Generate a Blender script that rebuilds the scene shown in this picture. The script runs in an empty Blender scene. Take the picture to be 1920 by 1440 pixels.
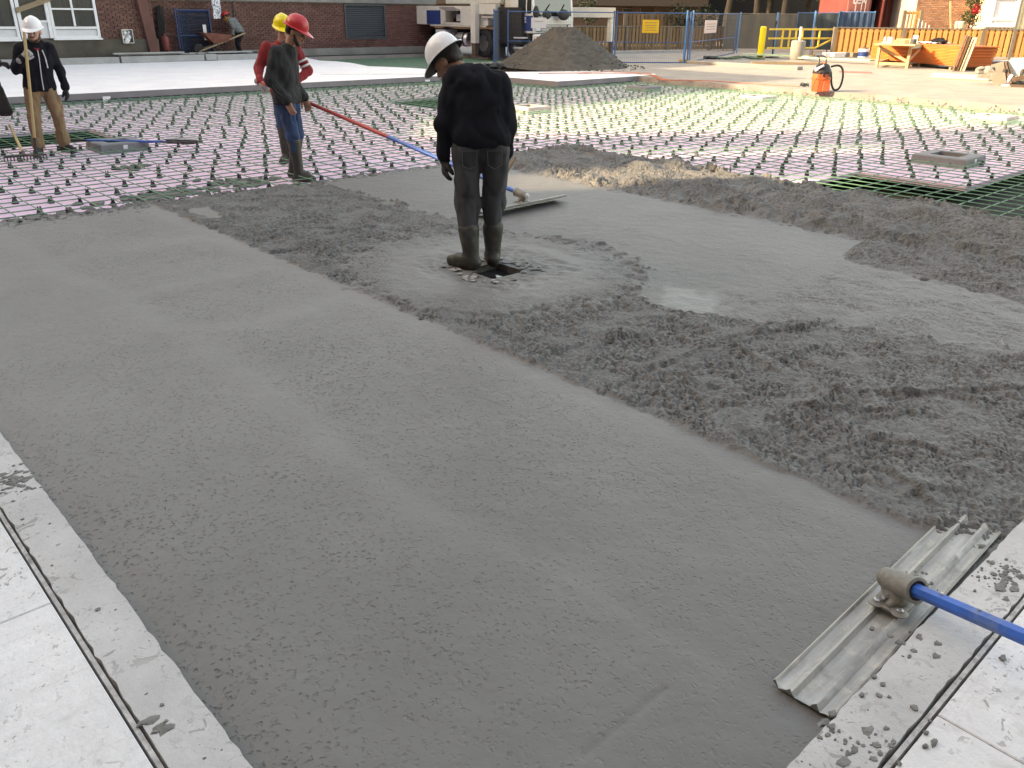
import bpy, math, random
import numpy as np
from mathutils import Matrix, Vector

random.seed(7)
rng = np.random.default_rng(7)
S = bpy.context.scene
COL = S.collection

# ------------------------------------------------------------------ camera
# world: x runs along the near right-hand slab edge, y along the left-hand slab edge, z=0 is the finished slab level
CAMH = 1.62
FPX = 1553.0                                    # focal length for a 1920 px wide picture
UP = np.array([0.00986854, -0.91270705, -0.40849535])
FW = np.array([0, 0, 1.0]) - UP[2] * UP
FW /= np.linalg.norm(FW)
RT = np.cross(FW, UP)
if RT[0] < 0: RT = -RT
A0 = math.radians(47.3)                         # x axis lies 47.3 degrees right of the view heading
XRF = np.array([math.sin(A0), math.cos(A0)])     # x axis in (right, forward)
YRF = np.array([-math.cos(A0), math.sin(A0)])
AX = XRF[0] * RT + XRF[1] * FW
AY = YRF[0] * RT + YRF[1] * FW
C2W = np.stack([AX, AY, UP])                    # camera vector (x right, y down, z forward) -> world


def ray(px, py): return C2W @ np.array([px - 960.0, py - 720.0, FPX])


def G(px, py, z=0.0):
    """point of the level z seen at photograph pixel"""
    d = ray(px, py); t = (z - CAMH) / d[2]
    return Vector((d[0] * t, d[1] * t, z))


def RF(r, f, z=0.0):
    """right / forward metres from the camera foot -> world"""
    return Vector((r * XRF[0] + f * XRF[1], r * YRF[0] + f * YRF[1], z))


def HZ(px, py, p):
    """height at which the pixel row py meets the vertical through p"""
    d = ray(px, py); t = math.hypot(p[0], p[1]) / math.hypot(d[0], d[1])
    return CAMH + d[2] * t


def PL(px, py, a, b):
    """point where the pixel meets the vertical plane through a and b"""
    d = ray(px, py); n = (-(b[1] - a[1]), b[0] - a[0])
    t = (n[0] * a[0] + n[1] * a[1]) / (n[0] * d[0] + n[1] * d[1])
    return Vector((d[0] * t, d[1] * t, CAMH + d[2] * t))


cam = bpy.data.cameras.new('camera')
camo = bpy.data.objects.new('camera', cam); COL.objects.link(camo)
cam.sensor_width = 36.0; cam.lens = FPX / 1920 * 36.0
cam.clip_start = 0.05; cam.clip_end = 2000
cx, cy, cz = C2W[:, 0], -C2W[:, 1], -C2W[:, 2]
camo.matrix_world = Matrix(((cx[0], cy[0], cz[0], 0), (cx[1], cy[1], cz[1], 0), (cx[2], cy[2], cz[2], CAMH), (0, 0, 0, 1)))
S.camera = camo

# ------------------------------------------------------------------ light
SUN_EL = 26.0
SUN_AZ = 12.0                                   # light travels to the right, this many degrees away from the camera
ld = RF(math.cos(math.radians(SUN_AZ)), math.sin(math.radians(SUN_AZ)))
LDIR = Vector((ld.x * math.cos(math.radians(SUN_EL)), ld.y * math.cos(math.radians(SUN_EL)), -math.sin(math.radians(SUN_EL))))
w = bpy.data.worlds.new('World'); S.world = w; w.use_nodes = True
nt = w.node_tree; bg = nt.nodes['Background']
sk = nt.nodes.new('ShaderNodeTexSky'); sk.sky_type = 'NISHITA'; sk.sun_disc = False
sk.sun_elevation = math.radians(SUN_EL)
sk.sun_rotation = math.atan2(-LDIR.x, -LDIR.y)
sk.air_density = 1.0; sk.dust_density = 2.5; sk.ozone_density = 1.0
nt.links.new(sk.outputs[0], bg.inputs[0]); bg.inputs[1].default_value = 0.15
sun = bpy.data.lights.new('sun', 'SUN'); sun.energy = 2.0; sun.angle = math.radians(0.5); sun.color = (1.0, 0.94, 0.88)
suno = bpy.data.objects.new('sun', sun); COL.objects.link(suno)
suno.rotation_euler = LDIR.to_track_quat('-Z', 'Y').to_euler()
S.view_settings.view_transform = 'Standard'
try: S.view_settings.look = 'None'
except Exception: pass
S.view_settings.gamma = 1.0; S.view_settings.use_curve_mapping = False
S.view_settings.exposure = 2.55
try:
    S.view_settings.use_white_balance = True            # the camera was balanced for the blue open shade
    S.view_settings.white_balance_temperature = 11300; S.view_settings.white_balance_tint = 13
except Exception: pass
S.cycles.max_bounces = 6; S.cycles.diffuse_bounces = 3; S.cycles.glossy_bounces = 2
S.cycles.use_denoising = True

# ------------------------------------------------------------------ helpers
def link(o, parent=None):
    COL.objects.link(o)
    if parent is not None: o.parent = parent
    return o


def tag(o, label=None, cat=None, group=None, kind=None):
    if label: o['label'] = label
    if cat: o['category'] = cat
    if group: o['group'] = group
    if kind: o['kind'] = kind
    return o


def thing(name, label, cat, loc=(0, 0, 0), rz=0.0, group=None):
    o = bpy.data.objects.new(name, None); link(o)
    o.empty_display_size = 0.1
    o.location = loc; o.rotation_euler = (0, 0, rz)
    return tag(o, label, cat, group)


def copy_tree(o, parent=None):
    c = o.copy(); COL.objects.link(c)
    if parent is not None: c.parent = parent
    for ch in list(o.children): copy_tree(ch, c)
    return c


class MB:
    def __init__(s): s.v = []; s.f = []; s.m = []
    def add(s, vs, fs, mi=0):
        b = len(s.v); s.v += [tuple(p) for p in vs]
        s.f += [tuple(b + i for i in f) for f in fs]; s.m += [mi] * len(fs); return s
    def box(s, c, d, rz=0.0, R=None, mi=0, taper=None, bev=0.0):
        hx, hy, hz = d[0] / 2, d[1] / 2, d[2] / 2
        tx, ty = taper or (1, 1)
        if bev:
            q = []
            for z, k, sx, sy in ((-hz, bev, 1, 1), (-hz + bev, 0, 1, 1), (hz - bev, 0, tx, ty), (hz, bev, tx, ty)):
                X, Y = hx * sx - k, hy * sy - k; b2 = bev * .7 if k == 0 else bev * .3
                q.append([(X - b2, -Y, z), (X, -Y + b2, z), (X, Y - b2, z), (X - b2, Y, z), (-X + b2, Y, z), (-X, Y - b2, z), (-X, -Y + b2, z), (-X + b2, -Y, z)])
            vs = [Vector(p) for r in q for p in r]
            fs = [tuple(range(7, -1, -1)), tuple(range(24, 32))]
            for r in range(3):
                for i in range(8): j = (i + 1) % 8; fs.append((r * 8 + i, r * 8 + j, r * 8 + 8 + j, r * 8 + 8 + i))
        else:
            vs = [Vector((x * (tx if z > 0 else 1), y * (ty if z > 0 else 1), z)) for z in (-hz, hz) for x, y in ((-hx, -hy), (hx, -hy), (hx, hy), (-hx, hy))]
            fs = [(3, 2, 1, 0), (4, 5, 6, 7), (0, 1, 5, 4), (1, 2, 6, 5), (2, 3, 7, 6), (3, 0, 4, 7)]
        R = R or Matrix.Rotation(rz, 3, 'Z')
        c = Vector(c)
        return s.add([R @ p + c for p in vs], fs, mi)
    def beam(s, a, b, wd, ht, mi=0, up=(0, 0, 1), bev=0.0):
        """box from a to b, wd wide, ht high"""
        a, b = Vector(a), Vector(b); x = b - a; L = x.length; x.normalize()
        upv = Vector(up)
        if abs(x.dot(upv)) > .98: upv = Vector((0, 1, 0)) if abs(x.y) < .9 else Vector((1, 0, 0))
        y = upv.cross(x).normalized(); z = x.cross(y)
        R = Matrix((x, y, z)).transposed()
        return s.box((a + b) / 2, (L, wd, ht), R=R, mi=mi, bev=bev)
    def tube(s, pts, r, n=8, cap=True, mi=0):
        pts = [Vector(p) for p in pts]; k = len(pts)
        rs = r if isinstance(r, (list, tuple)) else [r] * k
        vs = []; prev = None
        for i, p in enumerate(pts):
            t = (pts[min(i + 1, k - 1)] - pts[max(i - 1, 0)]).normalized()
            if prev is None:
                q = Vector((0, 0, 1)) if abs(t.z) < .9 else Vector((1, 0, 0))
                u = t.cross(q).normalized()
            else: u = (prev - t * prev.dot(t)).normalized()
            prev = u; v2 = t.cross(u)
            vs += [p + (u * math.cos(2 * math.pi * j / n) + v2 * math.sin(2 * math.pi * j / n)) * rs[i] for j in range(n)]
        fs = [(i * n + j, i * n + (j + 1) % n, (i + 1) * n + (j + 1) % n, (i + 1) * n + j) for i in range(k - 1) for j in range(n)]
        if cap: fs += [tuple(range(n - 1, -1, -1)), tuple(range((k - 1) * n, k * n))]
        return s.add(vs, fs, mi)
    def lathe(s, prof, n=16, M=None, mi=0, a0=0.0, a1=2 * math.pi):
        """prof: (radius, z) pairs"""
        full = abs(a1 - a0 - 2 * math.pi) < 1e-6; m = n if full else n + 1
        vs = []
        for r, z in prof:
            for j in range(m):
                a = a0 + (a1 - a0) * j / n; vs.append(Vector((r * math.cos(a), r * math.sin(a), z)))
        if M is not None: vs = [M @ p for p in vs]
        fs = []
        for i in range(len(prof) - 1):
            for j in range(n):
                k = (j + 1) % m; fs.append((i * m + j, i * m + k, (i + 1) * m + k, (i + 1) * m + j))
        if full:
            if prof[0][0] > 1e-6: fs.append(tuple(range(m - 1, -1, -1)))
            if prof[-1][0] > 1e-6: fs.append(tuple(range((len(prof) - 1) * m, len(prof) * m)))
        return s.add(vs, fs, mi)
    def prism(s, poly, z0, z1, mi=0, M=None):
        """poly in xy, extruded in z"""
        n = len(poly)
        ar = sum(poly[i][0] * poly[(i + 1) % n][1] - poly[(i + 1) % n][0] * poly[i][1] for i in range(n))
        if ar < 0: poly = poly[::-1]
        vs = [Vector((p[0], p[1], z)) for z in (z0, z1) for p in poly]
        if M is not None: vs = [M @ p for p in vs]
        fs = [tuple(range(n - 1, -1, -1)), tuple(range(n, 2 * n))] + [(i, (i + 1) % n, n + (i + 1) % n, n + i) for i in range(n)]
        return s.add(vs, fs, mi)
    def quad(s, a, b, c, d, mi=0): return s.add([a, b, c, d], [(0, 1, 2, 3)], mi)
    def ball(s, c, r, n=8, mi=0, seed=None, lump=0.0):
        rr = r if isinstance(r, (tuple, list)) else (r, r, r)
        rd = random.Random(seed)
        prof = []; m = max(3, n // 2); vs = []; c = Vector(c)
        vs.append(c + Vector((0, 0, -rr[2])))
        for i in range(1, m):
            t = -math.pi / 2 + math.pi * i / m
            for j in range(n):
                a = 2 * math.pi * j / n; k = 1 + (rd.uniform(-lump, lump) if lump else 0)
                vs.append(c + Vector((rr[0] * math.cos(t) * math.cos(a) * k, rr[1] * math.cos(t) * math.sin(a) * k, rr[2] * math.sin(t) * k)))
        vs.append(c + Vector((0, 0, rr[2]))); last = len(vs) - 1
        fs = [(0, 1 + (j + 1) % n, 1 + j) for j in range(n)]
        for i in range(m - 2):
            for j in range(n): fs.append((1 + i * n + j, 1 + i * n + (j + 1) % n, 1 + (i + 1) * n + (j + 1) % n, 1 + (i + 1) * n + j))
        fs += [(last, 1 + (m - 2) * n + j, 1 + (m - 2) * n + (j + 1) % n) for j in range(n)]
        return s.add(vs, fs, mi)
    def mesh(s, name, mats, smooth=False):
        me = bpy.data.meshes.new(name); me.from_pydata(s.v, [], s.f)
        for m in (mats if isinstance(mats, (list, tuple)) else [mats]): me.materials.append(m)
        if any(s.m): me.polygons.foreach_set('material_index', s.m)
        if smooth: me.polygons.foreach_set('use_smooth', [True] * len(s.f)); me.set_sharp_from_angle(angle=math.radians(40))
        me.update(); return me
    def build(s, name, mats, parent=None, smooth=False, loc=None, rz=None):
        o = bpy.data.objects.new(name, s.mesh(name, mats, smooth)); link(o, parent)
        if loc is not None: o.location = loc
        if rz is not None: o.rotation_euler = (0, 0, rz)
        return o


def inst(o, parent=None, loc=None, rz=None):
    c = o.copy(); COL.objects.link(c)
    if parent is not None: c.parent = parent
    if loc is not None: c.location = loc
    if rz is not None: c.rotation_euler = (0, 0, rz)
    return c


# ------------------------------------------------------------------ materials
class NT:
    """tiny node-building helper"""
    def __init__(s, name):
        s.mat = bpy.data.materials.new(name); s.mat.use_nodes = True
        s.t = s.mat.node_tree; s.b = s.t.nodes['Principled BSDF']
    def n(s, typ, **kw):
        nd = s.t.nodes.new(typ)
        for k, v in kw.items():
            if k.startswith('i_'): nd.inputs[int(k[2:]) if k[2:].isdigit() else k[2:]].default_value = v
            else: setattr(nd, k, v)
        return nd
    def l(s, a, b): s.t.links.new(a, b)
    def coord(s, kind='Object'): return s.n('ShaderNodeTexCoord').outputs[kind]
    def noise(s, scale, detail=4, rough=.55, vec=None, dist=0.0):
        nd = s.n('ShaderNodeTexNoise'); nd.inputs['Scale'].default_value = scale; nd.inputs['Detail'].default_value = detail
        nd.inputs['Roughness'].default_value = rough; nd.inputs['Distortion'].default_value = dist
        if vec is not None: s.l(vec, nd.inputs['Vector'])
        return nd.outputs['Fac']
    def ramp(s, fac, stops):
        nd = s.n('ShaderNodeValToRGB'); s.l(fac, nd.inputs[0]); e = nd.color_ramp.elements
        while len(e) < len(stops): e.new(0.5)
        for el, (p, c) in zip(e, stops):
            el.position = p; el.color = c if len(c) == 4 else (*c, 1)
        return nd.outputs[0]
    def fr(s, fac, lo, hi, a=0.0, b=1.0):
        nd = s.n('ShaderNodeMapRange'); s.l(fac, nd.inputs[0])
        for i, v in zip((1, 2, 3, 4), (lo, hi, a, b)): nd.inputs[i].default_value = v
        return nd.outputs[0]
    def mix(s, fac, a, b, blend='MIX'):
        nd = s.n('ShaderNodeMix', data_type='RGBA', blend_type=blend)
        for sock, v in ((nd.inputs[0], fac), (nd.inputs[6], a), (nd.inputs[7], b)):
            if isinstance(v, (int, float)): sock.default_value = v
            elif isinstance(v, (tuple, list)): sock.default_value = (*v[:3], 1)
            else: s.l(v, sock)
        return nd.outputs[2]
    def math(s, op, a, b=0.0):
        nd = s.n('ShaderNodeMath', operation=op)
        for i, v in enumerate((a, b)):
            if isinstance(v, (int, float)): nd.inputs[i].default_value = v
            else: s.l(v, nd.inputs[i])
        return nd.outputs[0]
    def bump(s, h, dist=.01, strength=1.0, prev=None):
        nd = s.n('ShaderNodeBump'); nd.inputs['Distance'].default_value = dist
        if isinstance(strength, (int, float)): nd.inputs['Strength'].default_value = strength
        else: s.l(strength, nd.inputs['Strength'])
        s.l(h, nd.inputs['Height'])
        if prev is not None: s.l(prev, nd.inputs['Normal'])
        return nd.outputs[0]
    def out(s, col=None, rough=None, normal=None, metal=None, spec=None):
        for k, v in (('Base Color', col), ('Roughness', rough), ('Normal', normal), ('Metallic', metal), ('Specular IOR Level', spec)):
            if v is None: continue
            if isinstance(v, (int, float)): s.b.inputs[k].default_value = v
            elif isinstance(v, (tuple, list)): s.b.inputs[k].default_value = (*v[:3], 1)
            else: s.l(v, s.b.inputs[k])
        return s.mat


def mat(name, col, rough=.7, var=.18, scale=6.0, bump=0.0, bscale=60.0, metal=0.0, dirt=0.0, dirtcol=(.12, .11, .1), spec=.5, rnd=0.0, island=False, stretch=None, lum=None):
    q = NT(name); co = q.coord()
    if stretch:
        mp = q.n('ShaderNodeMapping'); mp.inputs['Scale'].default_value = stretch; q.l(co, mp.inputs['Vector']); co = mp.outputs[0]
    f = q.noise(scale, 5, .6, co)
    lo = tuple(c * (1 - var) for c in col); hi = tuple(min(1, c * (1 + var)) for c in col)
    c = q.ramp(f, [(.3, lo), (.7, hi)])
    if rnd:
        oi = q.n('ShaderNodeObjectInfo').outputs['Random']
        if island:
            oi = q.math('FRACT', q.math('ADD', oi, q.n('ShaderNodeNewGeometry').outputs['Random Per Island']))
        c = q.mix(1.0, c, q.ramp(oi, [(0, (1 - rnd,) * 3), (1, (1 + rnd,) * 3)]), 'MULTIPLY')
    if dirt:
        d = q.noise(scale * .7, 6, .7, co)
        c = q.mix(q.fr(d, .62 - dirt * .25, .8 - dirt * .2, 0, .85), c, dirtcol)
    nrm = q.bump(q.noise(bscale, 4, .6, co), bump, .8) if bump else None
    r = q.fr(f, .3, .7, max(.05, rough - .08), min(1, rough + .08))
    return q.out(c, r, nrm, metal, spec)

# ------------------------------------------------------------------ numpy helpers
def mesh_np(name, V, Q, mats, smooth=True, attrs=None):
    me = bpy.data.meshes.new(name)
    me.vertices.add(len(V)); me.vertices.foreach_set('co', np.ascontiguousarray(V, dtype=np.float32).ravel())
    k = Q.shape[1]
    me.loops.add(Q.size); me.loops.foreach_set('vertex_index', Q.astype(np.int32).ravel())
    me.polygons.add(len(Q)); me.polygons.foreach_set('loop_start', np.arange(0, Q.size, k, dtype=np.int32))
    me.polygons.foreach_set('use_smooth', np.full(len(Q), smooth))
    for m in (mats if isinstance(mats, (list, tuple)) else [mats]): me.materials.append(m)
    for an, av in (attrs or {}).items():
        a = me.attributes.new(an, 'FLOAT', 'POINT'); a.data.foreach_set('value', av.astype(np.float32))
    me.update(calc_edges=True); me.validate(); return me


def fnoise(nx, ny, step, lo, hi, seed):
    """band limited noise, wavelengths lo..hi metres, unit deviation"""
    r = np.random.default_rng(seed).standard_normal((nx, ny))
    fx = np.fft.fftfreq(nx, step)[:, None]; fy = np.fft.rfftfreq(ny, step)[None, :]
    k = np.hypot(fx, fy)
    flt = np.exp(-(k * lo / 1.2) ** 2) * (1 - np.exp(-(k * hi) ** 2)) / np.maximum(k, 1e-3) ** .5
    o = np.fft.irfft2(np.fft.rfft2(r) * flt, (nx, ny)); return o / o.std()


def sstep(a, b, x): t = np.clip((x - a) / (b - a), 0, 1); return t * t * (3 - 2 * t)


def grid_mesh(name, X, Y, Z, keep, mats, attrs=None, parent=None):
    nx, ny = X.shape; idx = np.arange(nx * ny).reshape(nx, ny)
    q = np.stack([idx[:-1, :-1], idx[1:, :-1], idx[1:, 1:], idx[:-1, 1:]], -1).reshape(-1, 4)
    if keep is not None:
        kf = (keep[:-1, :-1] & keep[1:, :-1] & keep[1:, 1:] & keep[:-1, 1:]).ravel(); q = q[kf]
    used = np.unique(q); mp = np.zeros(nx * ny, dtype=np.int64); mp[used] = np.arange(len(used))
    V = np.stack([X, Y, Z], -1).reshape(-1, 3)[used]
    at = {k: v.ravel()[used] for k, v in (attrs or {}).items()}
    o = bpy.data.objects.new(name, mesh_np(name, V, mp[q], mats, True, at)); link(o, parent); return o


# ------------------------------------------------------------------ setting materials
def concrete_slab_mat(name, col, splat=.0, stain=.0, lines=0.0, rough=.85, blot=.25):
    q = NT(name); co = q.coord()
    f1 = q.noise(1.3, 6, .62, co); f2 = q.noise(9, 6, .7, co); f3 = q.noise(55, 5, .65, co)
    c = q.mix(q.fr(f1, .3, .72), tuple(x * (1 - blot) for x in col), tuple(min(.9, x * 1.06) for x in col))
    c = q.mix(q.fr(f2, .35, .75, 0, .5), c, tuple(x * .72 for x in col))
    if lines:
        mp = q.n('ShaderNodeMapping'); mp.inputs['Scale'].default_value = (3, 90, 1); q.l(co, mp.inputs['Vector'])
        c = q.mix(q.fr(q.noise(1.0, 3, .6, mp.outputs[0]), .5, .8, 0, lines), c, tuple(x * .6 for x in col))
    if stain:
        mp = q.n('ShaderNodeMapping'); mp.inputs['Scale'].default_value = (3.5, .35, 1); q.l(co, mp.inputs['Vector'])
        c = q.mix(q.fr(q.noise(1.6, 5, .65, mp.outputs[0]), .62, .74, 0, stain), c, (.5, .33, .17))
    if splat:
        v = q.noise(16, 3, .75, co, .6); m = q.noise(2.1, 3, .6, co)
        k = q.math('MULTIPLY', q.fr(v, .66 - .08 * splat, .68 - .08 * splat), q.fr(m, .42, .56))
        v2 = q.noise(60, 2, .6, co, .4); m2 = q.noise(4, 3, .6, co)
        k2 = q.math('MULTIPLY', q.fr(v2, .68 - .04 * splat, .7 - .04 * splat), q.fr(m2, .4, .6))
        c = q.mix(q.math('MULTIPLY', q.math('MAXIMUM', k, k2), .75), c, (.24, .24, .23))
        sm = q.math('MULTIPLY', q.fr(q.noise(7, 6, .7, co, .5), .52, .68), q.fr(q.noise(1.7, 3, .6, co), .40, .62)); c = q.mix(q.math('MULTIPLY', sm, .55), c, (.36, .355, .34))
    nrm = q.bump(f3, .004, .7, q.bump(f2, .01, .5))
    return q.out(c, rough, nrm, 0, .3)


m_slab = concrete_slab_mat('white concrete', (.78, .78, .78), .55, .35, .35)
m_strip = concrete_slab_mat('grey white concrete edge', (.61, .605, .60), 1.0, .15, blot=.4)
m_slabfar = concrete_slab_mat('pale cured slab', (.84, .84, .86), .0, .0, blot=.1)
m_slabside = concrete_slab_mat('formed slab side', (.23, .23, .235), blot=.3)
m_pave = concrete_slab_mat('beige pavement', (.31, .29, .262), .1, .2, blot=.3)
m_dark = mat('dark membrane', (.03, .032, .036), .75, .3, 3, .004, 30)
m_memb = mat('grey blue membrane band', (.045, .047, .056), .8, .2, 2)
m_pit = mat('pit soil', (.012, .014, .013), .95, .4, 4, .01, 25)
m_soil = mat('soil', (.07, .06, .05), .95, .4, 3, .02, 14)
m_joint = mat('joint filler', (.05, .03, .035), .9, .5, 40)
m_jstrip = mat('joint strip', (.42, .41, .4), .85, .35, 30, .003, 60, dirt=.4)

# fresh concrete
q = NT('fresh concrete'); co = q.coord()
ra = q.n('ShaderNodeAttribute', attribute_name='rough').outputs['Fac']
ta = q.n('ShaderNodeAttribute', attribute_name='tone').outputs['Fac']
n1 = q.noise(2.2, 5, .6, co); n2 = q.noise(38, 4, .65, co); n3 = q.noise(75, 4, .65, co)
cs = q.ramp(n1, [(.3, (.172, .169, .160)), (.7, (.194, .191, .181))])
cr = q.ramp(n2, [(.28, (.108, .109, .105)), (.72, (.176, .177, .171))])
c = q.mix(ra, cs, cr)
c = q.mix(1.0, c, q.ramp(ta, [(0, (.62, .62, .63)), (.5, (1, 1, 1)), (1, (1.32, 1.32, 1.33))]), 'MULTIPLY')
vo = q.n('ShaderNodeTexVoronoi'); vo.inputs['Scale'].default_value = 60; dsp = q.n('ShaderNodeMix', data_type='VECTOR'); dsp.inputs[0].default_value = .035; q.l(co, dsp.inputs[4]); nzc = q.n('ShaderNodeTexNoise'); nzc.inputs['Scale'].default_value = 40; q.l(co, nzc.inputs['Vector']); q.l(nzc.outputs['Color'], dsp.inputs[5]); q.l(dsp.outputs[1], vo.inputs['Vector'])
pit = q.math('MULTIPLY', q.fr(vo.outputs['Distance'], .05, .46, 1, 0), q.fr(q.math('FRACT', q.math('MULTIPLY', vo.outputs['Color'], 7.3)), .15, .75))
fine = q.n('ShaderNodeTexVoronoi'); fine.inputs['Scale'].default_value = 85; q.l(co, fine.inputs['Vector'])
vo2 = q.n('ShaderNodeTexVoronoi'); vo2.inputs['Scale'].default_value = 70; q.l(co, vo2.inputs['Vector'])
pt = q.n('ShaderNodeAttribute', attribute_name='pock').outputs['Fac']
h_s = q.math('ADD', q.math('MULTIPLY', q.math('MULTIPLY', pit, -1.0), pt), q.math('MULTIPLY', q.noise(22, 3, .5, co), .35))
bs = q.bump(h_s, .0095, 1.0)
agg = q.math('ADD', q.math('MULTIPLY', vo2.outputs['Distance'], -.7), n3)
br = q.bump(agg, .007, q.fr(ra, 0, 1, .03, 1.0), bs)
c = q.mix(q.math('MULTIPLY', q.math('MULTIPLY', pit, pt), .10), c, (.115, .112, .106))  # slight cavity shade painted into the pit colour
we = q.n('ShaderNodeAttribute', attribute_name='wet').outputs['Fac']
m_fresh = q.out(c, q.math('SUBTRACT', q.fr(ra, 0, 1, .50, .66), q.math('MULTIPLY', we, .14)), br, 0, .32)

# ------------------------------------------------------------------ ground and pad
mb = MB(); mb.quad((-400, -400, -.45), (400, -400, -.45), (400, 400, -.45), (-400, 400, -.45))
o = mb.build('ground', m_soil); tag(o, 'bare soil sheet under the whole yard', kind='structure')
mb = MB(); mb.box((10, 10, -.43), (20, 20, .02)); o = mb.build('pit_floor', m_pit); tag(o, 'black pit bottom showing through the openings in the foam', kind='structure')
m_foam = mat('pink foam board', (.72, .52, .66), .8, .05, 1.5, rnd=.05, dirt=.06, dirtcol=(.3, .26, .28))

# pavement beyond the pad
SL_Z = -.004
mb = MB()
pv = [(19.85, -60), (400, -60), (400, 400), (-400, 400), (-400, 31.0), (14, 31.0), (24.2, 31.0), (24.2, 24.5), (19.85, 24.5)]
edge = []
for i in range(120):
    y = -20 + 44 * i / 119
    edge.append((19.85 + random.uniform(-.07, .05) + .1 * math.sin(y * .9), y))
poly = edge + [(19.85, 24.5), (24.2, 24.5), (24.2, 31.0), (-400, 31.0), (-400, 400), (400, 400), (400, -20)]
mb.prism(poly, -.44, -.02)
o = mb.build('pavement', m_pave); tag(o, 'sunlit beige concrete yard beyond the rebar with a broken edge', kind='structure')
# broken lumps along the pavement edge
mb = MB()
for i in range(500):
    y = random.uniform(2, 19); x = 19.8 - abs(random.gauss(0, .16))
    r = random.uniform(.008, .035); mb.ball((x, y, -.17 + random.uniform(0, .13) * max(0, 1 - (19.8 - x) * 4)), (r * 1.3, r, r * .8), 6, seed=i, lump=.25)
o = mb.build('broken_concrete_rubble', m_pave); tag(o, 'loose pale rubble along the broken pavement edge', 'rubble', kind='stuff')

PITS = [(2.0, 13.75, 4.45, 15.3), (10.9, 14.2, 13.0, 16.3), (8.4, .6, 10.62, 5.0), (10.62, .6, 20.0, 3.6)]
BOXES = []                                       # filled below: (x, y, half opening)


def rsub(r, p):
    x0, y0, x1, y1 = r; a, b, c2, d = p
    if a >= x1 or c2 <= x0 or b >= y1 or d <= y0: return [r]
    out = []
    if a > x0: out.append((x0, y0, a, y1))
    if c2 < x1: out.append((c2, y0, x1, y1))
    m0, m1 = max(x0, a), min(x1, c2)
    if b > y0: out.append((m0, y0, m1, b))
    if d < y1: out.append((m0, d, m1, y1))
    return out


foam = thing('foam_insulation', None, None); tag(foam, 'pink rigid foam boards laid edge to edge under the rebar', kind='structure')
cache = {}
boards = []
for (X0, X1, Y0, Y1) in ((.5, 8.6, 7.4, 19.6), (8.6, 16.45, .6, 19.6), (16.45, 19.8, .6, 16.2), (16.6, 24.2, 24.0, 31.0)):
    y = Y0; row = 0
    while y < Y1 - .05:
        x = X0 - (row % 2) * 1.22
        while x < X1 - .02:
            r = (max(x, X0), y, min(x + 2.44, X1), min(y + .61, Y1)); rs = [r]
            for p in PITS: rs = [t for rr in rs for t in rsub(rr, p)]
            boards += [t for t in rs if t[2] - t[0] > .06 and t[3] - t[1] > .06]
            x += 2.44
        y += .61; row += 1
boards.sort(key=lambda r: math.hypot((r[0] + r[2]) / 2, (r[1] + r[3]) / 2))
rest = MB()
for i, r in enumerate(boards):
    k = (round(r[2] - r[0], 2), round(r[3] - r[1], 2))
    if i < 300:
        if k not in cache:
            mb = MB(); mb.box((0, 0, 0), (k[0] - .006, k[1] - .006, .05)); cache[k] = mb.mesh('foam_board', m_foam)
        o = bpy.data.objects.new('foam_board', cache[k]); link(o, foam)
        o.location = ((r[0] + r[2]) / 2, (r[1] + r[3]) / 2, -.225 + random.uniform(-.002, .002))
    else:
        rest.box(((r[0] + r[2]) / 2, (r[1] + r[3]) / 2, -.225), (k[0] - .006, k[1] - .006, .05))
if rest.v: tag(rest.build('foam_board', m_foam, foam), kind='stuff')

# ------------------------------------------------------------------ slabs
# near slabs, where the photographer stands
t = thing('concrete_walkway', None, None); tag(t, 'white concrete walkway with a grey edge strip and joint round the fresh pour', kind='structure')
for (x0, y0, x1, y1) in ((-6, -4, .340, 1.25), (-6, 1.254, .340, 2.388), (-6, 2.392, .340, 5.2), (-6, 5.204, .340, 19)):
    mb = MB(); mb.box(((x0 + x1) / 2, (y0 + y1) / 2, -.152), (x1 - x0, y1 - y0, .30), bev=.003); mb.build('slab_panel', m_slab, t)
for (x0, y0, x1, y1) in ((.368, -4, 1.88, .425), (1.884, -4, 4.2, .425), (4.204, -4, 20, .425)):
    mb = MB(); mb.box(((x0 + x1) / 2, (y0 + y1) / 2, -.152), (x1 - x0, y1 - y0, .30), bev=.003); mb.build('slab_panel', m_slab, t)


def rag_edge(pts, seed, amp=.0018):
    rd = random.Random(seed); out = []
    for a, b in zip(pts, pts[1:]):
        L = math.hypot(b[0] - a[0], b[1] - a[1]); n = max(1, int(L / .035))
        for i in range(n):
            u = i / n; out.append((a[0] + (b[0] - a[0]) * u + rd.gauss(0, amp), a[1] + (b[1] - a[1]) * u + rd.gauss(0, amp)))
    return out


mb = MB(); mb.prism(rag_edge([(.51, .60), (.51, 10)], 1) + [(.51, 19), (.366, 19)] + rag_edge([(.366, 10), (.366, .452), (.366, .452)], 2, .0025)[:-1] + [(.366, .60)], -.3, .001); mb.build('edge_strip', m_strip, t)
mb = MB(); mb.prism([(.366, .60 - .002)] + rag_edge([(.51, .598), (6, .598)], 3)[1:] + [(20, .598), (20, .452)] + rag_edge([(6, .452), (.366, .452)], 4, .0025), -.3, .0015); mb.build('edge_strip', m_strip, t)
mb = MB(); mb.box((.353, 9.7, -.06), (.012, 18.5, .112)); mb.box((10.2, .4385, -.06), (19.6, .012, .112)); mb.build('joint_strip', m_jstrip, t)
mb = MB(); mb.box((.353, 9.7, -.09), (.032, 18.5, .10)); mb.box((10.2, .4385, -.091), (19.6, .033, .10)); mb.build('joint_filler', m_joint, t)
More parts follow.
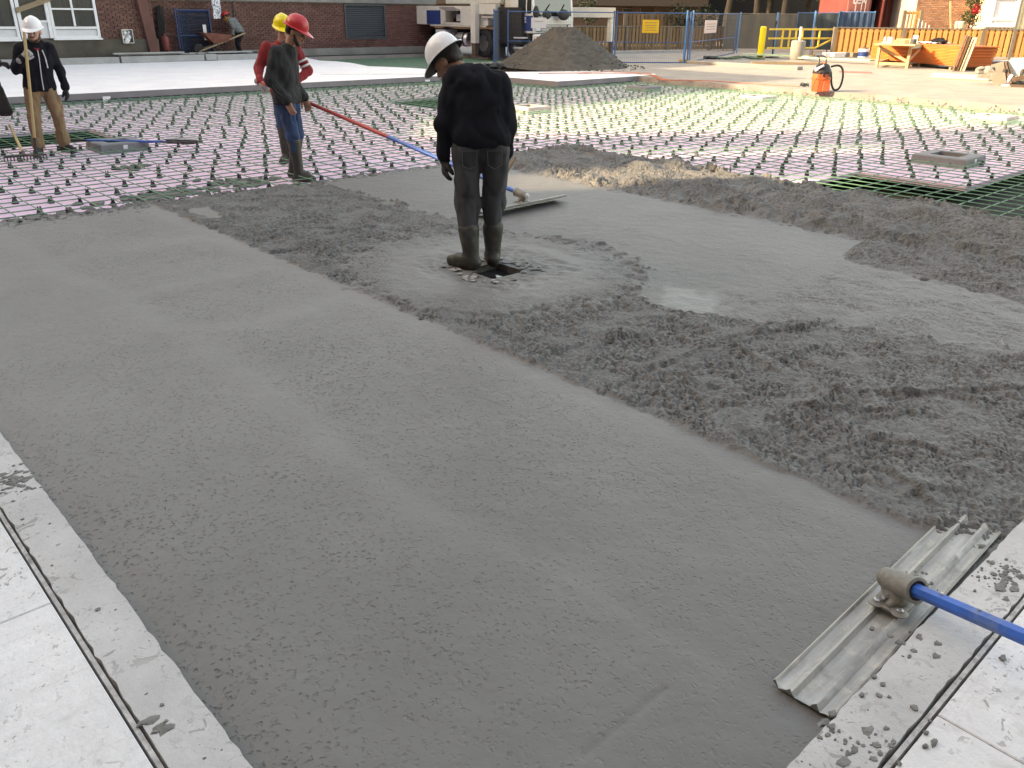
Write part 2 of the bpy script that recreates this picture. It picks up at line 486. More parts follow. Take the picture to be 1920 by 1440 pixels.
# crumbs of concrete spilt on the walkway
mb = MB(); rd = random.Random(5)
m_crumb = mat('spilt concrete', (.16, .16, .15), .8, .3, 30, .006, 80)
m_mortar_splash = mat('dried splash', (.3, .29, .27), .9, .3, 20)


def crumb(x, y, z, r, k):
    mb.ball((x, y, z + r * .25), (r * rd.uniform(.8, 1.7), r * rd.uniform(.7, 1.2), r * .55), 7, seed=k, lump=.35)


for k in range(110):
    a = rd.random()
    if a < .62: x = abs(rd.gauss(0, 1)) * .35 + .75; y = .595 - abs(rd.gauss(0, .09))
    elif a < .8: x = rd.uniform(.6, 1.9); y = rd.uniform(.1, .55)
    else: x = .505 - abs(rd.gauss(0, .07)); y = rd.uniform(1.2, 3.6)
    crumb(x, y, .001, rd.choice([.002, .002, .003, .003, .004, .006]) * rd.uniform(.7, 1.1), k)
for k, (px, py) in enumerate([(1635, 1180), (1560, 1340), (1638, 1270), (1655, 1285), (1648, 1305), (1667, 1308), (1615, 1305), (1735, 1375), (1750, 1395), (1880, 1235), (1735, 1400), (1715, 1330), (1560, 1365), (1585, 1390)]):
    p = G(px, py); crumb(p.x, p.y, .001, rd.uniform(.006, .011), 900 + k)
for cxp, cyp, n in ((1715, 1085, 26), (1880, 1080, 60), (25, 905, 50), (1610, 1400, 22)):
    for k in range(n):
        p = G(cxp + rd.gauss(0, 28), cyp + rd.gauss(0, 13)); crumb(p.x, p.y, .001, rd.uniform(.002, .007), 2000 + k)
for cxp, cyp, n, s_ in ((1885, 1085, 34, .045), (20, 905, 40, .05), (1705, 1215, 10, .05), (1620, 1405, 12, .05), (1560, 1375, 6, .03), (300, 1370, 6, .03)):
    c0 = G(cxp, cyp)
    for k in range(n):
        r = rd.choice([.004, .006, .008, .010, .014]) * rd.uniform(.8, 1.2); mb.ball((c0.x + rd.gauss(0, s_ * (.6 if c0.x < .6 else 1)), c0.y + rd.gauss(0, s_ * (.9 if c0.x < .6 else .5)), .001), (r * rd.uniform(1, 1.8), r, .0035), 8, seed=k + n, lump=.4)
o = mb.build('spilt_concrete_crumbs', m_crumb, smooth=True); tag(o, 'dark wet crumbs spilt on the white walkway', 'crumbs', kind='stuff')

# rear slab
sl = [(-40, 19.6), (16.35, 19.55), (16.45, 16.2), (20.8, 16.4)] + [tuple(G(px, py)[:2]) for px, py in ((1226, 138), (1190, 136), (1120, 134), (1000, 134.5), (920, 135), (830, 131), (755, 126.5), (690, 124), (660, 118), (632, 115), (600, 113.5))] + [(17.0, 30.1), (-40, 30.1)]
t = thing('rear_slab', None, None); tag(t, 'raised white slab with a grey side behind the rebar', kind='structure')
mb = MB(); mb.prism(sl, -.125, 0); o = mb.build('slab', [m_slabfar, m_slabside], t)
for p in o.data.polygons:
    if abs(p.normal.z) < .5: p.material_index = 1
cxs = [p for p in sl]
mb = MB(); mb.prism([(x, y - (.012 if y < 20 else 0)) for x, y in sl], -.36, -.127)
mb.build('membrane_band', m_memb, t)
a, b = G(600, 139.5), G(1226, 138.2)
mb = MB(); mb.beam((a.x, a.y, .001), (b.x, b.y, .001), .05, .012); mb.build('joint_strip', m_jstrip, t)

# ------------------------------------------------------------------ fresh concrete
Z0 = -.045
st = .0082; x0, x1, y0, y1 = .512, 9.3, .602, 8.75
nx, ny = int((x1 - x0) / st), int((y1 - y0) / st)
X, Y = np.meshgrid(x0 + np.arange(nx) * st, y0 + np.arange(ny) * st, indexing='ij')
N = lambda lo, hi, sd: fnoise(nx, ny, st, lo, hi, sd)
nA, nB, nC, nD, nE, nF = N(.5, 1.6, 1), N(.14, .4, 2), N(.06, .14, 3), N(.032, .06, 4), N(.9, 3, 5), N(.0165, .028, 6)
sm1 = sstep(-.014, .014, 2.77 + .008 * nB + .006 * nC - X)
xl = np.interp(Y, [.6, .9, 1.6, 2.2, 2.6, 2.95, 3.3, 3.6, 5.2, 5.5, 8.0, 8.8], [5.05, 4.95, 4.75, 4.5, 4.12, 3.98, 4.06, 4.4, 4.6, 4.5, 4.5, 4.45])
xu = np.interp(Y, [.6, 1.5, 2.75, 2.85, 2.95, 3.2, 8.8], [5.75, 5.85, 5.95, 6.1, 6.6, 6.66, 6.66])
sm2 = sstep(-.03, .04, X - xl - .04 * nB - .02 * nC) * sstep(-.03, .04, xu - X + .02 * nB + .02 * nC)
dx, dy = X - 3.80, Y - 4.32; rr = np.hypot(dx, dy * .95)
disk = sstep(-.05, .05, 1.0 + .05 * nB + .03 * nC - rr)
sm2 = sm2 * (1 - disk)
semi = sm2 * sstep(2.9, 2.5, Y + .1 * nB)
band2 = sm2 * sstep(-.02, .03, 5.5 + .02 * nB - X) * sstep(-.05, .05, 5.0 - Y)
ed1 = 8.22 + .05 * nB + .04 * nC + .03 * nA - Y; ed2 = 8.58 + .04 * nB + .03 * nC + .04 * nA - X
k = .55; hmm = np.clip(.5 + .5 * (ed2 - ed1) / k, 0, 1); ed = ed2 * (1 - hmm) + ed1 * hmm - k * hmm * (1 - hmm)
fringe = sstep(.34, .2, ed + .05 * nC) * (1 - .75 * sm2 * sstep(.05, .15, ed))
rough = (1 - sm1) * (1 - sm2) * (1 - disk * (1 - .05 - .42 * sstep(.55, .95, rr))); rough = np.maximum(rough, fringe)
rough = np.clip(np.maximum(rough, .22 * semi + .10 * band2), 0, 1)
heap = sstep(6.6, 7.1, X + .05 * nB) * sstep(.0, .5, ed)
wetpatch = sstep(.3, .7, np.exp(-(((X - 2.98) / .12) ** 2 + ((Y - 7.3) / .35) ** 2)) + np.exp(-(((X - 4.25 - .15 * (Y - 2.9)) / .24) ** 2 + ((Y - 2.95) / .28) ** 2)) + .12 * nB)
rough = rough * (1 - np.clip(wetpatch * 1.3, 0, .9))
amp = np.clip(.85 + .35 * N(.25, .8, 11), .3, 1.6)
Z = Z0 + rough * (.010 + .006 * nA + .0042 * nB + amp * (.0026 * nC + .0012 * nD - .0125 * sstep(.25, 1.15, -(.80 * nF + .42 * nD + .3 * nC)))) + (1 - rough) * (.0012 * nE + .0007 * nB)
Z += rough * np.clip(nC - 1.4, 0, 2) * .004 + rough * np.clip(nB - 1.4, 0, 2) * .005
Z += heap * (.05 + .02 * nA)
Z += disk * (1 - rough) * .006 * np.sin(rr * 26 + nB * .5) * sstep(1.0, .5, rr) * .6 + disk * .012
# screed ridges along the strip
xr_ = np.interp(Y, [1, 1.4, 1.84, 2.6, 3.1, 3.9, 5, 5.8, 6, 7.9], [1.6, 1.58, 1.53, 1.47, 1.55, 1.6, 1.56, 1.53, 1.44, 1.42]) + .012 * nA
seam = np.exp(-((X - xr_) / .10) ** 2) * sstep(1.0, 2.4, Y) + (X > xr_) * sm1 * (np.exp(-((Y - 4.42 - .06 * np.sin(X * 5)) / .10) ** 2) + np.exp(-((Y - 5.38) / .10) ** 2) + .7 * np.exp(-((Y - 6.5) / .12) ** 2)) + np.exp(-((X - 2.68) / .10) ** 2)
seam = np.clip(seam, 0, 1) * sm1
pk = np.clip(.74 + .12 * nA + .10 * nB, 0, 1) * np.where(X < 2.77, np.clip(.45 + (Y - 1.0) * .25, .45, 1), .6) * (1 - .55 * seam) * np.where(X < xr_, np.clip(1.2 - .13 * Y, .5, 1), 1)
Z -= (1 - rough) * pk * (.0022 * np.clip(-nF - .8, 0, 1.6) + .0007 * nD)
for xr, h in ((0, .0035),):
    xc = xr_
    Z += sm1 * h * np.exp(-np.where(X > xc, ((X - xc) / .05) ** 2, ((X - xc) / .18) ** 2))
RID = [[(1378, 655), (1430, 632), (1500, 620), (1557, 604)], [(985, 692), (1040, 664), (1080, 655)], [(1125, 655), (1160, 642), (1205, 632)], [(1365, 640), (1430, 630)], [(1560, 742), (1700, 740), (1920, 734)],
       [(1075, 730), (1110, 700)], [(1160, 725), (1230, 690), (1290, 668)], [(1375, 655), (1445, 695)], [(1450, 690), (1530, 655)], [(915, 640), (945, 600)], [(1500, 790), (1560, 760), (1585, 725)], [(1325, 615), (1345, 590)],
       [(1660, 890), (1720, 935), (1785, 925)], [(1500, 775), (1700, 780)], [(1200, 800), (1330, 850), (1450, 880)], [(1250, 860), (1400, 895)], [(470, 480), (560, 470)], [(500, 440), (620, 430)], [(1560, 850), (1640, 830), (1730, 850)],
       [(1150, 318), (1200, 310)], [(1380, 385), (1440, 372)], [(480, 375), (610, 368)], [(620, 440), (700, 425)]]
for ip, pl in enumerate(RID):
    for a, b in zip(pl, pl[1:]):
        A, B = G(*a, Z0), G(*b, Z0); ex, ey = B.x - A.x, B.y - A.y; L2 = ex * ex + ey * ey
        tt = np.clip(((X - A.x) * ex + (Y - A.y) * ey) / L2, 0, 1)
        sd = ((X - A.x) * ey - (Y - A.y) * ex) / math.sqrt(L2)
        d = np.hypot(X - A.x - tt * ex, Y - A.y - tt * ey) + .012 * nC
        sg = 1 if ey * (A.x + B.x) - ex * (A.y + B.y) > 0 else -1
        Z += .017 * np.exp(-(d / .08) ** 2) * sstep(-.006, .008, sg * sd + .004 * nC) * np.clip(rough * 1.6, 0, 1)
for px, py, rad, h in ((1250, 710, .12, .05), (1350, 745, .2, .035), (1545, 745, .22, .05), (620, 470, .22, .03), (560, 440, .25, .03), (700, 440, .2, .02), (430, 405, .15, .03), (500, 430, .16, .03), (1700, 920, .14, .03)):
    A = G(px, py, Z0); d = np.hypot(X - A.x, Y - A.y) * (1 + .15 * nB); Z += .5 * rough * h * np.exp(-(d / rad) ** 2) * (1 + .3 * nC)
# thin trowel scratch in the near strip
A, B = G(1095, 1415, Z0), G(1245, 1293, Z0); ex, ey = B.x - A.x, B.y - A.y; tt = np.clip(((X - A.x) * ex + (Y - A.y) * ey) / (ex * ex + ey * ey), 0, 1)
Z -= .006 * np.exp(-(np.hypot(X - A.x - tt * ex, Y - A.y - tt * ey) / .012) ** 2)
Z -= sm1 * .022 * np.exp(-((X - .512) / .10) ** 2)
Z -= .165 * sstep(.22, -.04, ed) * np.where(X > 6.6, 1.25, 1.0)
hole = np.maximum(np.abs(X - 3.79), np.abs(Y - 4.30)) + .035 * nC + .02 * nB < .205
wq = sstep(.55, .24, np.maximum(np.abs(X - 3.79), np.abs(Y - 4.30)) + .03 * nB); Z = Z * (1 - wq) + wq * (-.052 + .003 * nC)
keep = (ed > -.06) & ~hole & (X * XRF[0] + Y * YRF[0] < .66 * (X * XRF[1] + Y * YRF[1]) + .25)
tone = .5 + .022 * nE - .33 * sm2 * (1 - semi) - .12 * semi - .02 * semi - .06 * np.clip(wetpatch, 0, 1) - .10 * disk - .22 * sstep(.42, .25, np.maximum(np.abs(X - 3.79), np.abs(Y - 4.30)) + .06 * nB + .03 * nC)
tone -= .10 * np.exp(-((X - .512) / .10) ** 2)           # shade at the foot of the form, painted into the tone
tone -= .24 * sstep(3.8, 1.0, Y + .15 * nA) * sm1
tone += .10 * seam + sm1 * .04 * sstep(xr_ + .02, xr_ - .1, X) * sstep(2, 5, Y)
pock = pk * (1 - np.clip(wetpatch * 1.5, 0, 1))
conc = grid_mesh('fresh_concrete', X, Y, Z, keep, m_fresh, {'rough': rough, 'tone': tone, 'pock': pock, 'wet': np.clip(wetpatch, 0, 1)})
tag(conc, 'wet grey concrete pour, partly screeded smooth and partly rough', kind='structure')
mb = MB(); mb.box((4.2, 4.3, -.30), (7.5, 7.3, .10)); o = mb.build('concrete_base', m_fresh); tag(o, 'grey concrete body under the fresh surface', kind='structure')
# spatter over the foam and bars next to the pour
mb = MB(); rd = random.Random(9)
for k in range(1500):
    if rd.random() < .75: x = rd.uniform(.6, 7.6); y = 8.12 + abs(rd.gauss(0, .38))
    else: x = 8.5 + abs(rd.gauss(0, .22)); y = rd.uniform(1.5, 8)
    r = rd.choice([.006, .009, .012, .018, .028, .04]) * rd.uniform(.6, 1.2)
    mb.ball((x, y, -.2 + r * .2), (r * rd.uniform(.8, 1.8), r * rd.uniform(.8, 1.5), r * .6), 6, seed=k, lump=.35)
for (cxp, cyp, n, s) in ((60, 412, 60, .12), (290, 370, 70, .22), (250, 315, 30, .10), (330, 365, 60, .2), (440, 345, 60, .25), (560, 355, 50, .15)):
    c0 = G(cxp, cyp, -.2)
    for k in range(n):
        r = rd.uniform(.012, .05); mb.ball((c0.x + rd.gauss(0, s), c0.y + rd.gauss(0, s * .6), -.2 + r * .25), (r * 1.4, r, r * .6), 6, seed=k, lump=.3)
o = mb.build('concrete_spatter', m_crumb, smooth=True); tag(o, 'lumps of grey concrete spattered over the foam beside the pour', 'spatter', kind='stuff')

# ------------------------------------------------------------------ drain frames
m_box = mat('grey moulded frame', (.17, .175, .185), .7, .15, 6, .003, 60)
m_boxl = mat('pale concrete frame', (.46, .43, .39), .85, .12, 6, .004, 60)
m_blackp = mat('black plastic', (.015, .017, .018), .5, .3, 20)
m_tape = mat('white tape tag', (.7, .72, .75), .6, .1, 20)


def drain_frame(x, y, label, m, half=.33, op=.17, z0=-.2, z1=-.075, rz=0.0, tilt=0.0, tagw=False):
    t = thing('drain_frame', label, 'frame', (x, y, z0), rz, 'square drain frames set in the rebar')
    h = z1 - z0
    mb = MB()
    for k in range(4):
        M4 = Matrix.Rotation(k * math.pi / 2, 4, 'Z')
        wd = half - op
        vs = [M4 @ Vector(p) for p in ((-half, -half, 0), (half, -half, 0), (half - .012, -half + .012, h - .015), (half - .03, -half + .03, h), (op, -op, h), (op, -op, 0), (-half + .012, -half + .012, h - .015), (-half + .03, -half + .03, h), (-op, -op, h), (-op, -op, 0))]
        mb.add(vs, [(0, 1, 2, 6), (6, 2, 3, 7), (7, 3, 4, 8), (8, 4, 5, 9)])
    mb.build('rim', m, t)
    mb = MB(); mb.box((0, 0, .004), (op * 2.02, op * 2.02, .008)); mb.build('drain_bottom', m_pit, t)
    if tagw:
        mb = MB(); mb.box((0, -half + .012, h * .55), (.06, .014, .06)); mb.build('tag', m_tape, t)
    t.rotation_euler.x = tilt
    BOXES.append((x, y, op)); return t


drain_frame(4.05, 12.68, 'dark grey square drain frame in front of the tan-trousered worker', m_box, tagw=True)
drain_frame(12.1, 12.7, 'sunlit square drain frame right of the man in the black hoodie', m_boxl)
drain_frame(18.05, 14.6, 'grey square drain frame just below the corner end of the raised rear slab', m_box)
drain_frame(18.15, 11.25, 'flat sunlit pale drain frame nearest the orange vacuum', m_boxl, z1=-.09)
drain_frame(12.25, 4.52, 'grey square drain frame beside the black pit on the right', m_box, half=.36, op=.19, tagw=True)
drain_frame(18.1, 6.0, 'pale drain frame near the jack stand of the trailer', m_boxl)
t = drain_frame(3.79, 4.30, 'drain frame flush in the wet concrete under the boots of the hoodie man', m_crumb, half=.29, op=.15, z0=-.17, z1=-.058)
q = NT('dark water'); m_water = q.out((.02, .022, .024), .08, None, 0, .5)
mb = MB(); mb.box((0, 0, .06), (.31, .31, .01)); mb.build('water', m_water, t)
mb = MB(); rd = random.Random(3)
for k in range(26):
    a = rd.choice([rd.gauss(.2, .5), rd.gauss(3.0, .4)]); r = rd.uniform(.23, .33); mb.ball((r * math.cos(a), r * math.sin(a), .122), (rd.uniform(.01, .035), rd.uniform(.01, .03), .006), 6, seed=k, lump=.3)
tag(mb.build("paste_smear", m_mortar_splash, t, True), kind="stuff")

# ------------------------------------------------------------------ rebar mat and chairs
q = NT('green epoxy rebar'); co = q.coord()
f = q.noise(9, 4, .6, co)
m_bar = q.out(q.ramp(f, [(.3, (.06, .19, .10)), (.7, (.14, .30, .19))]), .42, q.bump(q.noise(220, 2, .5, co), .002, .6), 0, .6)
mat_t = thing('rebar_mat', 'green coated rebar grid laid over the pink foam', 'rebar mat')
SP = .2305


def bar(axis, c, a, b, z, seed):
    rd = random.Random(seed); segs = [(a, b)]
    for (bx, by, op) in BOXES:
        u, v = (bx, by) if axis == 'y' else (by, bx)
        if abs(c - u) < op:
            segs = [s2 for s in segs for s2 in ([s] if v + op < s[0] or v - op > s[1] else [(s[0], v - op), (v + op, s[1])])]
    mb = MB()
    for s0, s1 in segs:
        if s1 - s0 < .1: continue
        n = max(2, int((s1 - s0) / 1.3)); pts = []
        for i in range(n + 1):
            u = s0 + (s1 - s0) * i / n; w = c + rd.gauss(0, .006); zz = z + rd.gauss(0, .003)
            pts.append((w, u, zz) if axis == 'y' else (u, w, zz))
        mb.tube(pts, .0062, 5)
    if mb.v: mb.build('rebar', m_bar, mat_t, True)


xs = [.62 + SP * i for i in range(84)]; ys = [.66 + SP * i for i in range(83)]
for i, x in enumerate(xs):
    if x > 19.75: continue
    a = 8.02 + random.uniform(-.3, .1) if x < 8.3 else 1.0
    bar('y', x, a, (19.5 if x < 16.4 else 16.15) + random.uniform(-.1, .02), -.128, i)
for j, y in enumerate(ys):
    if y > 19.55: continue
    a = .6 if y > 8.1 else 8.42 + random.uniform(-.25, .08)
    bar('x', y, a, (19.75 if y < 16.1 else 16.35) + random.uniform(-.08, .02), -.143, 500 + j)
mb = MB()                                        # the strip of mat behind the slab
for i in range(36): x = 16.4 + SP * i; mb.tube([(x, 24, -.128), (x, 30.8, -.128)], .0072, 4)
for j in range(30): y = 24.1 + SP * j; mb.tube([(16, y, -.143), (24, y, -.143)], .0072, 4)
o = mb.build('rebar_mat', m_bar); tag(o, 'small green rebar grid between the rear slab and the louvred brick wall', 'rebar mat')

mb = MB()
b0, b1, h = .027, .012, .056
mb.add([(-b0, -b0, 0), (b0, -b0, 0), (b0, b0, 0), (-b0, b0, 0), (-b1, -b1, h), (b1, -b1, h), (b1, b1, h), (-b1, b1, h)], [(0, 1, 5, 4), (1, 2, 6, 5), (2, 3, 7, 6), (3, 0, 4, 7), (4, 5, 6, 7)])
for sx in (-1, 1): mb.box((sx * b1, 0, h + .008), (.006, .026, .018))
chair_me = mb.mesh('rebar_chair', m_blackp)
spots = []
for i, x in enumerate(xs):
    for j, y in enumerate(ys):
        if (i + j) % 3: continue
        if x > 19.6 or y > 19.4 or (x > 16.3 and y > 16.0): continue
        if x < 8.75 and y < 8.35: continue
        if y < 1: continue
        if any(p[0] - .03 < x < p[2] + .03 and p[1] - .03 < y < p[3] + .03 for p in PITS): continue
        if any(abs(x - b[0]) < .4 and abs(y - b[1]) < .4 for b in BOXES): continue
        f_, r_ = x * XRF[1] + y * YRF[1], x * XRF[0] + y * YRF[0]
        if abs(r_) > f_ * .66: continue
        if random.random() < .07: continue
        spots.append((math.hypot(x, y), x + random.gauss(0, .03), y + random.gauss(0, .012)))
spots.sort()
rest = MB()
for k, (d, x, y) in enumerate(spots):
    if k < 300:
        o = bpy.data.objects.new('rebar_chair', chair_me); link(o); o.location = (x, y, -.2); o.rotation_euler = (0, 0, random.uniform(-.5, .5))
        tag(o, 'small black plastic chair holding the rebar off the foam', 'rebar chair', 'black rebar chairs on the pink foam')
    else:
        c, s = math.cos(x * 7), math.sin(x * 7)
        M4 = Matrix.Translation((x, y, -.2)) @ Matrix.Rotation(random.uniform(-.5, .5), 4, 'Z')
        rest.add([M4 @ v.co for v in chair_me.vertices], [tuple(p.vertices) for p in chair_me.polygons])
if rest.v:
    o = rest.build('rebar_chairs', m_blackp); tag(o, 'many small black rebar chairs farther back on the foam', 'rebar chairs', kind='stuff')

# ------------------------------------------------------------------ brick building behind the slab
def brick_mat(name, a, b, c3, rnd=.35):
    q = NT(name); co = q.coord()
    oi = q.math('FRACT', q.math('ADD', q.math('MULTIPLY', q.n('ShaderNodeObjectInfo').outputs['Random'], 1.0), q.n('ShaderNodeNewGeometry').outputs['Random Per Island']))
    col = q.ramp(oi, [(0, a), (.5, b), (1, c3)])
    col = q.mix(1.0, col, q.ramp(q.noise(1.2, 4, .6, co), [(.3, (.75,) * 3), (.7, (1.15,) * 3)]), 'MULTIPLY')
    return q.out(col, .9, q.bump(q.noise(80, 3, .6, co), .004, .6))


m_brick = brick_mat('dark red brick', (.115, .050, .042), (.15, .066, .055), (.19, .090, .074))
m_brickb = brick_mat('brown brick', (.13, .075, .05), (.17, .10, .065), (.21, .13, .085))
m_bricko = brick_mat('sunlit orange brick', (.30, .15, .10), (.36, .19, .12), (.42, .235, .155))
m_mortar = mat('mortar', (.32, .295, .27), .95, .2, 8, .004, 60)
m_parge = mat('parged foundation', (.085, .075, .062), .95, .35, 1.6, .006, 30, dirt=.35, dirtcol=(.05, .045, .04))
m_conc = concrete_slab_mat('weathered concrete band', (.27, .265, .25), .0, .1, blot=.45)
m_white = mat('white painted trim', (.72, .73, .75), .55, .06, 8)
m_panel = mat('grey white panel', (.62, .63, .66), .6, .06, 4)
m_curt = mat('pale curtain', (.42, .41, .38), .9, .2, 2, stretch=(9, 9, .4))
q = NT('window glass'); g_ = q.out((.05, .06, .065), .06, None, 0, .6); q.b.inputs['Alpha'].default_value = .55; m_glass = g_
m_dkgrey = mat('charcoal paint', (.055, .065, .075), .6, .15, 8)
m_wood = mat('weathered timber', (.27, .20, .13), .85, .25, 3, .003, 30, stretch=(1, 12, 12))
m_woodl = mat('fresh lumber', (.46, .32, .185), .75, .15, 3, .002, 30, rnd=.12)
m_steel = mat('galvanised steel', (.5, .5, .51), .4, .15, 10, metal=.8)
BW, BH, MJ = .215, .0665, .011
_bm = {}


def brick_mesh(w_, m):
    k = (round(w_, 3), m.name)
    if k not in _bm:
        mb = MB(); x, y, z = w_ / 2, .02, BH / 2; e = .003
        mb.add([(-x, y, -z), (x, y, -z), (x, y, z), (-x, y, z), (-x + e, -y, -z + e), (x - e, -y, -z + e), (x - e, -y, z - e), (-x + e, -y, z - e)],
               [(4, 5, 6, 7), (0, 1, 5, 4), (1, 2, 6, 5), (2, 3, 7, 6), (3, 0, 4, 7)])
        _bm[k] = mb.mesh('brick', m)
    return _bm[k]


def brick_face(parent, o3, ang, L, z0, z1, m, holes=(), near=None, budget=0):
    """running bond on a vertical face starting at o3, heading ang; front looks to the right of the heading. budget bricks nearest `near` become objects"""
    cells = []; row = 0; z = z0
    while z + BH < z1 + .001:
        u = -(row % 2) * (BW + MJ) / 2
        while u < L - .02:
            a, b = max(u, 0), min(u + BW, L)
            parts = [(a, b)]
            for (h0, h1, g0, g1) in holes:
                if z + BH > g0 and z < g1: parts = [t for p in parts for t in ([p] if h1 <= p[0] or h0 >= p[1] else [(p[0], h0), (h1, p[1])])]
            cells += [(p[0], p[1], z) for p in parts if p[1] - p[0] > .02]
            u += BW + MJ
        z += BH + MJ; row += 1
    R = Matrix.Translation(o3) @ Matrix.Rotation(ang, 4, 'Z')
    if near is not None: cells.sort(key=lambda c: abs((c[0] + c[1]) / 2 - near))
    mb = MB(); rd = random.Random(1)
    for i, (a, b, z) in enumerate(cells):
        M4 = R @ Matrix.Translation(((a + b) / 2, .008 + rd.uniform(-.002, .002), z + BH / 2))
        me = brick_mesh(b - a, m)
        if i < budget:
            o = bpy.data.objects.new('brick', me); link(o, parent); o.matrix_local = M4
        else: mb.add([M4 @ v.co for v in me.vertices], [tuple(p.vertices) for p in me.polygons])
    if mb.v: tag(mb.build('bricks', m, parent), kind='stuff')


def PY(px, py, y): return PL(px, py, (0, y), (1, y))


bA = thing('brick_building', 'dark red brick building with white windows and a louvre behind the raised slab', 'building')
YL, YR = 30.6, 31.3
xL = PY(291, 60, YL).x; xR = PY(815, 60, YR).x
zb = PY(240, 73, YL).z                           # brick bottom on the left block
w0 = PY(-60, 60, YL).x; wA = PY(42, 60, YL).x; wB = PY(98, 60, YL).x; wC = PY(186, 60, YL).x
zs = PY(150, 71, YL).z
TOP = 11.5
mb = MB()
mb.box(((-40 + xL) / 2, YL + 5.03, TOP / 2 - .2), (xL + 40, 10, TOP + .4)); mb.build('wall', m_mortar, bA)
mb = MB(); mb.box(((xL + xR) / 2 - .002, YR + 6.03, TOP / 2 - .2), (xR - xL, 12, TOP + .4)); mb.build('wall', m_mortar, bA)
mb = MB(); mb.box((-14 - 5, YL + 4.9, 14.2), (42 - 16, 9.6, 5.2)); mb.build('upper_storey', m_brickb, bA)
# far left wing, added out of view and raised to lengthen the shade
mb = MB(); a = RF(-28, 17); mb.box((-27, YL + 5, 8.5), (26, 9.8, 17)); mb.build('shade_wing', m_brickb, bA)
zc = PY(700, 6.5, YR).z; zbase = PY(700, 88.5, YR).z
xlv0, xlv1 = PY(646, 40, YR).x, PY(722, 40, YR).x; zl0, zl1 = PY(690, 73, YR).z, PY(690, 8, YR).z
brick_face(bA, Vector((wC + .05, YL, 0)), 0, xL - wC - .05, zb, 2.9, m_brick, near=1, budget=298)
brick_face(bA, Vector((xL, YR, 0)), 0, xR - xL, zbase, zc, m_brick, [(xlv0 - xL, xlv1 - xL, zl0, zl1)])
mb = MB(); mb.box(((xL + xR) / 2, YR - .03, zc + .19), (xR - xL + .1, .14, .38), bev=.01); mb.build('concrete_band', m_conc, bA)
mb = MB(); mb.box(((xL + xR) / 2 + .02, YR - .02, zbase / 2 - .05), (xR - xL, .12, zbase + .1), bev=.01); mb.build('foundation', m_conc, bA)
mb = MB(); mb.box(((-40 + xL) / 2, YL - .03, zb / 2 - .1), (xL + 40.06, .14, zb + .2)); mb.build('foundation', m_parge, bA)
mb = MB()
zmm = PY(700, 101, YR).z; mb.box(((xL + xR) / 2, YR - .12, zmm / 2 - .1), (xR - xL, .05, zmm + .2)); mb.build('membrane_strip', m_dark, bA)
mb = MB(); x = xL - .15; mb.beam((x, YL - .12, 0), (x - .25, YL - .06, 2.6), .32, .2); mb.build('pilaster', m_brick, bA)
# louvre
lv = MB()
for xx in (xlv0 + .03, xlv1 - .03): lv.box((xx, YR - .015, (zl0 + zl1) / 2), (.06, .07, zl1 - zl0))
for zz in (zl0 + .03, zl1 - .03): lv.box(((xlv0 + xlv1) / 2, YR - .013, zz), (xlv1 - xlv0 - .12, .066, .06))
lv = lv.build('louvre_frame', m_dkgrey, bA)
n = 17
mb = MB(); mb.box((0, 0, 0), (xlv1 - xlv0 - .12, .012, (zl1 - zl0 - .12) / n * 1.12), R=Matrix.Rotation(math.radians(-38), 3, 'X'))
sl_me = mb.mesh('slat', m_dkgrey)
for i in range(n):
    o = bpy.data.objects.new('slat', sl_me); link(o, lv); o.location = ((xlv0 + xlv1) / 2, YR + .012, zl0 + .06 + (zl1 - zl0 - .12) * (i + .5) / n)
mb = MB(); mb.box(((xlv0 + xlv1) / 2, YR + .0275, (zl0 + zl1) / 2), (xlv1 - xlv0, .01, zl1 - zl0)); mb.build('dark_backing', m_blackp, bA)
mb = MB(); mb.tube([(xlv0 + .1, YR - .1, zl0 + .05), (xlv0 + .8, YR - .12, zl0 + .12), (xlv1 - .1, YR - .1, zl0 + .33), (xlv1, YR - .09, zl0 + .36)], .012, 5); mb.tube([(xlv0 - 1.6, YR - .1, zl0 - .18), (xlv0, YR - .12, zl0 - .22), (xlv0 + .9, YR - .12, zl0 - .1), (xlv1 - .15, YR - .1, zl0 + .3)], .008, 5)
mb.build('cable', m_blackp, bA)


def window_unit(x0, x1, z0, z1, mull, rail, panel_to):
    fr = MB(); y = YL - .055
    for xx in (x0 + .04, x1 - .04): fr.box((xx, y, (z0 + z1) / 2), (.08, .10, z1 - z0))
    zz = panel_to
    for z_ in (z0 + .03, zz, z1 - .03) : fr.box(((x0 + x1) / 2, y + .002, z_), (x1 - x0 - .16, .095, .07))
    for xm in mull: fr.box((xm, y + .004, (zz + z1) / 2), (.06, .09, z1 - zz - .1))
    if rail: fr.box(((x0 + x1) / 2, y + .006, rail), (x1 - x0 - .16, .085, .05))
    f = fr.build('window', m_white, bA)
    mb = MB(); mb.box(((x0 + x1) / 2, y + .02, (z0 + zz) / 2), (x1 - x0 - .15, .03, zz - z0 - .1)); mb.build('lower_panel', m_panel, f)
    mb = MB(); mb.box(((x0 + x1) / 2, y + .02, (zz + z1) / 2), (x1 - x0 - .15, .012, z1 - zz - .1)); mb.build('pane', m_glass, f)
    mb = MB(); n = 26
    for i in range(n):
        xx = x0 + .1 + (x1 - x0 - .2) * i / (n - 1)
        if rng.random() < .75: mb.box((xx, y + .055 + .012 * (i % 2), (zz + z1) / 2), ((x1 - x0) / n * 1.1, .02, z1 - zz - .1))
    mb.build('curtain', m_curt, f)
    mb = MB(); mb.box(((x0 + x1) / 2, YL - .115, z0 - .03), (x1 - x0 + .06, .1, .05)); mb.build('sill', m_white, f)


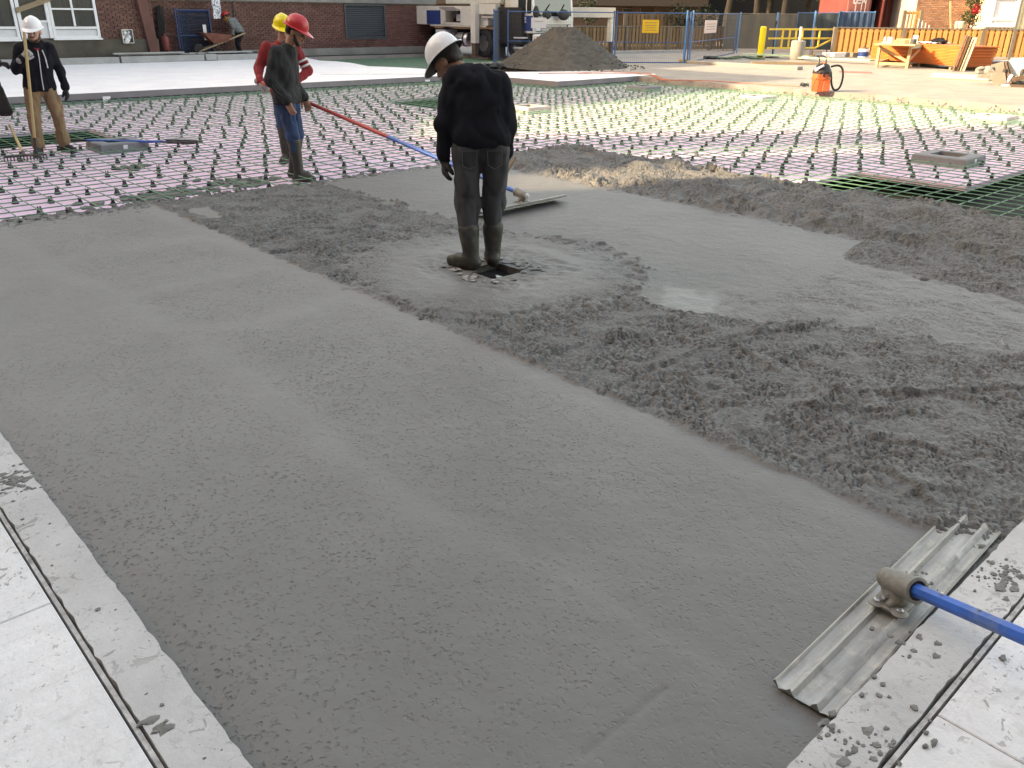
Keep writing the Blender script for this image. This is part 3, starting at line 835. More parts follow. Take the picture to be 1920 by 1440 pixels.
zp = PY(145, 52, YL).z; ztop = 3.1
window_unit(wB, wC, zs, ztop, [PY(136, 30, YL).x], PY(145, 17, YL).z, zp)
window_unit(w0 - 3, wA - .1, zs - .02, ztop, [], None, PY(20, 52, YL).z)
dr = MB(); y = YL - .05
for xx in (wA - .02, wB - .06): dr.box((xx, y, (zs + ztop) / 2), (.1, .12, ztop - zs))
dr.box(((wA + wB) / 2 - .04, y, PY(70, 40, YL).z), (wB - wA - .14, .1, .06))
dr = dr.build('door_frame', m_white, bA)
mb = MB(); mb.box(((wA + wB) / 2 - .04, y + .015, (zs + PY(70, 42, YL).z) / 2), (wB - wA - .15, .04, PY(70, 42, YL).z - zs)); mb.build('door_panel', m_panel, dr)
mb = MB(); mb.box(((wA + wB) / 2 - .04, y + .02, (ztop + PY(70, 38, YL).z) / 2), (wB - wA - .15, .012, ztop - PY(70, 38, YL).z)); mb.build('pane', m_glass, dr)
mb = MB(); mb.box(((wA + wB) / 2 - .04, y + .06, (ztop + PY(70, 38, YL).z) / 2), (wB - wA - .15, .012, ztop - PY(70, 38, YL).z)); mb.build('curtain', m_curt, dr)
mb = MB(); p, r = PY(30, 20, YL - .14), PY(92, -2, YL - .14); mb.beam(p, r, .04, .14); o = mb.build('wooden_brace', m_wood); tag(o, 'brown timber nailed slantwise across the white door', 'timber')

# metal junction box hung on the wall
p = PY(238, 68, YL - .1); t = thing('junction_box', 'battered silver metal box fixed on the brick wall above the foundation', 'metal box', p, .05)
mb = MB()
for s in (-1, 1): mb.box((s * .17, 0, 0), (.015, .16, .42)); mb.box((0, 0, s * .205), (.32, .16, .015))
mb.box((0, .075, 0), (.32, .012, .40)); mb.build('case', m_steel, t)
mb = MB()
for i, (x, z, r) in enumerate(((-.05, .1, .07), (.06, -.02, .08), (-.02, -.13, .1), (.08, .12, .05))): mb.ball((x, .02, z), (r, .07, r), 8, seed=i, lump=.3)
mb.build('foil', m_white, t)

# kerb blocks and timbers at the back of the slab
m_kerb = concrete_slab_mat('precast kerb', (.42, .42, .42), .0, .1, blot=.35)
yk = 30.05
for i, (xa, xb, py0, py1) in enumerate(((-6, 225, 125, 115), (228, 385, 117, 111), (387, 408, 117, 110), (408, 560, 114, 111))):
    a = PY(xa, 118, yk).x; b = PY(xb, 118, yk).x
    mb = MB(); mb.box(((a + b) / 2, yk + .12 + .02 * (i % 2), .09 + .012 * (i % 3)), (b - a - .02, .3, .20), bev=.012)
    o = mb.build('kerb_block', m_kerb); tag(o, ['long grey kerb block behind the tan-trousered worker', 'grey kerb block left of the wheelbarrow below the dirt', 'short grey kerb block between two long ones', 'grey kerb block below the wheelbarrow worker'][i], 'kerb block', 'kerb blocks along the back of the slab')
for i, (xa, xb, z, dy) in enumerate(((216, 348, .29, .1), (230, 400, .24, .25), (395, 480, .26, .2))):
    a = PY(xa, 110, yk).x; b = PY(xb, 110, yk).x
    mb = MB(); mb.beam((a, yk + dy, z), (b, yk + dy + .06 * i, z), .14, .045); o = mb.build('plank', m_kerb); tag(o, ['thin grey plank on top of the kerb, foremost', 'longest grey plank lying behind the front one', 'short grey plank toward the wheelbarrow'][i], 'plank', 'planks on the kerb')
# dirt strip
nx_, ny_ = 160, 14; X1, Y1 = np.meshgrid(np.linspace(PY(200, 110, yk).x, PY(562, 110, yk).x, nx_), np.linspace(30.25, 31.28, ny_), indexing='ij')
nz = fnoise(nx_, ny_ * 4, .07, .2, 1.0, 21)[:, :ny_]
o = grid_mesh('dirt_strip', X1, Y1, .13 + .05 * nz + .09 * np.exp(-((X1 - PY(330, 110, 30.8).x) / 1.0) ** 2), None, mat('brown dirt', (.075, .062, .045), .95, .35, 8, .02, 25, dirt=.3, dirtcol=(.06, .075, .03)))
tag(o, 'strip of brown dirt along the foot of the brick wall', kind='structure')

# leaning dark board and red can in the corner
p0 = PY(312, 90, YL + .2)
mb = MB(); a = PY(300, 12, YR - .1); mb.beam((p0.x - .1, YR - .35, .2), (a.x, YR - .08, a.z), .12, .28); o = mb.build('dark_board', m_blackp); tag(o, 'tall dark board leaning in the corner of the brick wall', 'board')
p0 = PY(312, 93, 30.8); t = thing('red_can', 'dark red can standing on the dirt by the leaning board', 'can', (p0.x, 30.8, .2))
m_redcan = mat('faded red paint', (.17, .03, .03), .6, .3, 8, dirt=.3)
mb = MB(); mb.lathe([(.12, 0), (.13, .02), (.13, .5), (.11, .56), (.04, .6), (.04, .66)], 14); mb.build('body', m_redcan, t, True)
mb = MB(); mb.tube([(0, 0, .62), (.05, 0, .8), (.13, 0, .9)], .012, 6); mb.build('spout', m_blackp, t)

# blue temporary fence panels stacked against the wall
m_blue = mat('blue fence paint', (.022, .10, .26), .5, .2, 10)
m_wire = mat('dark fence wire', (.03, .05, .085), .5, .2, 10)
m_blued = mat('dark blue fence paint', (.015, .05, .14), .55, .25, 10)


def fence_panel(name, label, a, b, z0, z1, m, wires=.06, mids=(.42,), group=None, wr=.0035, post=.024, lean=0.0, cat='fence panel'):
    """tubular frame with a wire mesh; a, b are the ground points"""
    a, b = Vector((a[0], a[1], 0)), Vector((b[0], b[1], 0)); L = (b - a).length; ang = math.atan2(b.y - a.y, b.x - a.x)
    t = thing(name, label, cat, (a.x, a.y, z0), ang, group); t.rotation_euler.x = lean
    H = z1 - z0
    for x in (0, L):
        mb = MB(); mb.tube([(x, 0, 0), (x, 0, H + .06)], post, 8); mb.build('post', m, t, True)
    for z in (.02, H):
        mb = MB(); mb.tube([(0, 0, z), (L, 0, z)], post * .75, 8); mb.build('rail', m, t, True)
    for k in mids:
        mb = MB(); mb.tube([(0, 0, H * k), (L, 0, H * k)], post * .6, 6); mb.build('rail', m, t, True)
    mb = MB(); n = int(L / wires)
    for i in range(1, n): x = L * i / n; mb.tube([(x, .01, .02), (x, .01, H)], wr, 4, False)
    n = int(H / (wires * 2.2))
    for i in range(1, n): z = H * i / n; mb.tube([(0, .012, z), (L, .012, z)], wr, 4, False)
    tag(mb.build('wire_mesh', m_wire, t), kind='stuff'); return t


a = PY(338, 93, 30.75); b = PY(400, 93, 30.75); zt = PY(370, 19, 30.75).z
for i in range(5):
    fence_panel('mesh_fence', ['front blue fence panel of the stack against the brick wall', 'second blue fence panel in the stack by the wall', 'middle blue fence panel in the stack by the wall', 'fourth blue fence panel in the stack by the wall', 'rearmost blue fence panel of the stack by the wall'][i],
                (a.x + .12 * i, 30.75 + .09 * i), (b.x + .03 * i, 30.75 + .09 * i), .2, zt - .02 * i, m_blued, .07, group='blue fence panels stacked by the wall', wr=.006)
p = PY(405, 15, 30.7)
mb = MB(); n = 8
vs = []
for j in range(n):
    for i in range(4): vs.append((p.x - .16 + .32 * i / 3 * (1 - .2 * j / n), 30.62 + .03 * math.sin(i * 2 + j * 1.3), p.z + .28 - .62 * j / (n - 1)))
fs = [(j * 4 + i, j * 4 + i + 1, j * 4 + i + 5, j * 4 + i + 4) for j in range(n - 1) for i in range(3)]
mb.add(vs, fs); mb.add([(v[0], v[1] + .006, v[2]) for v in vs], [f[::-1] for f in fs])
q = NT('printed plastic bag'); co = q.coord(); m_bag = q.out(q.mix(q.fr(q.noise(14, 3, .7, co, 1.0), .5, .56), (.66, .68, .72), (.12, .14, .2)), .5)
o = mb.build('plastic_bag', m_bag); tag(o, 'white plastic bag with dark print hanging above the blue panels', 'bag')
mb = MB(); p = PY(370, 52, 30.72); mb.box((p.x + .25, 30.70, p.z - .15), (.12, .01, .5)); o = mb.build('paper_sign', m_panel); tag(o, 'narrow pale notice fixed on the stacked blue panels', 'notice')
mb = MB(); p = PY(437, 20, YR - .05); mb.tube([(p.x, YR - .05, .3), (p.x + .05, YR - .05, 3)], .02, 6); o = mb.build('conduit', m_dkgrey); tag(o, 'thin grey conduit running up the brick wall', 'conduit')

# ------------------------------------------------------------------ added blocks, outside the picture, that shade the pour
m_far = mat('far grey render', (.27, .25, .23), .9, .15, .4)


def tower(label, f0, f1, r0, r1, h, base=-.4):
    """added shade block between the sun-parallel lines through (r=0, f0) and (0, f1)"""
    tn = math.tan(math.radians(SUN_AZ))
    P = [(r0, f0 + r0 * tn), (r1, f0 + r1 * tn), (r1, f1 + r1 * tn), (r0, f1 + r0 * tn)]
    P = [RF(*p) for p in P]
    t = thing('shade_block', label, 'building')
    mb = MB(); mb.prism([(p.x, p.y) for p in P], base, h); mb.build('wall', m_far, t)
    mb = MB(); a, b = P[1], P[2]; L = (b - a).length; d = (b - a).normalized(); nrm = Vector((d.y, -d.x, 0))
    for zz in np.arange(max(base, 0) + 1.2, h - 1.5, 2.9):
        for u in np.arange(1.2, L - 1.0, 2.6):
            c = a + d * u + nrm * .02; mb.box((c.x, c.y, zz + .6), (.04, 1.2, 1.3), rz=math.atan2(nrm.y, nrm.x))
    if mb.v: mb.build('windows', m_glass, t)
    return t


tower('tall brick block left of the yard, outside the picture', -30, 8.55, -40, -25, 28)
tower('narrow brick stair tower beside the tall block', 9.5, 11.35, -40, -25, 26)
tower('brick corner wing nearest the yard', 11.8, 13.6, -40, -25, 26)
tower('low link between the brick towers', 8.56, 9.49, -39, -25.5, 12.6)
tower('bridge high up between the brick towers', 8.555, 9.495, -26.6, -25.6, 25, 15.2)
tower('bridge high up beside the brick corner wing', 11.355, 11.795, -26.6, -25.6, 25, 15.9)
tower('four storey brick row between the towers and the yard corner', 13.61, 29.5, -40, -25.2, 11.6)
tower('low link beside the brick corner wing', 11.36, 11.79, -39, -25.5, 13.0)

t = thing('shade_block', 'dark brick block behind the photographer, outside the picture', 'building')  # added out of view to block sky light from behind the camera
mb = MB(); P = [RF(*p) for p in ((-24, -9), (34, -9), (34, -24), (-24, -24))]; mb.prism([(p.x, p.y) for p in P], -.4, 22); mb.build('wall', m_brickb, t)
mb = MB()
for zz in np.arange(1.2, 20, 2.9):
    for u in np.arange(-22, 33, 2.8):
        c = RF(u, -8.99, zz + .6); mb.box(c, (1.2, .04, 1.4), rz=math.atan2(RF(1, 0).y, RF(1, 0).x))
mb.build('windows', m_glass, t)

# ------------------------------------------------------------------ pump truck
m_cream = mat('cream truck paint', (.64, .61, .54), .4, .08, 2, dirt=.2, dirtcol=(.35, .3, .22))
m_twhite = mat('white truck paint', (.66, .66, .64), .35, .06, 2, dirt=.15, dirtcol=(.35, .33, .3))
m_tblue = mat('blue truck paint', (.018, .045, .17), .4, .1, 2)
m_tyre = mat('tyre rubber', (.022, .022, .023), .9, .3, 14, .004, 60, dirt=.3, dirtcol=(.08, .075, .065))
m_rim = mat('wheel metal', (.35, .35, .35), .45, .2, 12, metal=.5)
m_alu = mat('polished tank', (.6, .6, .62), .3, .1, 3, metal=.85)
m_dark2 = mat('dark chassis', (.02, .02, .021), .7, .3, 10)
m_rust = mat('rusty leg', (.10, .065, .045), .8, .3, 10)
m_mirror = mat('dark cab glass', (.02, .025, .025), .08, .1, 3, spec=.8)
th = (.75, -.66); tl = (.66, .75)
TO = RF(.04, 34.9, -.02)
hx = RF(*th); TRZ = math.atan2(hx.y, hx.x)
truck = thing('pump_truck', 'cream and blue concrete pump truck parked behind the sand pile', 'truck', TO, TRZ)
TMi = (Matrix.Translation(TO) @ Matrix.Rotation(TRZ, 4, 'Z')).inverted()
Hw = RF(*th); Lw = RF(*tl)


def TP(px, py, off=0.0):
    """photograph pixel on the truck's side plane (off metres outwards) -> local x, z"""
    a = TO - Lw * off; p = TMi @ PL(px, py, a, a + Hw); return p.x, p.z


def trect(x0, y0, x1, y1, off=0.0):
    (a, zt), (b, _) = TP(x0, y0, off), TP(x1, y0, off); zb = TP((x0 + x1) / 2, y1, off)[1]; return min(a, b), max(a, b), zb, zt


def tbox(name, px, dy0, dy1, m, off=0.0, bev=.012, parent=truck, top=None):
    a, b, z0, z1 = trect(*px, off); z1 = top or z1
    mb = MB(); mb.box(((a + b) / 2, (dy0 + dy1) / 2, (z0 + z1) / 2), (b - a, dy1 - dy0, z1 - z0), bev=bev); return mb.build(name, m, parent)


def wheel(x, y, r=.52, wd=.32, steer=0.0):
    w_ = bpy.data.objects.new('wheel', None); link(w_, truck); w_.location = (x, y + wd / 2, r); w_.rotation_euler = (math.pi / 2, 0, steer)
    mb = MB(); h = wd / 2
    mb.lathe([(.30, h - .02), (.36, h), (r - .06, h), (r, h - .05), (r, -h + .05), (r - .06, -h), (.36, -h), (.30, -h + .02)], 36)
    for k in range(36):
        a = 2 * math.pi * k / 36; M3 = Matrix.Rotation(a, 3, 'Z')
        for s in (-1, 1): mb.box(M3 @ Vector((r, 0, s * h * .5)), (.03, .045, h * .7), R=M3 @ Matrix.Rotation(s * .5, 3, 'X'))
    mb.build('tyre', m_tyre, w_, True)
    mb = MB(); mb.lathe([(.30, h - .02), (.28, h - .06), (.20, h - .10), (.14, h - .04), (.10, h - .02), (0, h - .02)], 24)
    for k in range(10): a = 2 * math.pi * k / 10; mb.ball((.165 * math.cos(a), .165 * math.sin(a), h - .06), .016, 6)
    mb.build('rim', m_rim, w_, True)
    return w_


wheel(0, 0); wx = TP(905, 106)[0]
wheel(wx, 0, steer=.0); wheel(0, 2.2); wheel(wx, 2.2)
for k in (wx - 4.4, wx - 5.8): wheel(k, 0); wheel(k, 2.2)
mb = MB(); mb.box((-3.2, 1.25, .85), (10, .9, .3)); mb.box((-3.2, 1.25, .62), (9, 1.6, .2)); mb.build('chassis', m_dark2, truck)
xr_ = TP(812, 40)[0] - 3
a, b, z0, z1 = trect(826, 11, 915, 47)
oa, ob, oz0, oz1 = trect(835, 20, 863, 42)
mb = MB(); mb.box(((xr_ + oa) / 2, 1.25, (z0 + z1) / 2), (oa - xr_, 2.5, z1 - z0)); mb.box(((ob + b) / 2, 1.25, (z0 + z1) / 2), (b - ob, 2.5, z1 - z0))
mb.box(((oa + ob) / 2, 1.25, (z0 + oz0) / 2), (ob - oa, 2.5, oz0 - z0)); mb.box(((oa + ob) / 2, 1.25, (z1 + oz1) / 2), (ob - oa, 2.5, z1 - oz1)); mb.box(((oa + ob) / 2, 1.6, (oz0 + oz1) / 2), (ob - oa, 1.4, oz1 - oz0))
mb.build('body_panel', m_cream, truck)
mb = MB(); mb.box(((oa + ob) / 2, .80, (oz0 + oz1) / 2), (ob - oa - .01, .1, oz1 - oz0 - .01)); lk = mb.build('locker_interior', m_dark2, truck)
c_, d_, e_, f_ = trect(849, 26, 860, 40)
mb = MB(); mb.box(((c_ + d_) / 2, .3, (e_ + f_) / 2), (d_ - c_, .2, f_ - e_), bev=.01); mb.build('control_unit', m_panel, lk)
mb = MB()
for i in range(7): mb.ball((oa + .12 + i * .07, .4 + .1 * (i % 2), oz0 + .1 + .05 * (i % 3)), (.06, .08, .09), 7, seed=i, lump=.4)
mb.build('clutter', [m_redcan], lk)
a2, b2, y2, z2 = trect(836, 15, 864, 20)
mb = MB(); mb.beam((oa, -.02, oz1 + .02), (oa, -.35, oz1 + .1), .02, .02); mb.quad((oa, -.01, oz1 + .03), (ob, -.01, oz1 + .03), (ob, -.40, oz1 + .14), (oa, -.40, oz1 + .14)); mb.quad((oa, -.01, oz1 + .036), (oa, -.40, oz1 + .146), (ob, -.40, oz1 + .146), (ob, -.01, oz1 + .036)); mb.build('locker_flap', m_cream, truck)
tbox('body_ledge', (808, 46, 912, 50), -.05, 2.4, m_cream)
tbox('blue_panel', (800, 19, 826, 45), -.02, .0 - .003, m_tblue)
tbox('tool_box', (815, 55, 832, 83), .05, .8, m_panel)
a, b, z0, z1 = trect(843, 60, 872, 87)
mb = MB(); r = (z1 - z0) / 2; M4 = Matrix.Translation((a, r + .02, (z0 + z1) / 2)) @ Matrix.Rotation(math.pi / 2, 4, 'Y')
L_ = b - a; mb.lathe([(0, 0), (r * .9, 0), (r, .04), (r, L_ - .04), (r * .9, L_), (0, L_)], 24, M4)
tk = mb.build('fuel_tank', m_alu, truck, True)
mb = MB()
for u in (.2, .75): mb.lathe([(r + .012, L_ * u), (r + .012, L_ * u + .08)], 24, M4)
mb.build('strap', m_dark2, tk, True)
# boom base over the deck
a, b, z0, z1 = trect(818, -30, 922, 7)
mb = MB(); mb.box(((a + b) / 2, 1.0, (z0 + z1) / 2), (b - a, 1.0, z1 - z0), bev=.03); mb.build('boom_section', m_cream, truck)
mb = MB(); c0 = TP(935, 14); mb.lathe([(.55, 1.5), (.62, 1.55), (.62, 2.6), (.4, 2.7), (.35, 3.6)], 24, Matrix.Translation((c0[0], 1.25, 0))); mb.build('turret', m_cream, truck, True)
# outrigger beside the wheel
lg = MB(); a, b, z0, z1 = trect(884.5, 6, 894.5, 81, .3)
xm = (a + b) / 2; lg.box((xm, -.28, (z0 + z1) / 2), (.26, .24, z1 - z0), bev=.012); lgo = lg.build('outrigger_leg', m_cream, truck)
mb = MB(); mb.box((xm, -.28, z0 / 2 + .02), (.20, .18, z0)); mb.box((xm, -.28, .03), (.4, .4, .05), bev=.01); mb.build('jack_foot', m_rust, lgo)
a3, b3, z3, z4 = trect(893, 8, 930, 27, .1)
mb = MB(); mb.box(((xm + b3) / 2 + .05, -.05, (z3 + z4) / 2), (b3 - xm, .3, z4 - z3), bev=.012); mb.box(((xm + b3) / 2 + .1, -.02, z3 - .09), (b3 - xm - .2, .16, .07)); mb.build('outrigger_beam', m_cream, truck)
a, b, z0, z1 = trect(894, 33, 912, 48, .02)
mb = MB()
for i in range(6): mb.box((a + .1 + .1 * i, -.008, z0 + .12 + .12 * (i % 3)), (.06, .006, .08))
mb.build('sticker', [m_white], truck)
# cab
xf = TP(1000, 60)[0]; xb_ = TP(958, 60)[0]
zw = TP(985, 30)[1]; zbot = TP(985, 62)[1]; ztop = 3.2; W = 2.45
mb = MB()
prof = [(xb_, zbot), (xf - .02, zbot), (xf, zbot + .1), (xf, zw - .05), (xf - .22, ztop), (xb_, ztop)]
n = len(prof); vs = [(x, y, z) for y in (0, W) for x, z in prof]
mb.add(vs, [tuple(range(n)), tuple(range(2 * n - 1, n - 1, -1))] + [(i, n + i, n + (i + 1) % n, (i + 1) % n) for i in range(n)])
cab = mb.build('cab', m_twhite, truck)
a, b, z0, z1 = trect(969, 29, 999, 58)
mb = MB(); mb.box(((a + b) / 2, -.006, (z0 + z1) / 2), (b - a, .012, z1 - z0)); dd = mb.build('blue_door_panel', m_tblue, cab)
mb = MB()
for i, (u, v, wd) in enumerate(((975, 33, 9), (976, 36.5, 7), (975, 41, 10))):
    x, z = TP(u, v); mb.box((x + .18, -.014, z), (wd * .03, .004, .055))
mb.build('door_lettering', m_white, dd)
a, b, z0, z1 = trect(972, -20, 997, 25)
mb = MB(); mb.box(((a + b) / 2, -.004, (z0 + z1) / 2), (b - a, .012, z1 - z0)); mb.build('side_window', m_mirror, cab)
mb = MB(); mb.box(((a + b) / 2 + .1, -.006, (z0 + z1) / 2), (.05, .022, z1 - z0)); mb.box((a - .02, -.006, (z0 + z1) / 2), (.06, .02, z1 - z0 + .1)); mb.build('window_post', m_twhite, cab)
tilt = math.atan2(.22, ztop - zw)
ws = MB(); q0, q1 = .12, W - .12
zz0, zz1 = zw + .0, ztop - .15
fx = lambda z: xf - .22 * max(0, (z - zw + .05)) / (ztop - zw + .05) + .008
ws.add([(fx(zz0), q0, zz0), (fx(zz0), q1, zz0), (fx(zz1), q1, zz1), (fx(zz1), q0, zz1), (fx(zz0) - .02, q0, zz0), (fx(zz0) - .02, q1, zz0), (fx(zz1) - .02, q1, zz1), (fx(zz1) - .02, q0, zz1)], [(0, 1, 2, 3), (7, 6, 5, 4), (0, 4, 5, 1), (1, 5, 6, 2), (2, 6, 7, 3), (3, 7, 4, 0)])
ws = ws.build('windscreen', m_mirror, cab)
mb = MB(); mb.beam((fx(zz0) + .03, .5, zz0 + .02), (fx(zz0 + .5) + .03, 1.0, zz0 + .42), .02, .02); mb.beam((fx(zz0) + .03, 1.5, zz0 + .02), (fx(zz0 + .5) + .03, 1.9, zz0 + .42), .02, .02); mb.build('wiper', m_dark2, cab)
zg = zbot + .62 * (zw - zbot)
mb = MB(); mb.box((xf + .012, W / 2, zbot + .30 * (zw - zbot)), (.02, W - .3, .42 * (zw - zbot)), bev=.004); mb.build('grille', m_dark2, cab)
mb = MB()
for k in range(5): mb.box((xf + .028, W / 2, zbot + (.14 + .08 * k) * (zw - zbot)), (.012, W - .9, .025))
mb.build('grille_bar', m_twhite, cab)
for yy in (.22, W - .22):
    mb = MB(); mb.box((xf + .04, yy, zbot + .18), (.05, .3, .2), bev=.015); mb.build('headlight', m_panel, cab)
mb = MB(); mb.box((xf + .08, W / 2, zbot - .2), (.3, W, .34), bev=.05); mb.build('bumper', m_twhite, truck)
mb = MB(); mb.ball((xf + .2, -.1, zw + .12), (.1, .16, .25), 10); mb.beam((xf + .1, .0, zw + .3), (xf + .2, -.1, zw + .3), .03, .03); mb.build('mirror', m_dark2, cab, True)
mb = MB(); mb.ball((xf + .25, W * .62, zw + .05), (.12, .35, .2), 12); mb.ball((xf + .25, W * .2, zw + .05), (.1, .25, .16), 12); mb.build('front_mirror', m_dark2, cab, True)
ar = MB(); ar.lathe([(.60, 0), (.70, 0), (.70, .5), (.60, .5)], 24, Matrix.Translation((0, .5, .52)) @ Matrix.Rotation(math.pi / 2, 4, 'X'), 0, -.15, math.pi + .15); ar.build('wheel_arch', m_dark2, truck, True)
for k in range(2):
    mb = MB(); mb.box((xf - .55, -.06, .42 + .36 * k), (.55, .3, .06), bev=.01); mb.build('step', m_panel, truck)
mb = MB(); mb.box((xb_ + .1, .6, 1.2), (1.2, 1.6, 1.3)); mb.build('engine_cover', m_dark2, truck)
# far-side outrigger reaching right
p0 = RF(2.2, 36.4); p1 = RF(5.05, 36.4)
pa = PL(1066, 25, p0, p1); pb = PL(1153, 27, p0, p1); zt = PL(1110, 14, p0, p1).z; zbm = PL(1110, 33, p0, p1).z
ob = MB(); ob.beam(((pa.x), pa.y, (zt + zbm) / 2), (pb.x, pb.y, (zt + zbm) / 2), .3, zt - zbm, bev=.012)
MI = TMi
o = MB(); o.v = [MI @ Vector(v) for v in ob.v]; o.f = ob.f; o.m = ob.m; o.build('outrigger_beam', m_cream, truck)
pc = PL(1146, 40, p0, p1); pd = PL(1146, 78, p0, p1)
ob = MB(); ob.box((pc.x, pc.y, (zbm + pd.z) / 2), (.22, .22, zbm - pd.z), rz=TRZ, bev=.01)
o = MB(); o.v = [MI @ Vector(v) for v in ob.v]; o.f = ob.f; o.m = ob.m; lg2 = o.build('outrigger_leg', m_cream, truck)
ob = MB(); ob.box((pd.x, pd.y, pd.z / 2), (.14, .14, pd.z)); ob.box((pd.x, pd.y, .03), (.4, .4, .06))
o = MB(); o.v = [MI @ Vector(v) for v in ob.v]; o.f = ob.f; o.m = ob.m; o.build('jack_foot', m_rust, lg2)

# ------------------------------------------------------------------ sand pile
n1, n2 = 110, 160
c0 = RF(1.62, 30.3); R0 = 2.25
tt, aa = np.meshgrid(np.linspace(0, 1, n1), np.linspace(0, 2 * np.pi, n2), indexing='ij')
nz = fnoise(n1, n2 - 1, .03, .12, .9, 31); nz = np.concatenate([nz, nz[:, :1]], 1)
nf = fnoise(n1, n2 - 1, .03, .03, .12, 32); nf = np.concatenate([nf, nf[:, :1]], 1)
rad = R0 * (1 + .06 * np.cos(aa * 3 + 1) + .04 * np.cos(aa * 5)); rr_ = tt * rad
hp = 1.36 * np.clip(1 - tt ** 1.18, 0, 1) * (1 - .10 * np.exp(-(tt / .12) ** 2)) + .10 * tt * (1 - tt) * np.sin(aa * 2 + .6)
hp = hp + (.028 * nz + .008 * nf) * np.clip((1 - tt) * 4, 0, 1) * np.clip(tt * 6, 0, 1)
Xp, Yp = c0.x + rr_ * np.cos(aa), c0.y + rr_ * np.sin(aa)
m_sand = mat('grey sand', (.080, .075, .067), .98, .3, 3, .02, 60, dirt=.25, dirtcol=(.06, .052, .044))
o = grid_mesh('sand_pile', Xp, Yp, hp - .03, None, m_sand); tag(o, 'cone of dark grey sand heaped on the yard in front of the truck', 'sand pile')
mb = MB(); rd = random.Random(4)
for k in range(160):
    a_ = rd.uniform(0, 6.28); r_ = R0 * rd.uniform(.85, 1.25); s_ = rd.uniform(.01, .04)
    mb.ball((c0.x + r_ * math.cos(a_), c0.y + r_ * math.sin(a_), s_ * .4 - .02 + max(0, (1 - r_ / R0)) * 1.3), (s_ * 1.3, s_, s_ * .8), 6, seed=k, lump=.3)
tag(mb.build('sand_lumps', m_sand), 'small clods scattered round the sand pile', 'sand', kind='stuff')

# ------------------------------------------------------------------ temporary fences
GZ = -.02
def gp(px, py): p = G(px, py, GZ); return (p.x, p.y)
ztp = HZ(1285, 25, G(1285, 118, GZ))
m_bluel = mat('bright blue fence post', (.05, .20, .42), .45, .15, 10)
f1 = fence_panel('mesh_fence', 'blue mesh site fence panel carrying the yellow notice', gp(1152, 118), gp(1283, 118.5), GZ, ztp, m_blue, .075, wr=.0016, group='blue site fence panels')
f2 = fence_panel('mesh_fence', 'blue mesh site fence panel half hidden behind the sand pile', gp(952, 116), gp(1147, 118), GZ, ztp, m_blue, .075, wr=.0016, group='blue site fence panels')
f3 = fence_panel('mesh_fence', 'blue mesh site fence panel carrying the pale pink notice', gp(1288, 118), gp(1376, 100), GZ, ztp, m_blue, .075, wr=.0016, group='blue site fence panels')
a = G(926, 117, GZ); zz = HZ(926, 20, a)
f4 = fence_panel('mesh_fence', 'narrow blue fence panel seen edge-on beside the truck wheel', gp(926, 117), gp(947, 104), GZ, zz, m_blue, .06, wr=.007, group='blue site fence panels')
for (px, py, dx_) in ((1281, 118.5, -.06), (1292, 118, .10), (1381, 100, .08)):
    a = G(px, py, GZ); mb = MB(); mb.tube([(a.x, a.y, GZ), (a.x, a.y, ztp + .1)], .03, 8); o = mb.build('fence_post', m_bluel, None, True)
    tag(o, {1281: 'blue post at the right end of the yellow-notice panel', 1292: 'blue post at the left end of the pink-notice panel', 1381: 'pale blue post between the pink notice and the yellow gate'}[px], 'post', 'blue fence posts')
mb = MB(); a = G(1284, 117, GZ); mb.box((a.x, a.y, GZ + .06), (.35, .3, .12), bev=.02); o = mb.build('ochre_block', mat('ochre block', (.35, .23, .06), .85, .2, 6)); tag(o, 'ochre block foot under the blue fence posts', 'fence foot')
m_yel = mat('yellow sign', (.70, .42, .025), .5, .06, 6); m_signw = mat('white sign', (.62, .63, .66), .5, .05, 6); m_pink = mat('pale pink sign', (.62, .50, .49), .5, .05, 6)


def sign(px0, py0, px1, py1, a, b, m, label, rows):
    p, r = PL(px0, py0, a, b), PL(px1, py1, a, b); d = Vector((b[0] - a[0], b[1] - a[1], 0)).normalized(); nrm = Vector((d.y, -d.x, 0)) * .03
    c = (p + r) / 2 + nrm; L_ = (Vector((r.x - p.x, r.y - p.y, 0))).length; H = abs(p.z - r.z); ang = math.atan2(d.y, d.x)
    t = thing('sign', label, 'sign', c, ang)
    mb = MB(); mb.box((0, 0, 0), (L_, .012, H), bev=.003); mb.build('board', m, t)
    mb = MB()
    for i, (z, w_) in enumerate(rows): mb.box((0, -.0075, H * z), (L_ * w_, .003, H * .045))
    mb.build('print', mat('faded sign print', (.22, .16, .12), .6, .1, 8), t)


sign(1205, 37, 1234, 62, gp(1152, 118), gp(1283, 118.5), m_yel, 'yellow notice wired to the blue mesh fence', [(.28, .7), (.08, .75), (-.1, .6), (-.28, .7)])
sign(1321, 38, 1341, 61, gp(1288, 118), gp(1376, 100), m_pink, 'pale pink notice on the fence right of the yellow one', [(.2, .75), (0, .7), (-.2, .75)])
sign(996, 33, 1024, 53, gp(952, 116), gp(1147, 118), m_signw, 'white notice on the fence in front of the truck cab', [(.15, .6)])

# ------------------------------------------------------------------ wooden fences behind
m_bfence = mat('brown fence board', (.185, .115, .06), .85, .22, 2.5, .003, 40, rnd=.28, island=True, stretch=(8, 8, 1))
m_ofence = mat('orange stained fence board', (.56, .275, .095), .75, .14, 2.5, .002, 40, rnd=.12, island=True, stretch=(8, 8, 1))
m_post = mat('grey brown post', (.16, .135, .11), .85, .2, 4)


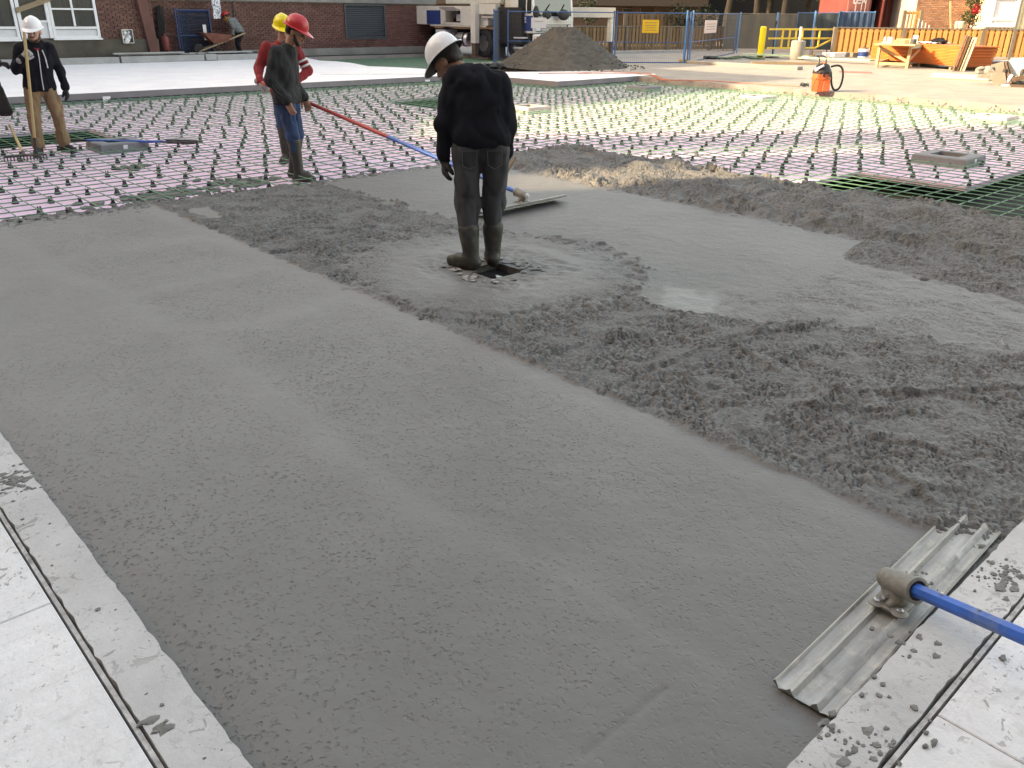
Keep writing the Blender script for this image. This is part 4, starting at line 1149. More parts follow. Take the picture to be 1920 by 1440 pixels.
def board_fence(label, a, b, z0, z1, pitch, bw, m, mp, posts, cap=True, group=None, back=True, name='wooden_fence'):
    a, b = Vector((*a[:2], 0)), Vector((*b[:2], 0)); L = (b - a).length; ang = math.atan2(b.y - a.y, b.x - a.x)
    t = thing(name, label, 'fence', (a.x, a.y, 0), ang, group)
    mb = MB(); mb.box((0, 0, 0), (bw, .025, z1 - z0)); me = mb.mesh('board', m)
    for i in range(int(L / pitch)):
        o = bpy.data.objects.new('board', me); link(o, t); o.location = ((i + .5) * pitch, -.035, (z0 + z1) / 2 + random.uniform(-.006, .006))
        if back:
            o = bpy.data.objects.new('board', me); link(o, t); o.location = ((i + 1) * pitch, .06, (z0 + z1) / 2)
    for z in (z0 + .1, z1 - .1):
        mb = MB(); mb.box((L / 2, .013, z), (L, .06, .09)); mb.build('rail', m, t)
    if cap: mb = MB(); mb.box((L / 2, .01, z1 + .03), (L, .16, .045)); mb.build('cap_rail', mp, t)
    for u in posts:
        mb = MB(); mb.box((u * L, -.03, (z1 + .02) / 2 - .1), (.12, .12, z1 + .22)); mb.build('post', mp, t)
    return t


a = G(1060, 98, GZ); b = G(1376, 93.5, GZ); zt = HZ(1200, 50.5, (a + b) / 2)
board_fence('long brown board fence across the back behind the yellow notice', a, b, .02, zt, .21, .14, m_bfence, m_post, [0, .33, .57, .655, .83, 1])
a = RF(6.0, 50); b = RF(11.2, 50.5); zt = PL(1225, 26, a, b).z
board_fence('taller brown board fence in the shade behind the long brown one', a, b, .1, zt, .22, .17, m_bfence, m_post, [0, .3, .6, 1], cap=False)
mb = MB(); a = G(1075, 102, GZ); b = G(1290, 98, GZ); mb.beam((a.x, a.y, .03), (b.x, b.y, .03), .3, .12); o = mb.build('kerb', m_kerb); tag(o, 'kerb in front of the brown board fence', kind='structure')
FA, FB = RF(13.81, 39.2), RF(24.5, 38.75)
zfb = PL(1600, 104, FA, FB).z; zft = PL(1700, 52.5, FA, FB).z
u_ = lambda px: ((PL(px, 80, FA, FB) - FA).x ** 2 + (PL(px, 80, FA, FB) - FA).y ** 2) ** .5 / (FB - FA).length
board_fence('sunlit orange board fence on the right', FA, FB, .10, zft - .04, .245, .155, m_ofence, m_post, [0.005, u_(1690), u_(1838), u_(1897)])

# ------------------------------------------------------------------ far houses, trees, container
m_brown = brick_mat('dark brown brick', (.045, .028, .02), (.06, .038, .027), (.08, .05, .036))
m_roofd = mat('dark mansard shingles', (.03, .024, .022), .9, .3, 4, stretch=(1, 1, 6))
a = RF(-9, 59); b = RF(12.5, 61); d = (b - a).normalized(); ang = math.atan2(d.y, d.x); L = (b - a).length
t = thing('brown_house', 'dark brown brick house with a shingled upper floor behind the truck', 'house', (a.x, a.y, 0), ang)
zm = PL(1250, 12, a, b).z
mb = MB(); mb.box((L / 2, 4, zm / 2), (L, 7.6, zm)); mb.build('wall', m_brown, t)
mb = MB(); mb.box((L / 2, 3.6, zm + 2.5), (L + .3, 8.6, 5)); rf = mb.build('upper_floor', m_roofd, t)
n = int(L / .22)
for z in np.arange(.3, zm - .1, .078):
    pass
for px0, px1, py0, py1 in ((1168, 1202, 15, 24), (1130, 1150, 15, 24)):
    p, r = PL(px0, py0, a, b), PL(px1, py1, a, b); x0_, x1_ = (p - a).length, (r - a).length
    x0_ = math.hypot(p.x - a.x, p.y - a.y); x1_ = math.hypot(r.x - a.x, r.y - a.y)
    mb = MB(); mb.box(((x0_ + x1_) / 2, .17, (p.z + r.z) / 2), (x1_ - x0_, .08, p.z - r.z)); w_ = mb.build('window', m_post, t)
    mb = MB(); mb.box(((x0_ + x1_) / 2, .12, (p.z + r.z) / 2), (x1_ - x0_ - .1, .02, p.z - r.z - .1)); mb.build('pane', m_mirror, w_)
for u in (.79, .86, .93):
    mb = MB(); mb.box((L * u, .05, zm / 2), (.5, .3, zm)); mb.build('brick_pier', m_brown, t)
a = RF(12.7, 66); b = RF(34, 64); d = (b - a).normalized(); ang = math.atan2(d.y, d.x); L = (b - a).length
t = thing('dark_house', 'nearly black shaded building behind the trees in the top right', 'building', (a.x, a.y, 0), ang)
mb = MB(); mb.box((L / 2, 4, 4), (L, 8, 8.4)); mb.build('wall', mat('black brown cladding', (.012, .011, .010), .95, .3, 3), t)
m_leaf = mat('leaf', (.035, .065, .018), .75, .35, 3, rnd=.4, island=True); m_leafd = mat('dark leaf', (.014, .028, .010), .8, .4, 3, rnd=.4, island=True); m_bark = mat('bark', (.013, .011, .009), .95, .3, 6, .02, 30)
m_rose = mat('red rose', (.45, .02, .035), .6, .2, 20, rnd=.25, island=True)


def leaves(mb, c, r, n, s, seed, sq=1.0):
    rd = random.Random(seed)
    for k in range(n):
        while True:
            p = Vector((rd.uniform(-1, 1), rd.uniform(-1, 1), rd.uniform(-1, 1)))
            if .25 < p.length < 1: break
        p = Vector(c) + Vector((p.x * r, p.y * r, p.z * r * sq)); q = Matrix.Rotation(rd.uniform(0, 6.28), 3, 'Z') @ Matrix.Rotation(rd.uniform(-1, 1), 3, 'X')
        e = s * rd.uniform(.6, 1.3)
        mb.add([p + q @ Vector(v) for v in ((-e * .5, 0, 0), (0, -e, .0), (e * .5, 0, 0), (0, e, .1 * e))], [(0, 1, 2, 3)])


TT = [(1405, 26, 54.5, 'forked trunk'), (1428, 26, 56, 'thin straight trunk'), (1455, 26, 54, 'leaning trunk'), (1497, 26, 55, 'thin trunk half hidden'), (1350, 26, 57, 'low dark trunk')]
for i, (px, py, f_, lab) in enumerate(TT):
    p = RF((px - 960) / 1553 * (f_ * .913 + .66), f_); t = thing('tree', f'dark tree with a {lab} behind the grey screened fence', 'tree', p, 0, 'dark trees behind the fence')
    mb = MB(); mb.tube([(0, 0, -.1), (.05, 0, 1.5), (.1 + .1 * (i - 2), 0, 3), (.35 * (i - 2) * .5, .1, 5)], [.26, .22, .19, .12], 9); mb.tube([(.05, 0, 1.5), (.5, .1, 2.9), (.8, .2, 4.4)], [.15, .11, .06], 7); mb.build('trunk', m_bark, t, True)
    mb = MB()
    for k in range(7): leaves(mb, (random.uniform(-1.8, 1.8), random.uniform(-1.2, 1.2), random.uniform(3.9, 6.5)), 1.0, 260, .12, i * 10 + k)
    leaves(mb, (.9, -.4, 2.9), .55, 90, .10, i + 99)
    mb.build('crown', m_leafd if i != 3 else m_leaf, t)
for i, (px, f_, zc_, r, lab) in enumerate(((1262, 49.5, 1.5, .8, 'behind the yellow notice'), (1312, 48.5, 1.5, .7, 'behind the pink notice'), (1090, 52, 2.1, .6, 'above the outrigger beam'))):
    p = RF((px - 960) / 1553 * (f_ * .913 + .66), f_); t = thing('shrub', f'dark green shrub {lab}', 'shrub', p, 0, 'dark shrubs behind the fence')
    mb = MB(); leaves(mb, (0, 0, zc_), r, 420, .09, i + 200); leaves(mb, (.3, 0, zc_ - .6), r * .8, 260, .09, i + 210); mb.build('foliage', m_leafd, t)
    mb = MB(); mb.tube([(0, 0, 0), (.05, 0, zc_)], [.04, .02], 6); mb.build('stem', m_bark, t)

# screened gate and tarps right of the brown fence
m_screen = mat('grey screen cloth', (.10, .095, .085), .9, .15, 1.2, rnd=.0); m_tarp = mat('blue tarpaulin', (.012, .04, .09), .7, .3, 1.5)


def screen(label, a, b, z0, z1, m, mp, name='screen_fence'):
    a, b = Vector((*a[:2], 0)), Vector((*b[:2], 0)); L = (b - a).length; ang = math.atan2(b.y - a.y, b.x - a.x)
    t = thing(name, label, 'fence', (a.x, a.y, 0), ang)
    n = 40; mb = MB(); vs = []; H = z1 - z0
    for j in range(9):
        for i in range(n): vs.append((L * i / (n - 1), .02 * math.sin(i * .9) + .015 * math.sin(i * 2.3 + j), z0 + H * j / 8 - (.04 * math.sin(math.pi * i / (n - 1) * 2) ** 2 if j == 8 else 0)))
    k = len(vs); vs += [(x, y + .012, z) for x, y, z in vs]
    fs = [(j * n + i, j * n + i + 1, (j + 1) * n + i + 1, (j + 1) * n + i) for j in range(8) for i in range(n - 1)]
    mb.add(vs, fs + [tuple(k + v for v in f[::-1]) for f in fs]); mb.build('cloth', m, t, True)
    for u in (0, .5, 1): mb = MB(); mb.tube([(u * L, .05, -.1), (u * L, .05, z1 + .05)], .03, 8); mb.build('post', mp, t, True)
    mb = MB(); mb.tube([(0, .05, z1), (L, .05, z1)], .02, 8); mb.build('rail', mp, t, True); return t


a, b = RF(10.6, 45.6), RF(14.0, 45.2)
screen('grey screened fence between the brown boards and the blue tarpaulin', a, b, .1, PL(1440, 26, a, b).z, m_screen, m_post)
a, b = RF(14.0, 45.0), RF(17.2, 44.6)
screen('dark screened fence left of the blue tarpaulin behind the yellow gate', a, b, .1, PL(1500, 24, a, b).z, mat('dark screen cloth', (.03, .045, .055), .9, .15, 1.2), m_blue)
a, b = RF(15.4, 43.2), RF(17.0, 43.0)
screen('blue tarpaulin screen left of the red container', a, b, .1, PL(1550, 22, a, b).z, m_tarp, m_bluel)
for px, py, tp, lab in ((1449, 105, 23, 'leftmost blue pole standing behind the yellow gate'), (1518, 104, 20, 'tall blue pole beside the rusty gate post')):
    a = G(px, py, GZ); zt = HZ(px, tp, a); mb = MB(); mb.tube([(a.x, a.y, GZ), (a.x, a.y, zt)], .045, 8); o = mb.build('fence_post', m_bluel, None, True); tag(o, lab, 'post', 'blue poles behind the yellow gate')

# bollard, gate, concrete cylinder
m_safety = mat('safety yellow paint', (.80, .58, .03), .5, .08, 4, dirt=.12, dirtcol=(.4, .3, .1)); m_gate = mat('yellow gate paint', (.68, .46, .06), .5, .12, 4, dirt=.2, dirtcol=(.35, .22, .08))
a = G(1425, 108, GZ); zt = HZ(1428, 49, a); mb = MB(); mb.lathe([(.135, -.05), (.135, zt - .05), (.10, zt - .01), (0, zt)], 20, Matrix.Translation((a.x, a.y, 0))); o = mb.build('bollard', m_safety, None, True); tag(o, 'thick yellow bollard at the left end of the yellow gate', 'bollard')
GA, GB = RF(10.75, 38.2), RF(14.05, 39.6); d = (GB - GA).normalized(); ang = math.atan2(d.y, d.x); L = (GB - GA).length
gate = thing('yellow_gate', 'yellow tubular barrier gate between the bollard and the orange fence', 'gate', (GA.x, GA.y, 0), ang)
gu = lambda px, py=70: math.hypot(PL(px, py, GA, GB).x - GA.x, PL(px, py, GA, GB).y - GA.y)
z3 = [PL(1490, y, GA, GB).z for y in (55, 72, 90)]
for i, z in enumerate(z3):
    mb = MB(); e = L if i < 2 else gu(1531); mb.beam((0, 0, z), (e, 0, z), .06, .07, bev=.008); mb.build('rail', m_gate, gate)
for px in (1467, 1480, 1492, 1504, 1536):
    mb = MB(); x = gu(px); mb.beam((x, 0, z3[0] - .035), (x, 0, z3[2] + .035), .06, .07, bev=.008); mb.build('upright', m_gate, gate)
mb = MB(); mb.beam((gu(1531), 0, z3[2]), (L, 0, z3[1]), .06, .06); mb.build('brace', m_gate, gate)
p = G(1521, 105, GZ); zt = HZ(1523, 50, p); mb = MB(); mb.tube([(p.x, p.y, GZ), (p.x, p.y, zt)], .05, 10); mb.box((p.x, p.y, .02), (.5, .3, .06), rz=.4); o = mb.build('gate_post', mat('rusty yellow post', (.30, .17, .06), .7, .3, 8, dirt=.4), None, True); tag(o, 'rusty yellow post on a base plate in front of the gate', 'post')
p = G(1447, 108, GZ); mb = MB(); mb.tube([(p.x, p.y, 0), (p.x, p.y, HZ(1440, 46, p))], .025, 8); mb.box((p.x, p.y, .0), (.5, .35, .04)); mb.ball((p.x, p.y, HZ(1440, 42, p)), (.06, .06, .1), 8); o = mb.build('sign_stand', m_dark2, None, True); tag(o, 'thin black stand on a base plate right of the bollard', 'stand')
p = G(1493, 112, GZ); zt = HZ(1497, 75, p)
t = thing('concrete_cylinder', 'upright concrete cylinder with a pale pipe sticking out of its top', 'concrete cylinder', p)
mb = MB(); mb.lathe([(.27, 0), (.285, .02), (.29, zt * .5), (.285, zt - .03), (.25, zt)], 24); mb.build('body', m_pave, t, True)
mb = MB(); mb.tube([(.04, 0, zt - .02), (.07, .02, HZ(1506, 51, p))], .045, 10); mb.lathe([(.055, 0), (.055, .03), (0, .035)], 10, Matrix.Translation((.07, .02, HZ(1506, 51, p)))); mb.build('pipe', m_signw, t, True)
mb = MB()
for k in range(4): mb.tube([(-.08 + .05 * k, .05, zt - .01), (-.1 + .06 * k, .06, zt + .07)], .008, 5)
mb.build('wire_tie', m_dark2, t)

# green boards, hose and odd pieces on the ground by the gate
m_greenb = mat('pale green board', (.36, .50, .33), .75, .15, 3)
m_greend = mat('dark green hose', (.03, .085, .04), .5, .2, 10)
a, b = G(1398, 107, GZ), G(1520, 113, GZ); mb = MB(); mb.beam((a.x, a.y, .10), (b.x, b.y, .12), .45, .05); o = mb.build('green_board', m_greenb); tag(o, 'pale green board on the ground running under the bollard', 'board', 'pale green boards on the ground')
a, b = G(1500, 114, GZ), G(1634, 120.5, GZ); mb = MB(); mb.beam((a.x, a.y, .10), (b.x, b.y, .12), .4, .05); o = mb.build('green_board', m_greenb); tag(o, 'pale green board on the ground below the orange fence', 'board', 'pale green boards on the ground')
a, b = G(1409, 120, GZ), G(1545, 122, GZ); mb = MB(); mb.beam((a.x, a.y, .03), (b.x, b.y, .03), .14, .08); o = mb.build('timber', m_wood); tag(o, 'grey brown timber lying before the green boards', 'timber')
mb = MB(); pts = [G(1340 + 9 * k, 110 + 2.2 * math.sin(k * .9), GZ) + Vector((0, 0, .05)) for k in range(10)]; mb.tube(pts, .04, 8); mb.tube([p + Vector((.1, -.25, 0)) for p in pts], .035, 8); o = mb.build('hose', m_greend, None, True); tag(o, 'dark green hose lying on the yard left of the bollard', 'hose')
mb = MB(); p = G(1333, 111, GZ)
for k in range(6): mb.ball((p.x + random.uniform(-.25, .25), p.y + random.uniform(-.2, .2), .04), (random.uniform(.08, .2), .1, .07), 8, seed=k, lump=.3)
o = mb.build('black_bag', m_blackp, None, True); tag(o, 'small black bag on the ground at the end of the green hose', 'bag')
for i, (x0_, x1_, y_, m, lab) in enumerate(((1543, 1556, 112, m_signw, 'white block left of a pale plank under the orange fence'), (1559, 1580, 112.5, m_signw, 'longer white block under the orange fence'), (1581, 1592, 112, m_box, 'grey block under the orange fence'), (1594, 1607, 112.5, m_post, 'brown block next to the pail'))):
    a, b = G(x0_, y_, GZ), G(x1_, y_, GZ); mb = MB(); mb.beam((a.x, a.y, .18), (b.x, b.y, .18), .25, .18, bev=.01); o = mb.build('block', m); tag(o, lab, 'block', 'blocks below the orange fence')
p = G(1617, 113.5, GZ); t = thing('paint_pail', 'white pail with a blue label by the orange panels', 'pail', p)
mb = MB(); mb.lathe([(.19, .1), (.2, .11), (.215, .42), (.225, .42), (.225, .44), (.2, .445), (0, .445)], 20); mb.build('body', m_signw, t, True)
mb = MB(); mb.lathe([(.2085, .16), (.2155, .34)], 20); mb.build('label', m_tblue, t, True)
mb = MB(); mb.box((.02, 0, .47), (.25, .2, .05)); mb.ball((-.06, 0, .5), .06, 8); mb.build('lid_clutter', m_rust, t)

# kerb step and red pavers on the yard
mb = MB(); a, b = G(1292, 119, GZ), G(1500, 131.5, GZ); mb.beam((a.x, a.y, .02), (b.x, b.y, .02), .35, .14, bev=.02); o = mb.build('kerb', m_pave); tag(o, 'low beige kerb crossing the yard behind the vacuum', kind='structure')
t = thing('paver_strip', 'three flush red pavers in the yard behind the vacuum', 'pavers', G(1600, 135, GZ))
m_rpav = mat('red paver', (.24, .11, .085), .9, .2, 6)
for i in range(3):
    c = [G(1572 + 21 * i + k, 133 + dy + .6 * i, GZ) - G(1600, 135, GZ) for k, dy in ((0, 0), (19, .6), (23, 3.8), (2, 3.4))]
    mb = MB(); mb.prism([(v.x, v.y) for v in c], -.02, .004 + .001 * i); mb.build('paver', m_rpav, t)

# ------------------------------------------------------------------ container, brick house, siding house
m_cont = mat('faded red container paint', (.36, .115, .10), .6, .12, 2, dirt=.25, dirtcol=(.2, .09, .07)); m_contshade = mat('shaded red container paint', (.14, .032, .03), .6, .15, 2)  # the darker red paints in the container's shaded door and inside
CA, CB = RF(16.9, 45.2), RF(22.1, 45.6); d = (CB - CA).normalized(); ang = math.atan2(d.y, d.x)
cont = thing('shipping_container', 'open red shipping container with white lettering behind the orange fence', 'container', (CA.x, CA.y, 0), ang)
CI = (Matrix.Translation((CA.x, CA.y, 0)) @ Matrix.Rotation(ang, 4, 'Z')).inverted()
def CP(px, py): v = CI @ PL(px, py, CA, CB); return v.x, v.z
xa, xb = CP(1588, 20)[0], CP(1628, 20)[0]; xc, xd = CP(1653, 20)[0], CP(1706, 20)[0]
mb = MB(); mb.box(((xa + xb) / 2, 0, 1.5), (xb - xa, .06, 2.7))
for z in (.35, .95, 1.5, 2.05, 2.6): mb.box(((xa + xb) / 2, -.035, z), (xb - xa - .14, .03, .2))
dl = mb.build('door', m_cont, cont)
for u in (.35, .62, .80):
    mb = MB(); x = xa + (xb - xa) * u; mb.tube([(x, -.08, .25), (x, -.08, 2.8)], .02, 8); mb.build('lock_rod', m_steel, dl, True)
mb = MB(); mb.tube([(xa + .1, -.09, 1.9), (xb - .1, -.09, .9)], .012, 6); mb.build('strap', m_dark2, dl)
x, z = CP(1611, 24); mb = MB(); mb.box((x, -.056, z), (.14, .006, .1)); mb.build('sticker', m_safety, dl)
x, z = CP(1589, 43); mb = MB(); mb.box((x + .15, -.056, z), (.24, .006, .12)); mb.build('sticker', m_white, dl)
cv = bpy.data.curves.new('lettering', 'FONT'); cv.body = 'tex'; cv.size = .62; cv.extrude = .003
co_ = bpy.data.objects.new('lettering_tmp', cv); COL.objects.link(co_); bpy.context.view_layer.update()
me = bpy.data.meshes.new_from_object(co_.evaluated_get(bpy.context.evaluated_depsgraph_get())); bpy.data.objects.remove(co_)
me.materials.clear(); me.materials.append(m_white)
x, z = CP(1597, 7); lo = bpy.data.objects.new('lettering', me); link(lo, dl); lo.location = (x, -.058, z); lo.rotation_euler = (math.pi / 2, 0, 0); lo.scale = (.9, 1, 1)
mb = MB()
mb.box((xb + .05, 3, 1.5), (.1, 6, 2.8)); mb.box((xd + .3, 3, 1.5), (.08, 6, 2.8)); mb.box(((xb + xd) / 2 + .15, 6, 1.5), (xd - xb + .3, .08, 2.8)); mb.box(((xb + xd) / 2 + .15, 3, 2.93), (xd - xb + .4, 6.1, .06)); mb.box(((xb + xd) / 2 + .15, 3, .08), (xd - xb + .4, 6, .1))
mb.build('shell', m_contshade, cont)
mb = MB(); mb.beam((xc, -.1, 1.5), (xc + .15, 1.0, 1.5), .06, 2.7); mb.box(((xc + xd) / 2 + .35, 1.05, 1.5), (xd - xc - .5, .06, 2.7))
d2 = mb.build('open_door', m_contshade, cont)
for k in range(4):
    mb = MB(); x = xc + .2 + .25 * k; mb.tube([(x, .96, .3), (x, .96, 2.7)], .02, 6); mb.build('lock_rod', m_contshade, d2, True)
a, b = RF(18.1, 42.4), RF(18.9, 42.4); zt = PL(1690, 20, a, b).z
board_fence('small picket gate panel in front of the dark container door', a, b, .2, zt, .16, .08, m_ofence, m_post, [0, 1], back=False, cap=False, name='picket_panel')

a, b = RF(19.15, 43.6), RF(23.75, 43.6); BXA, BXB = a, b
t = thing('brick_house', 'sunlit orange brick house at the right behind the fence', 'house', (a.x, a.y, 0), math.atan2((b - a).y, (b - a).x))
mb = MB(); mb.box((2.3, 3.03, 3), (4.6, 6, 6.4)); mb.build('wall', m_mortar, t)
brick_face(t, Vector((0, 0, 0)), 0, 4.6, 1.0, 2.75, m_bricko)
a2_, b2_ = RF(22.0, 42.4), RF(30, 42.2)
t = thing('siding_house', 'cream house wall with vertical siding and a white window at the far right', 'house', (a2_.x, a2_.y, 0), math.atan2((b2_ - a2_).y, (b2_ - a2_).x))
SI = (Matrix.Translation((a2_.x, a2_.y, 0)) @ Matrix.Rotation(math.atan2((b2_ - a2_).y, (b2_ - a2_).x), 4, 'Z')).inverted()
def SP_(px, py): v = SI @ PL(px, py, a2_, b2_); return v.x, v.z
m_siding = mat('cream siding', (.60, .53, .38), .7, .08, 2)
mb = MB(); mb.box((4, 3, 3), (8, 5.9, 6.4)); mb.build('wall', m_siding, t)
mb = MB(); mb.box((0, 0, 0), (.10, .05, 6)); me = mb.mesh('siding_plank', m_siding)
for k in range(44):
    o = bpy.data.objects.new('siding_plank', me); link(o, t); o.location = (.09 + .18 * k, .03, 3)
x0_, z1_ = SP_(1862, -6); x1_, z0_ = SP_(1901, 50)
mb = MB()
for x in (x0_ + .07, x1_ - .07): mb.box((x, -.04, (z0_ + z1_) / 2), (.14, .1, z1_ - z0_))
for z in (z0_ + .06, SP_(1880, 36)[1], z1_ - .06): mb.box(((x0_ + x1_) / 2, -.038, z), (x1_ - x0_ - .28, .09, .1))
w_ = mb.build('window', m_white, t)
mb = MB(); mb.box(((x0_ + x1_) / 2, -.02, (z0_ + z1_) / 2), (x1_ - x0_ - .2, .02, z1_ - z0_ - .1)); mb.build('blind', m_signw, w_)
mb = MB(); x, z = SP_(1833, 49); mb.box((x + .6, -.1, z), (1.9, .2, .07)); mb.build('ledge', m_white, t)
# rose tree
p = RF(20.35, 40.6); t = thing('rose_tree', 'small tree with red roses standing behind the orange fence', 'rose tree', p)
mb = MB(); mb.tube([(0, 0, 0), (.03, .02, 1.2), (-.02, 0, 2.0)], [.04, .03, .02], 7); mb.tube([(.35, 0, 0), (.45, .02, 1.5), (.5, 0, 2.6)], [.03, .025, .02], 6); mb.build('trunk', m_bark, t, True)
mb = MB()
for k, (x, z, r, n) in enumerate(((0, 2.35, .38, 260), (-.45, 1.65, .3, 150), (.5, 1.55, .28, 130), (.1, 1.75, .36, 150), (.4, 2.25, .3, 130))): leaves(mb, (x, 0, z), r, n, .07, 300 + k)
mb.build('foliage', m_leaf, t)
mb = MB()
for k, (x, z, r, n) in enumerate(((-.12, 1.98, .2, 90), (.16, 1.9, .15, 60), (-.28, 1.82, .14, 40), (.02, 2.15, .13, 30))): leaves(mb, (x, -.18, z), r, n, .06, 400 + k)
mb.build('blossoms', m_rose, t)
p = RF(19.6, 40.2); mb = MB(); mb.beam((p.x, p.y, .2), PL(1782, 2, RF(20, 40.2), RF(30, 40.2)), .06, .06); o = mb.build('garden_stake', m_woodl); tag(o, 'thin slanting wooden stake left of the rose tree', 'stake')
p = RF(19.85, 40.4); mb = MB(); mb.lathe([(.15, 1.0), (.2, 1.1), (.24, 1.45), (.2, 1.5)], 14, Matrix.Translation((p.x, p.y, .0))); mb.lathe([(.22, -.02), (.22, 1.0)], 10, Matrix.Translation((p.x, p.y, 0))); o = mb.build('garden_urn', m_siding, None, True); tag(o, 'cream garden urn left of the rose tree', 'urn')
for i, px in enumerate((1721, 1728, 1735, 1742)):
    a, b = RF(20, 41.2), RF(30, 41.2); p = PL(px, 50 - 0, a, b); zt = PL(px, 35 + 4 * i, a, b).z
    mb = MB(); mb.tube([(p.x, p.y, 0), (p.x, p.y, zt)], .02, 6); o = mb.build('railing_post', m_panel); tag(o, f'thin pale railing post before the brick house, {["tallest and leftmost", "second from the left", "third from the left", "shortest and rightmost"][i]}', 'post', 'railing posts before the brick house')

# ------------------------------------------------------------------ organic bodies: smooth blends of tapered limbs, meshed with surface nets
def _hash3(ix, iy, iz, seed):
    n = (ix * 374761393 + iy * 668265263 + iz * 2147483647 + seed * 1274126177) & 0xFFFFFFFF
    n = ((n ^ (n >> 13)) * 1274126177) & 0xFFFFFFFF
    return ((n ^ (n >> 16)) & 0xFFFF) / 32767.5 - 1.0


def vnoise(P, scale, seed=0):
    Q = P * scale; i = np.floor(Q).astype(np.int64); f = Q - i; f = f * f * (3 - 2 * f); out = 0
    for dx in (0, 1):
        for dy in (0, 1):
            for dz in (0, 1):
                wgt = np.where(dx, f[..., 0], 1 - f[..., 0]) * np.where(dy, f[..., 1], 1 - f[..., 1]) * np.where(dz, f[..., 2], 1 - f[..., 2])
                out = out + wgt * _hash3(i[..., 0] + dx, i[..., 1] + dy, i[..., 2] + dz, seed)
    return out


def cap(a, b, ra, rb, flat=None, fs=1.0):
    """tapered limb; flat: direction squeezed by fs"""
    return ('c', np.array(a, float), np.array(b, float), ra, rb, None if flat is None else np.array(flat, float), fs)


def ell(c, r, R=None): return ('e', np.array(c, float), np.array(r, float), None if R is None else np.array(R, float))


def surface_nets(F, org, h):
    s = F < 0; nx, ny, nz = F.shape
    c = np.zeros((nx - 1, ny - 1, nz - 1), int); acc = np.zeros((nx - 1, ny - 1, nz - 1, 3)); cnt = np.zeros((nx - 1, ny - 1, nz - 1))
    sl = lambda o, n: slice(o, n - 1 + o)
    corners = [(i, j, k) for i in (0, 1) for j in (0, 1) for k in (0, 1)]
    for a in corners:
        for ax in range(3):
            if a[ax]: continue
            b = list(a); b[ax] = 1
            fa = F[sl(a[0], nx), sl(a[1], ny), sl(a[2], nz)]; fb = F[sl(b[0], nx), sl(b[1], ny), sl(b[2], nz)]
            m = (fa < 0) != (fb < 0); t = np.where(m, fa / np.where(m, fa - fb, 1), 0)
            for d in range(3): acc[..., d] += np.where(m, a[d] + (t if d == ax else 0), 0)
            cnt += m
    act = cnt > 0; idx = np.full(act.shape, -1); idx[act] = np.arange(act.sum())
    ijk = np.argwhere(act); V = org + h * (ijk + acc[act] / cnt[act][:, None])
    Q = []
    for ax in range(3):
        u, v = (ax + 1) % 3, (ax + 2) % 3
        sa = [slice(None)] * 3; sb = [slice(None)] * 3; sa[ax] = slice(0, -1); sb[ax] = slice(1, None)
        A, B = s[tuple(sa)], s[tuple(sb)]
        for flip, m in ((False, A & ~B), (True, ~A & B)):
            e = np.argwhere(m)
            e = e[(e[:, u] > 0) & (e[:, v] > 0) & (e[:, u] < act.shape[u]) & (e[:, v] < act.shape[v])]
            if not len(e): continue
            q = []
            for du, dv in ((-1, -1), (0, -1), (0, 0), (-1, 0)):
                p = e.copy(); p[:, u] += du; p[:, v] += dv; q.append(idx[p[:, 0], p[:, 1], p[:, 2]])
            q = np.stack(q, 1); Q.append(q[:, ::-1] if flip else q)
    Q = np.concatenate(Q); Q = Q[(Q >= 0).all(1)]
    return V, Q


def organic(name, prims, m, parent, vox=.012, k=.03, wr=0.0, wscale=14, wz=1.0, seed=0, cut=None):
    los, his = [], []
    for p in prims:
        if p[0] == 'c': r = max(p[3], p[4]); los += [np.minimum(p[1], p[2]) - r]; his += [np.maximum(p[1], p[2]) + r]
        else: r = p[2].max(); los += [p[1] - r]; his += [p[1] + r]
    lo = np.min(los, 0) - 4 * vox - k; hi = np.max(his, 0) + 4 * vox + k
    n = np.ceil((hi - lo) / vox).astype(int) + 1
    ax = [lo[i] + vox * np.arange(n[i]) for i in range(3)]
    F = np.full(n, 9.0)
    for p, l, h_ in zip(prims, los, his):
        i0 = np.maximum(((l - lo - k - 3 * vox) / vox).astype(int), 0); i1 = np.minimum(((h_ - lo + k + 3 * vox) / vox).astype(int) + 2, n)
        P = np.stack(np.meshgrid(*[ax[i][i0[i]:i1[i]] for i in range(3)], indexing='ij'), -1)
        if p[0] == 'c':
            a, b, ra, rb, fl, fs = p[1:]
            d = b - a; L2 = max(d @ d, 1e-9); q_ = P - a
            t = np.clip((q_ @ d) / L2, 0, 1)[..., None]; w_ = q_ - t * d
            if fl is not None: w_ = w_ + ((w_ @ fl) * (fs - 1))[..., None] * fl
            D = np.linalg.norm(w_, axis=-1) - (ra + (rb - ra) * t[..., 0])
        else:
            q_ = P - p[1]
            if p[3] is not None: q_ = q_ @ p[3]
            kk = np.linalg.norm(q_ / p[2], axis=-1); k2 = np.linalg.norm(q_ / p[2] ** 2, axis=-1); D = kk * (kk - 1) / np.maximum(k2, 1e-6)
        S_ = tuple(slice(i0[i], i1[i]) for i in range(3)); f = F[S_]
        hh = np.maximum(k - np.abs(f - D), 0) / k; F[S_] = np.minimum(f, D) - hh * hh * k * .25
    if wr or cut:
        P = np.stack(np.meshgrid(*ax, indexing='ij'), -1); near = np.abs(F) < .05
        if wr:
            Pn = P[near] * np.array([1, 1, wz]); v = vnoise(Pn, wscale, seed) * .65 + vnoise(Pn, wscale * 2.3, seed + 5) * .35
            F[near] += wr * (1 - 2 * np.abs(v) ** .7)
        if cut: F = np.maximum(F, cut(P))
    V, Q = surface_nets(F, lo, vox)
    o = bpy.data.objects.new(name, mesh_np(name, V, Q, m, True)); link(o, parent); return o


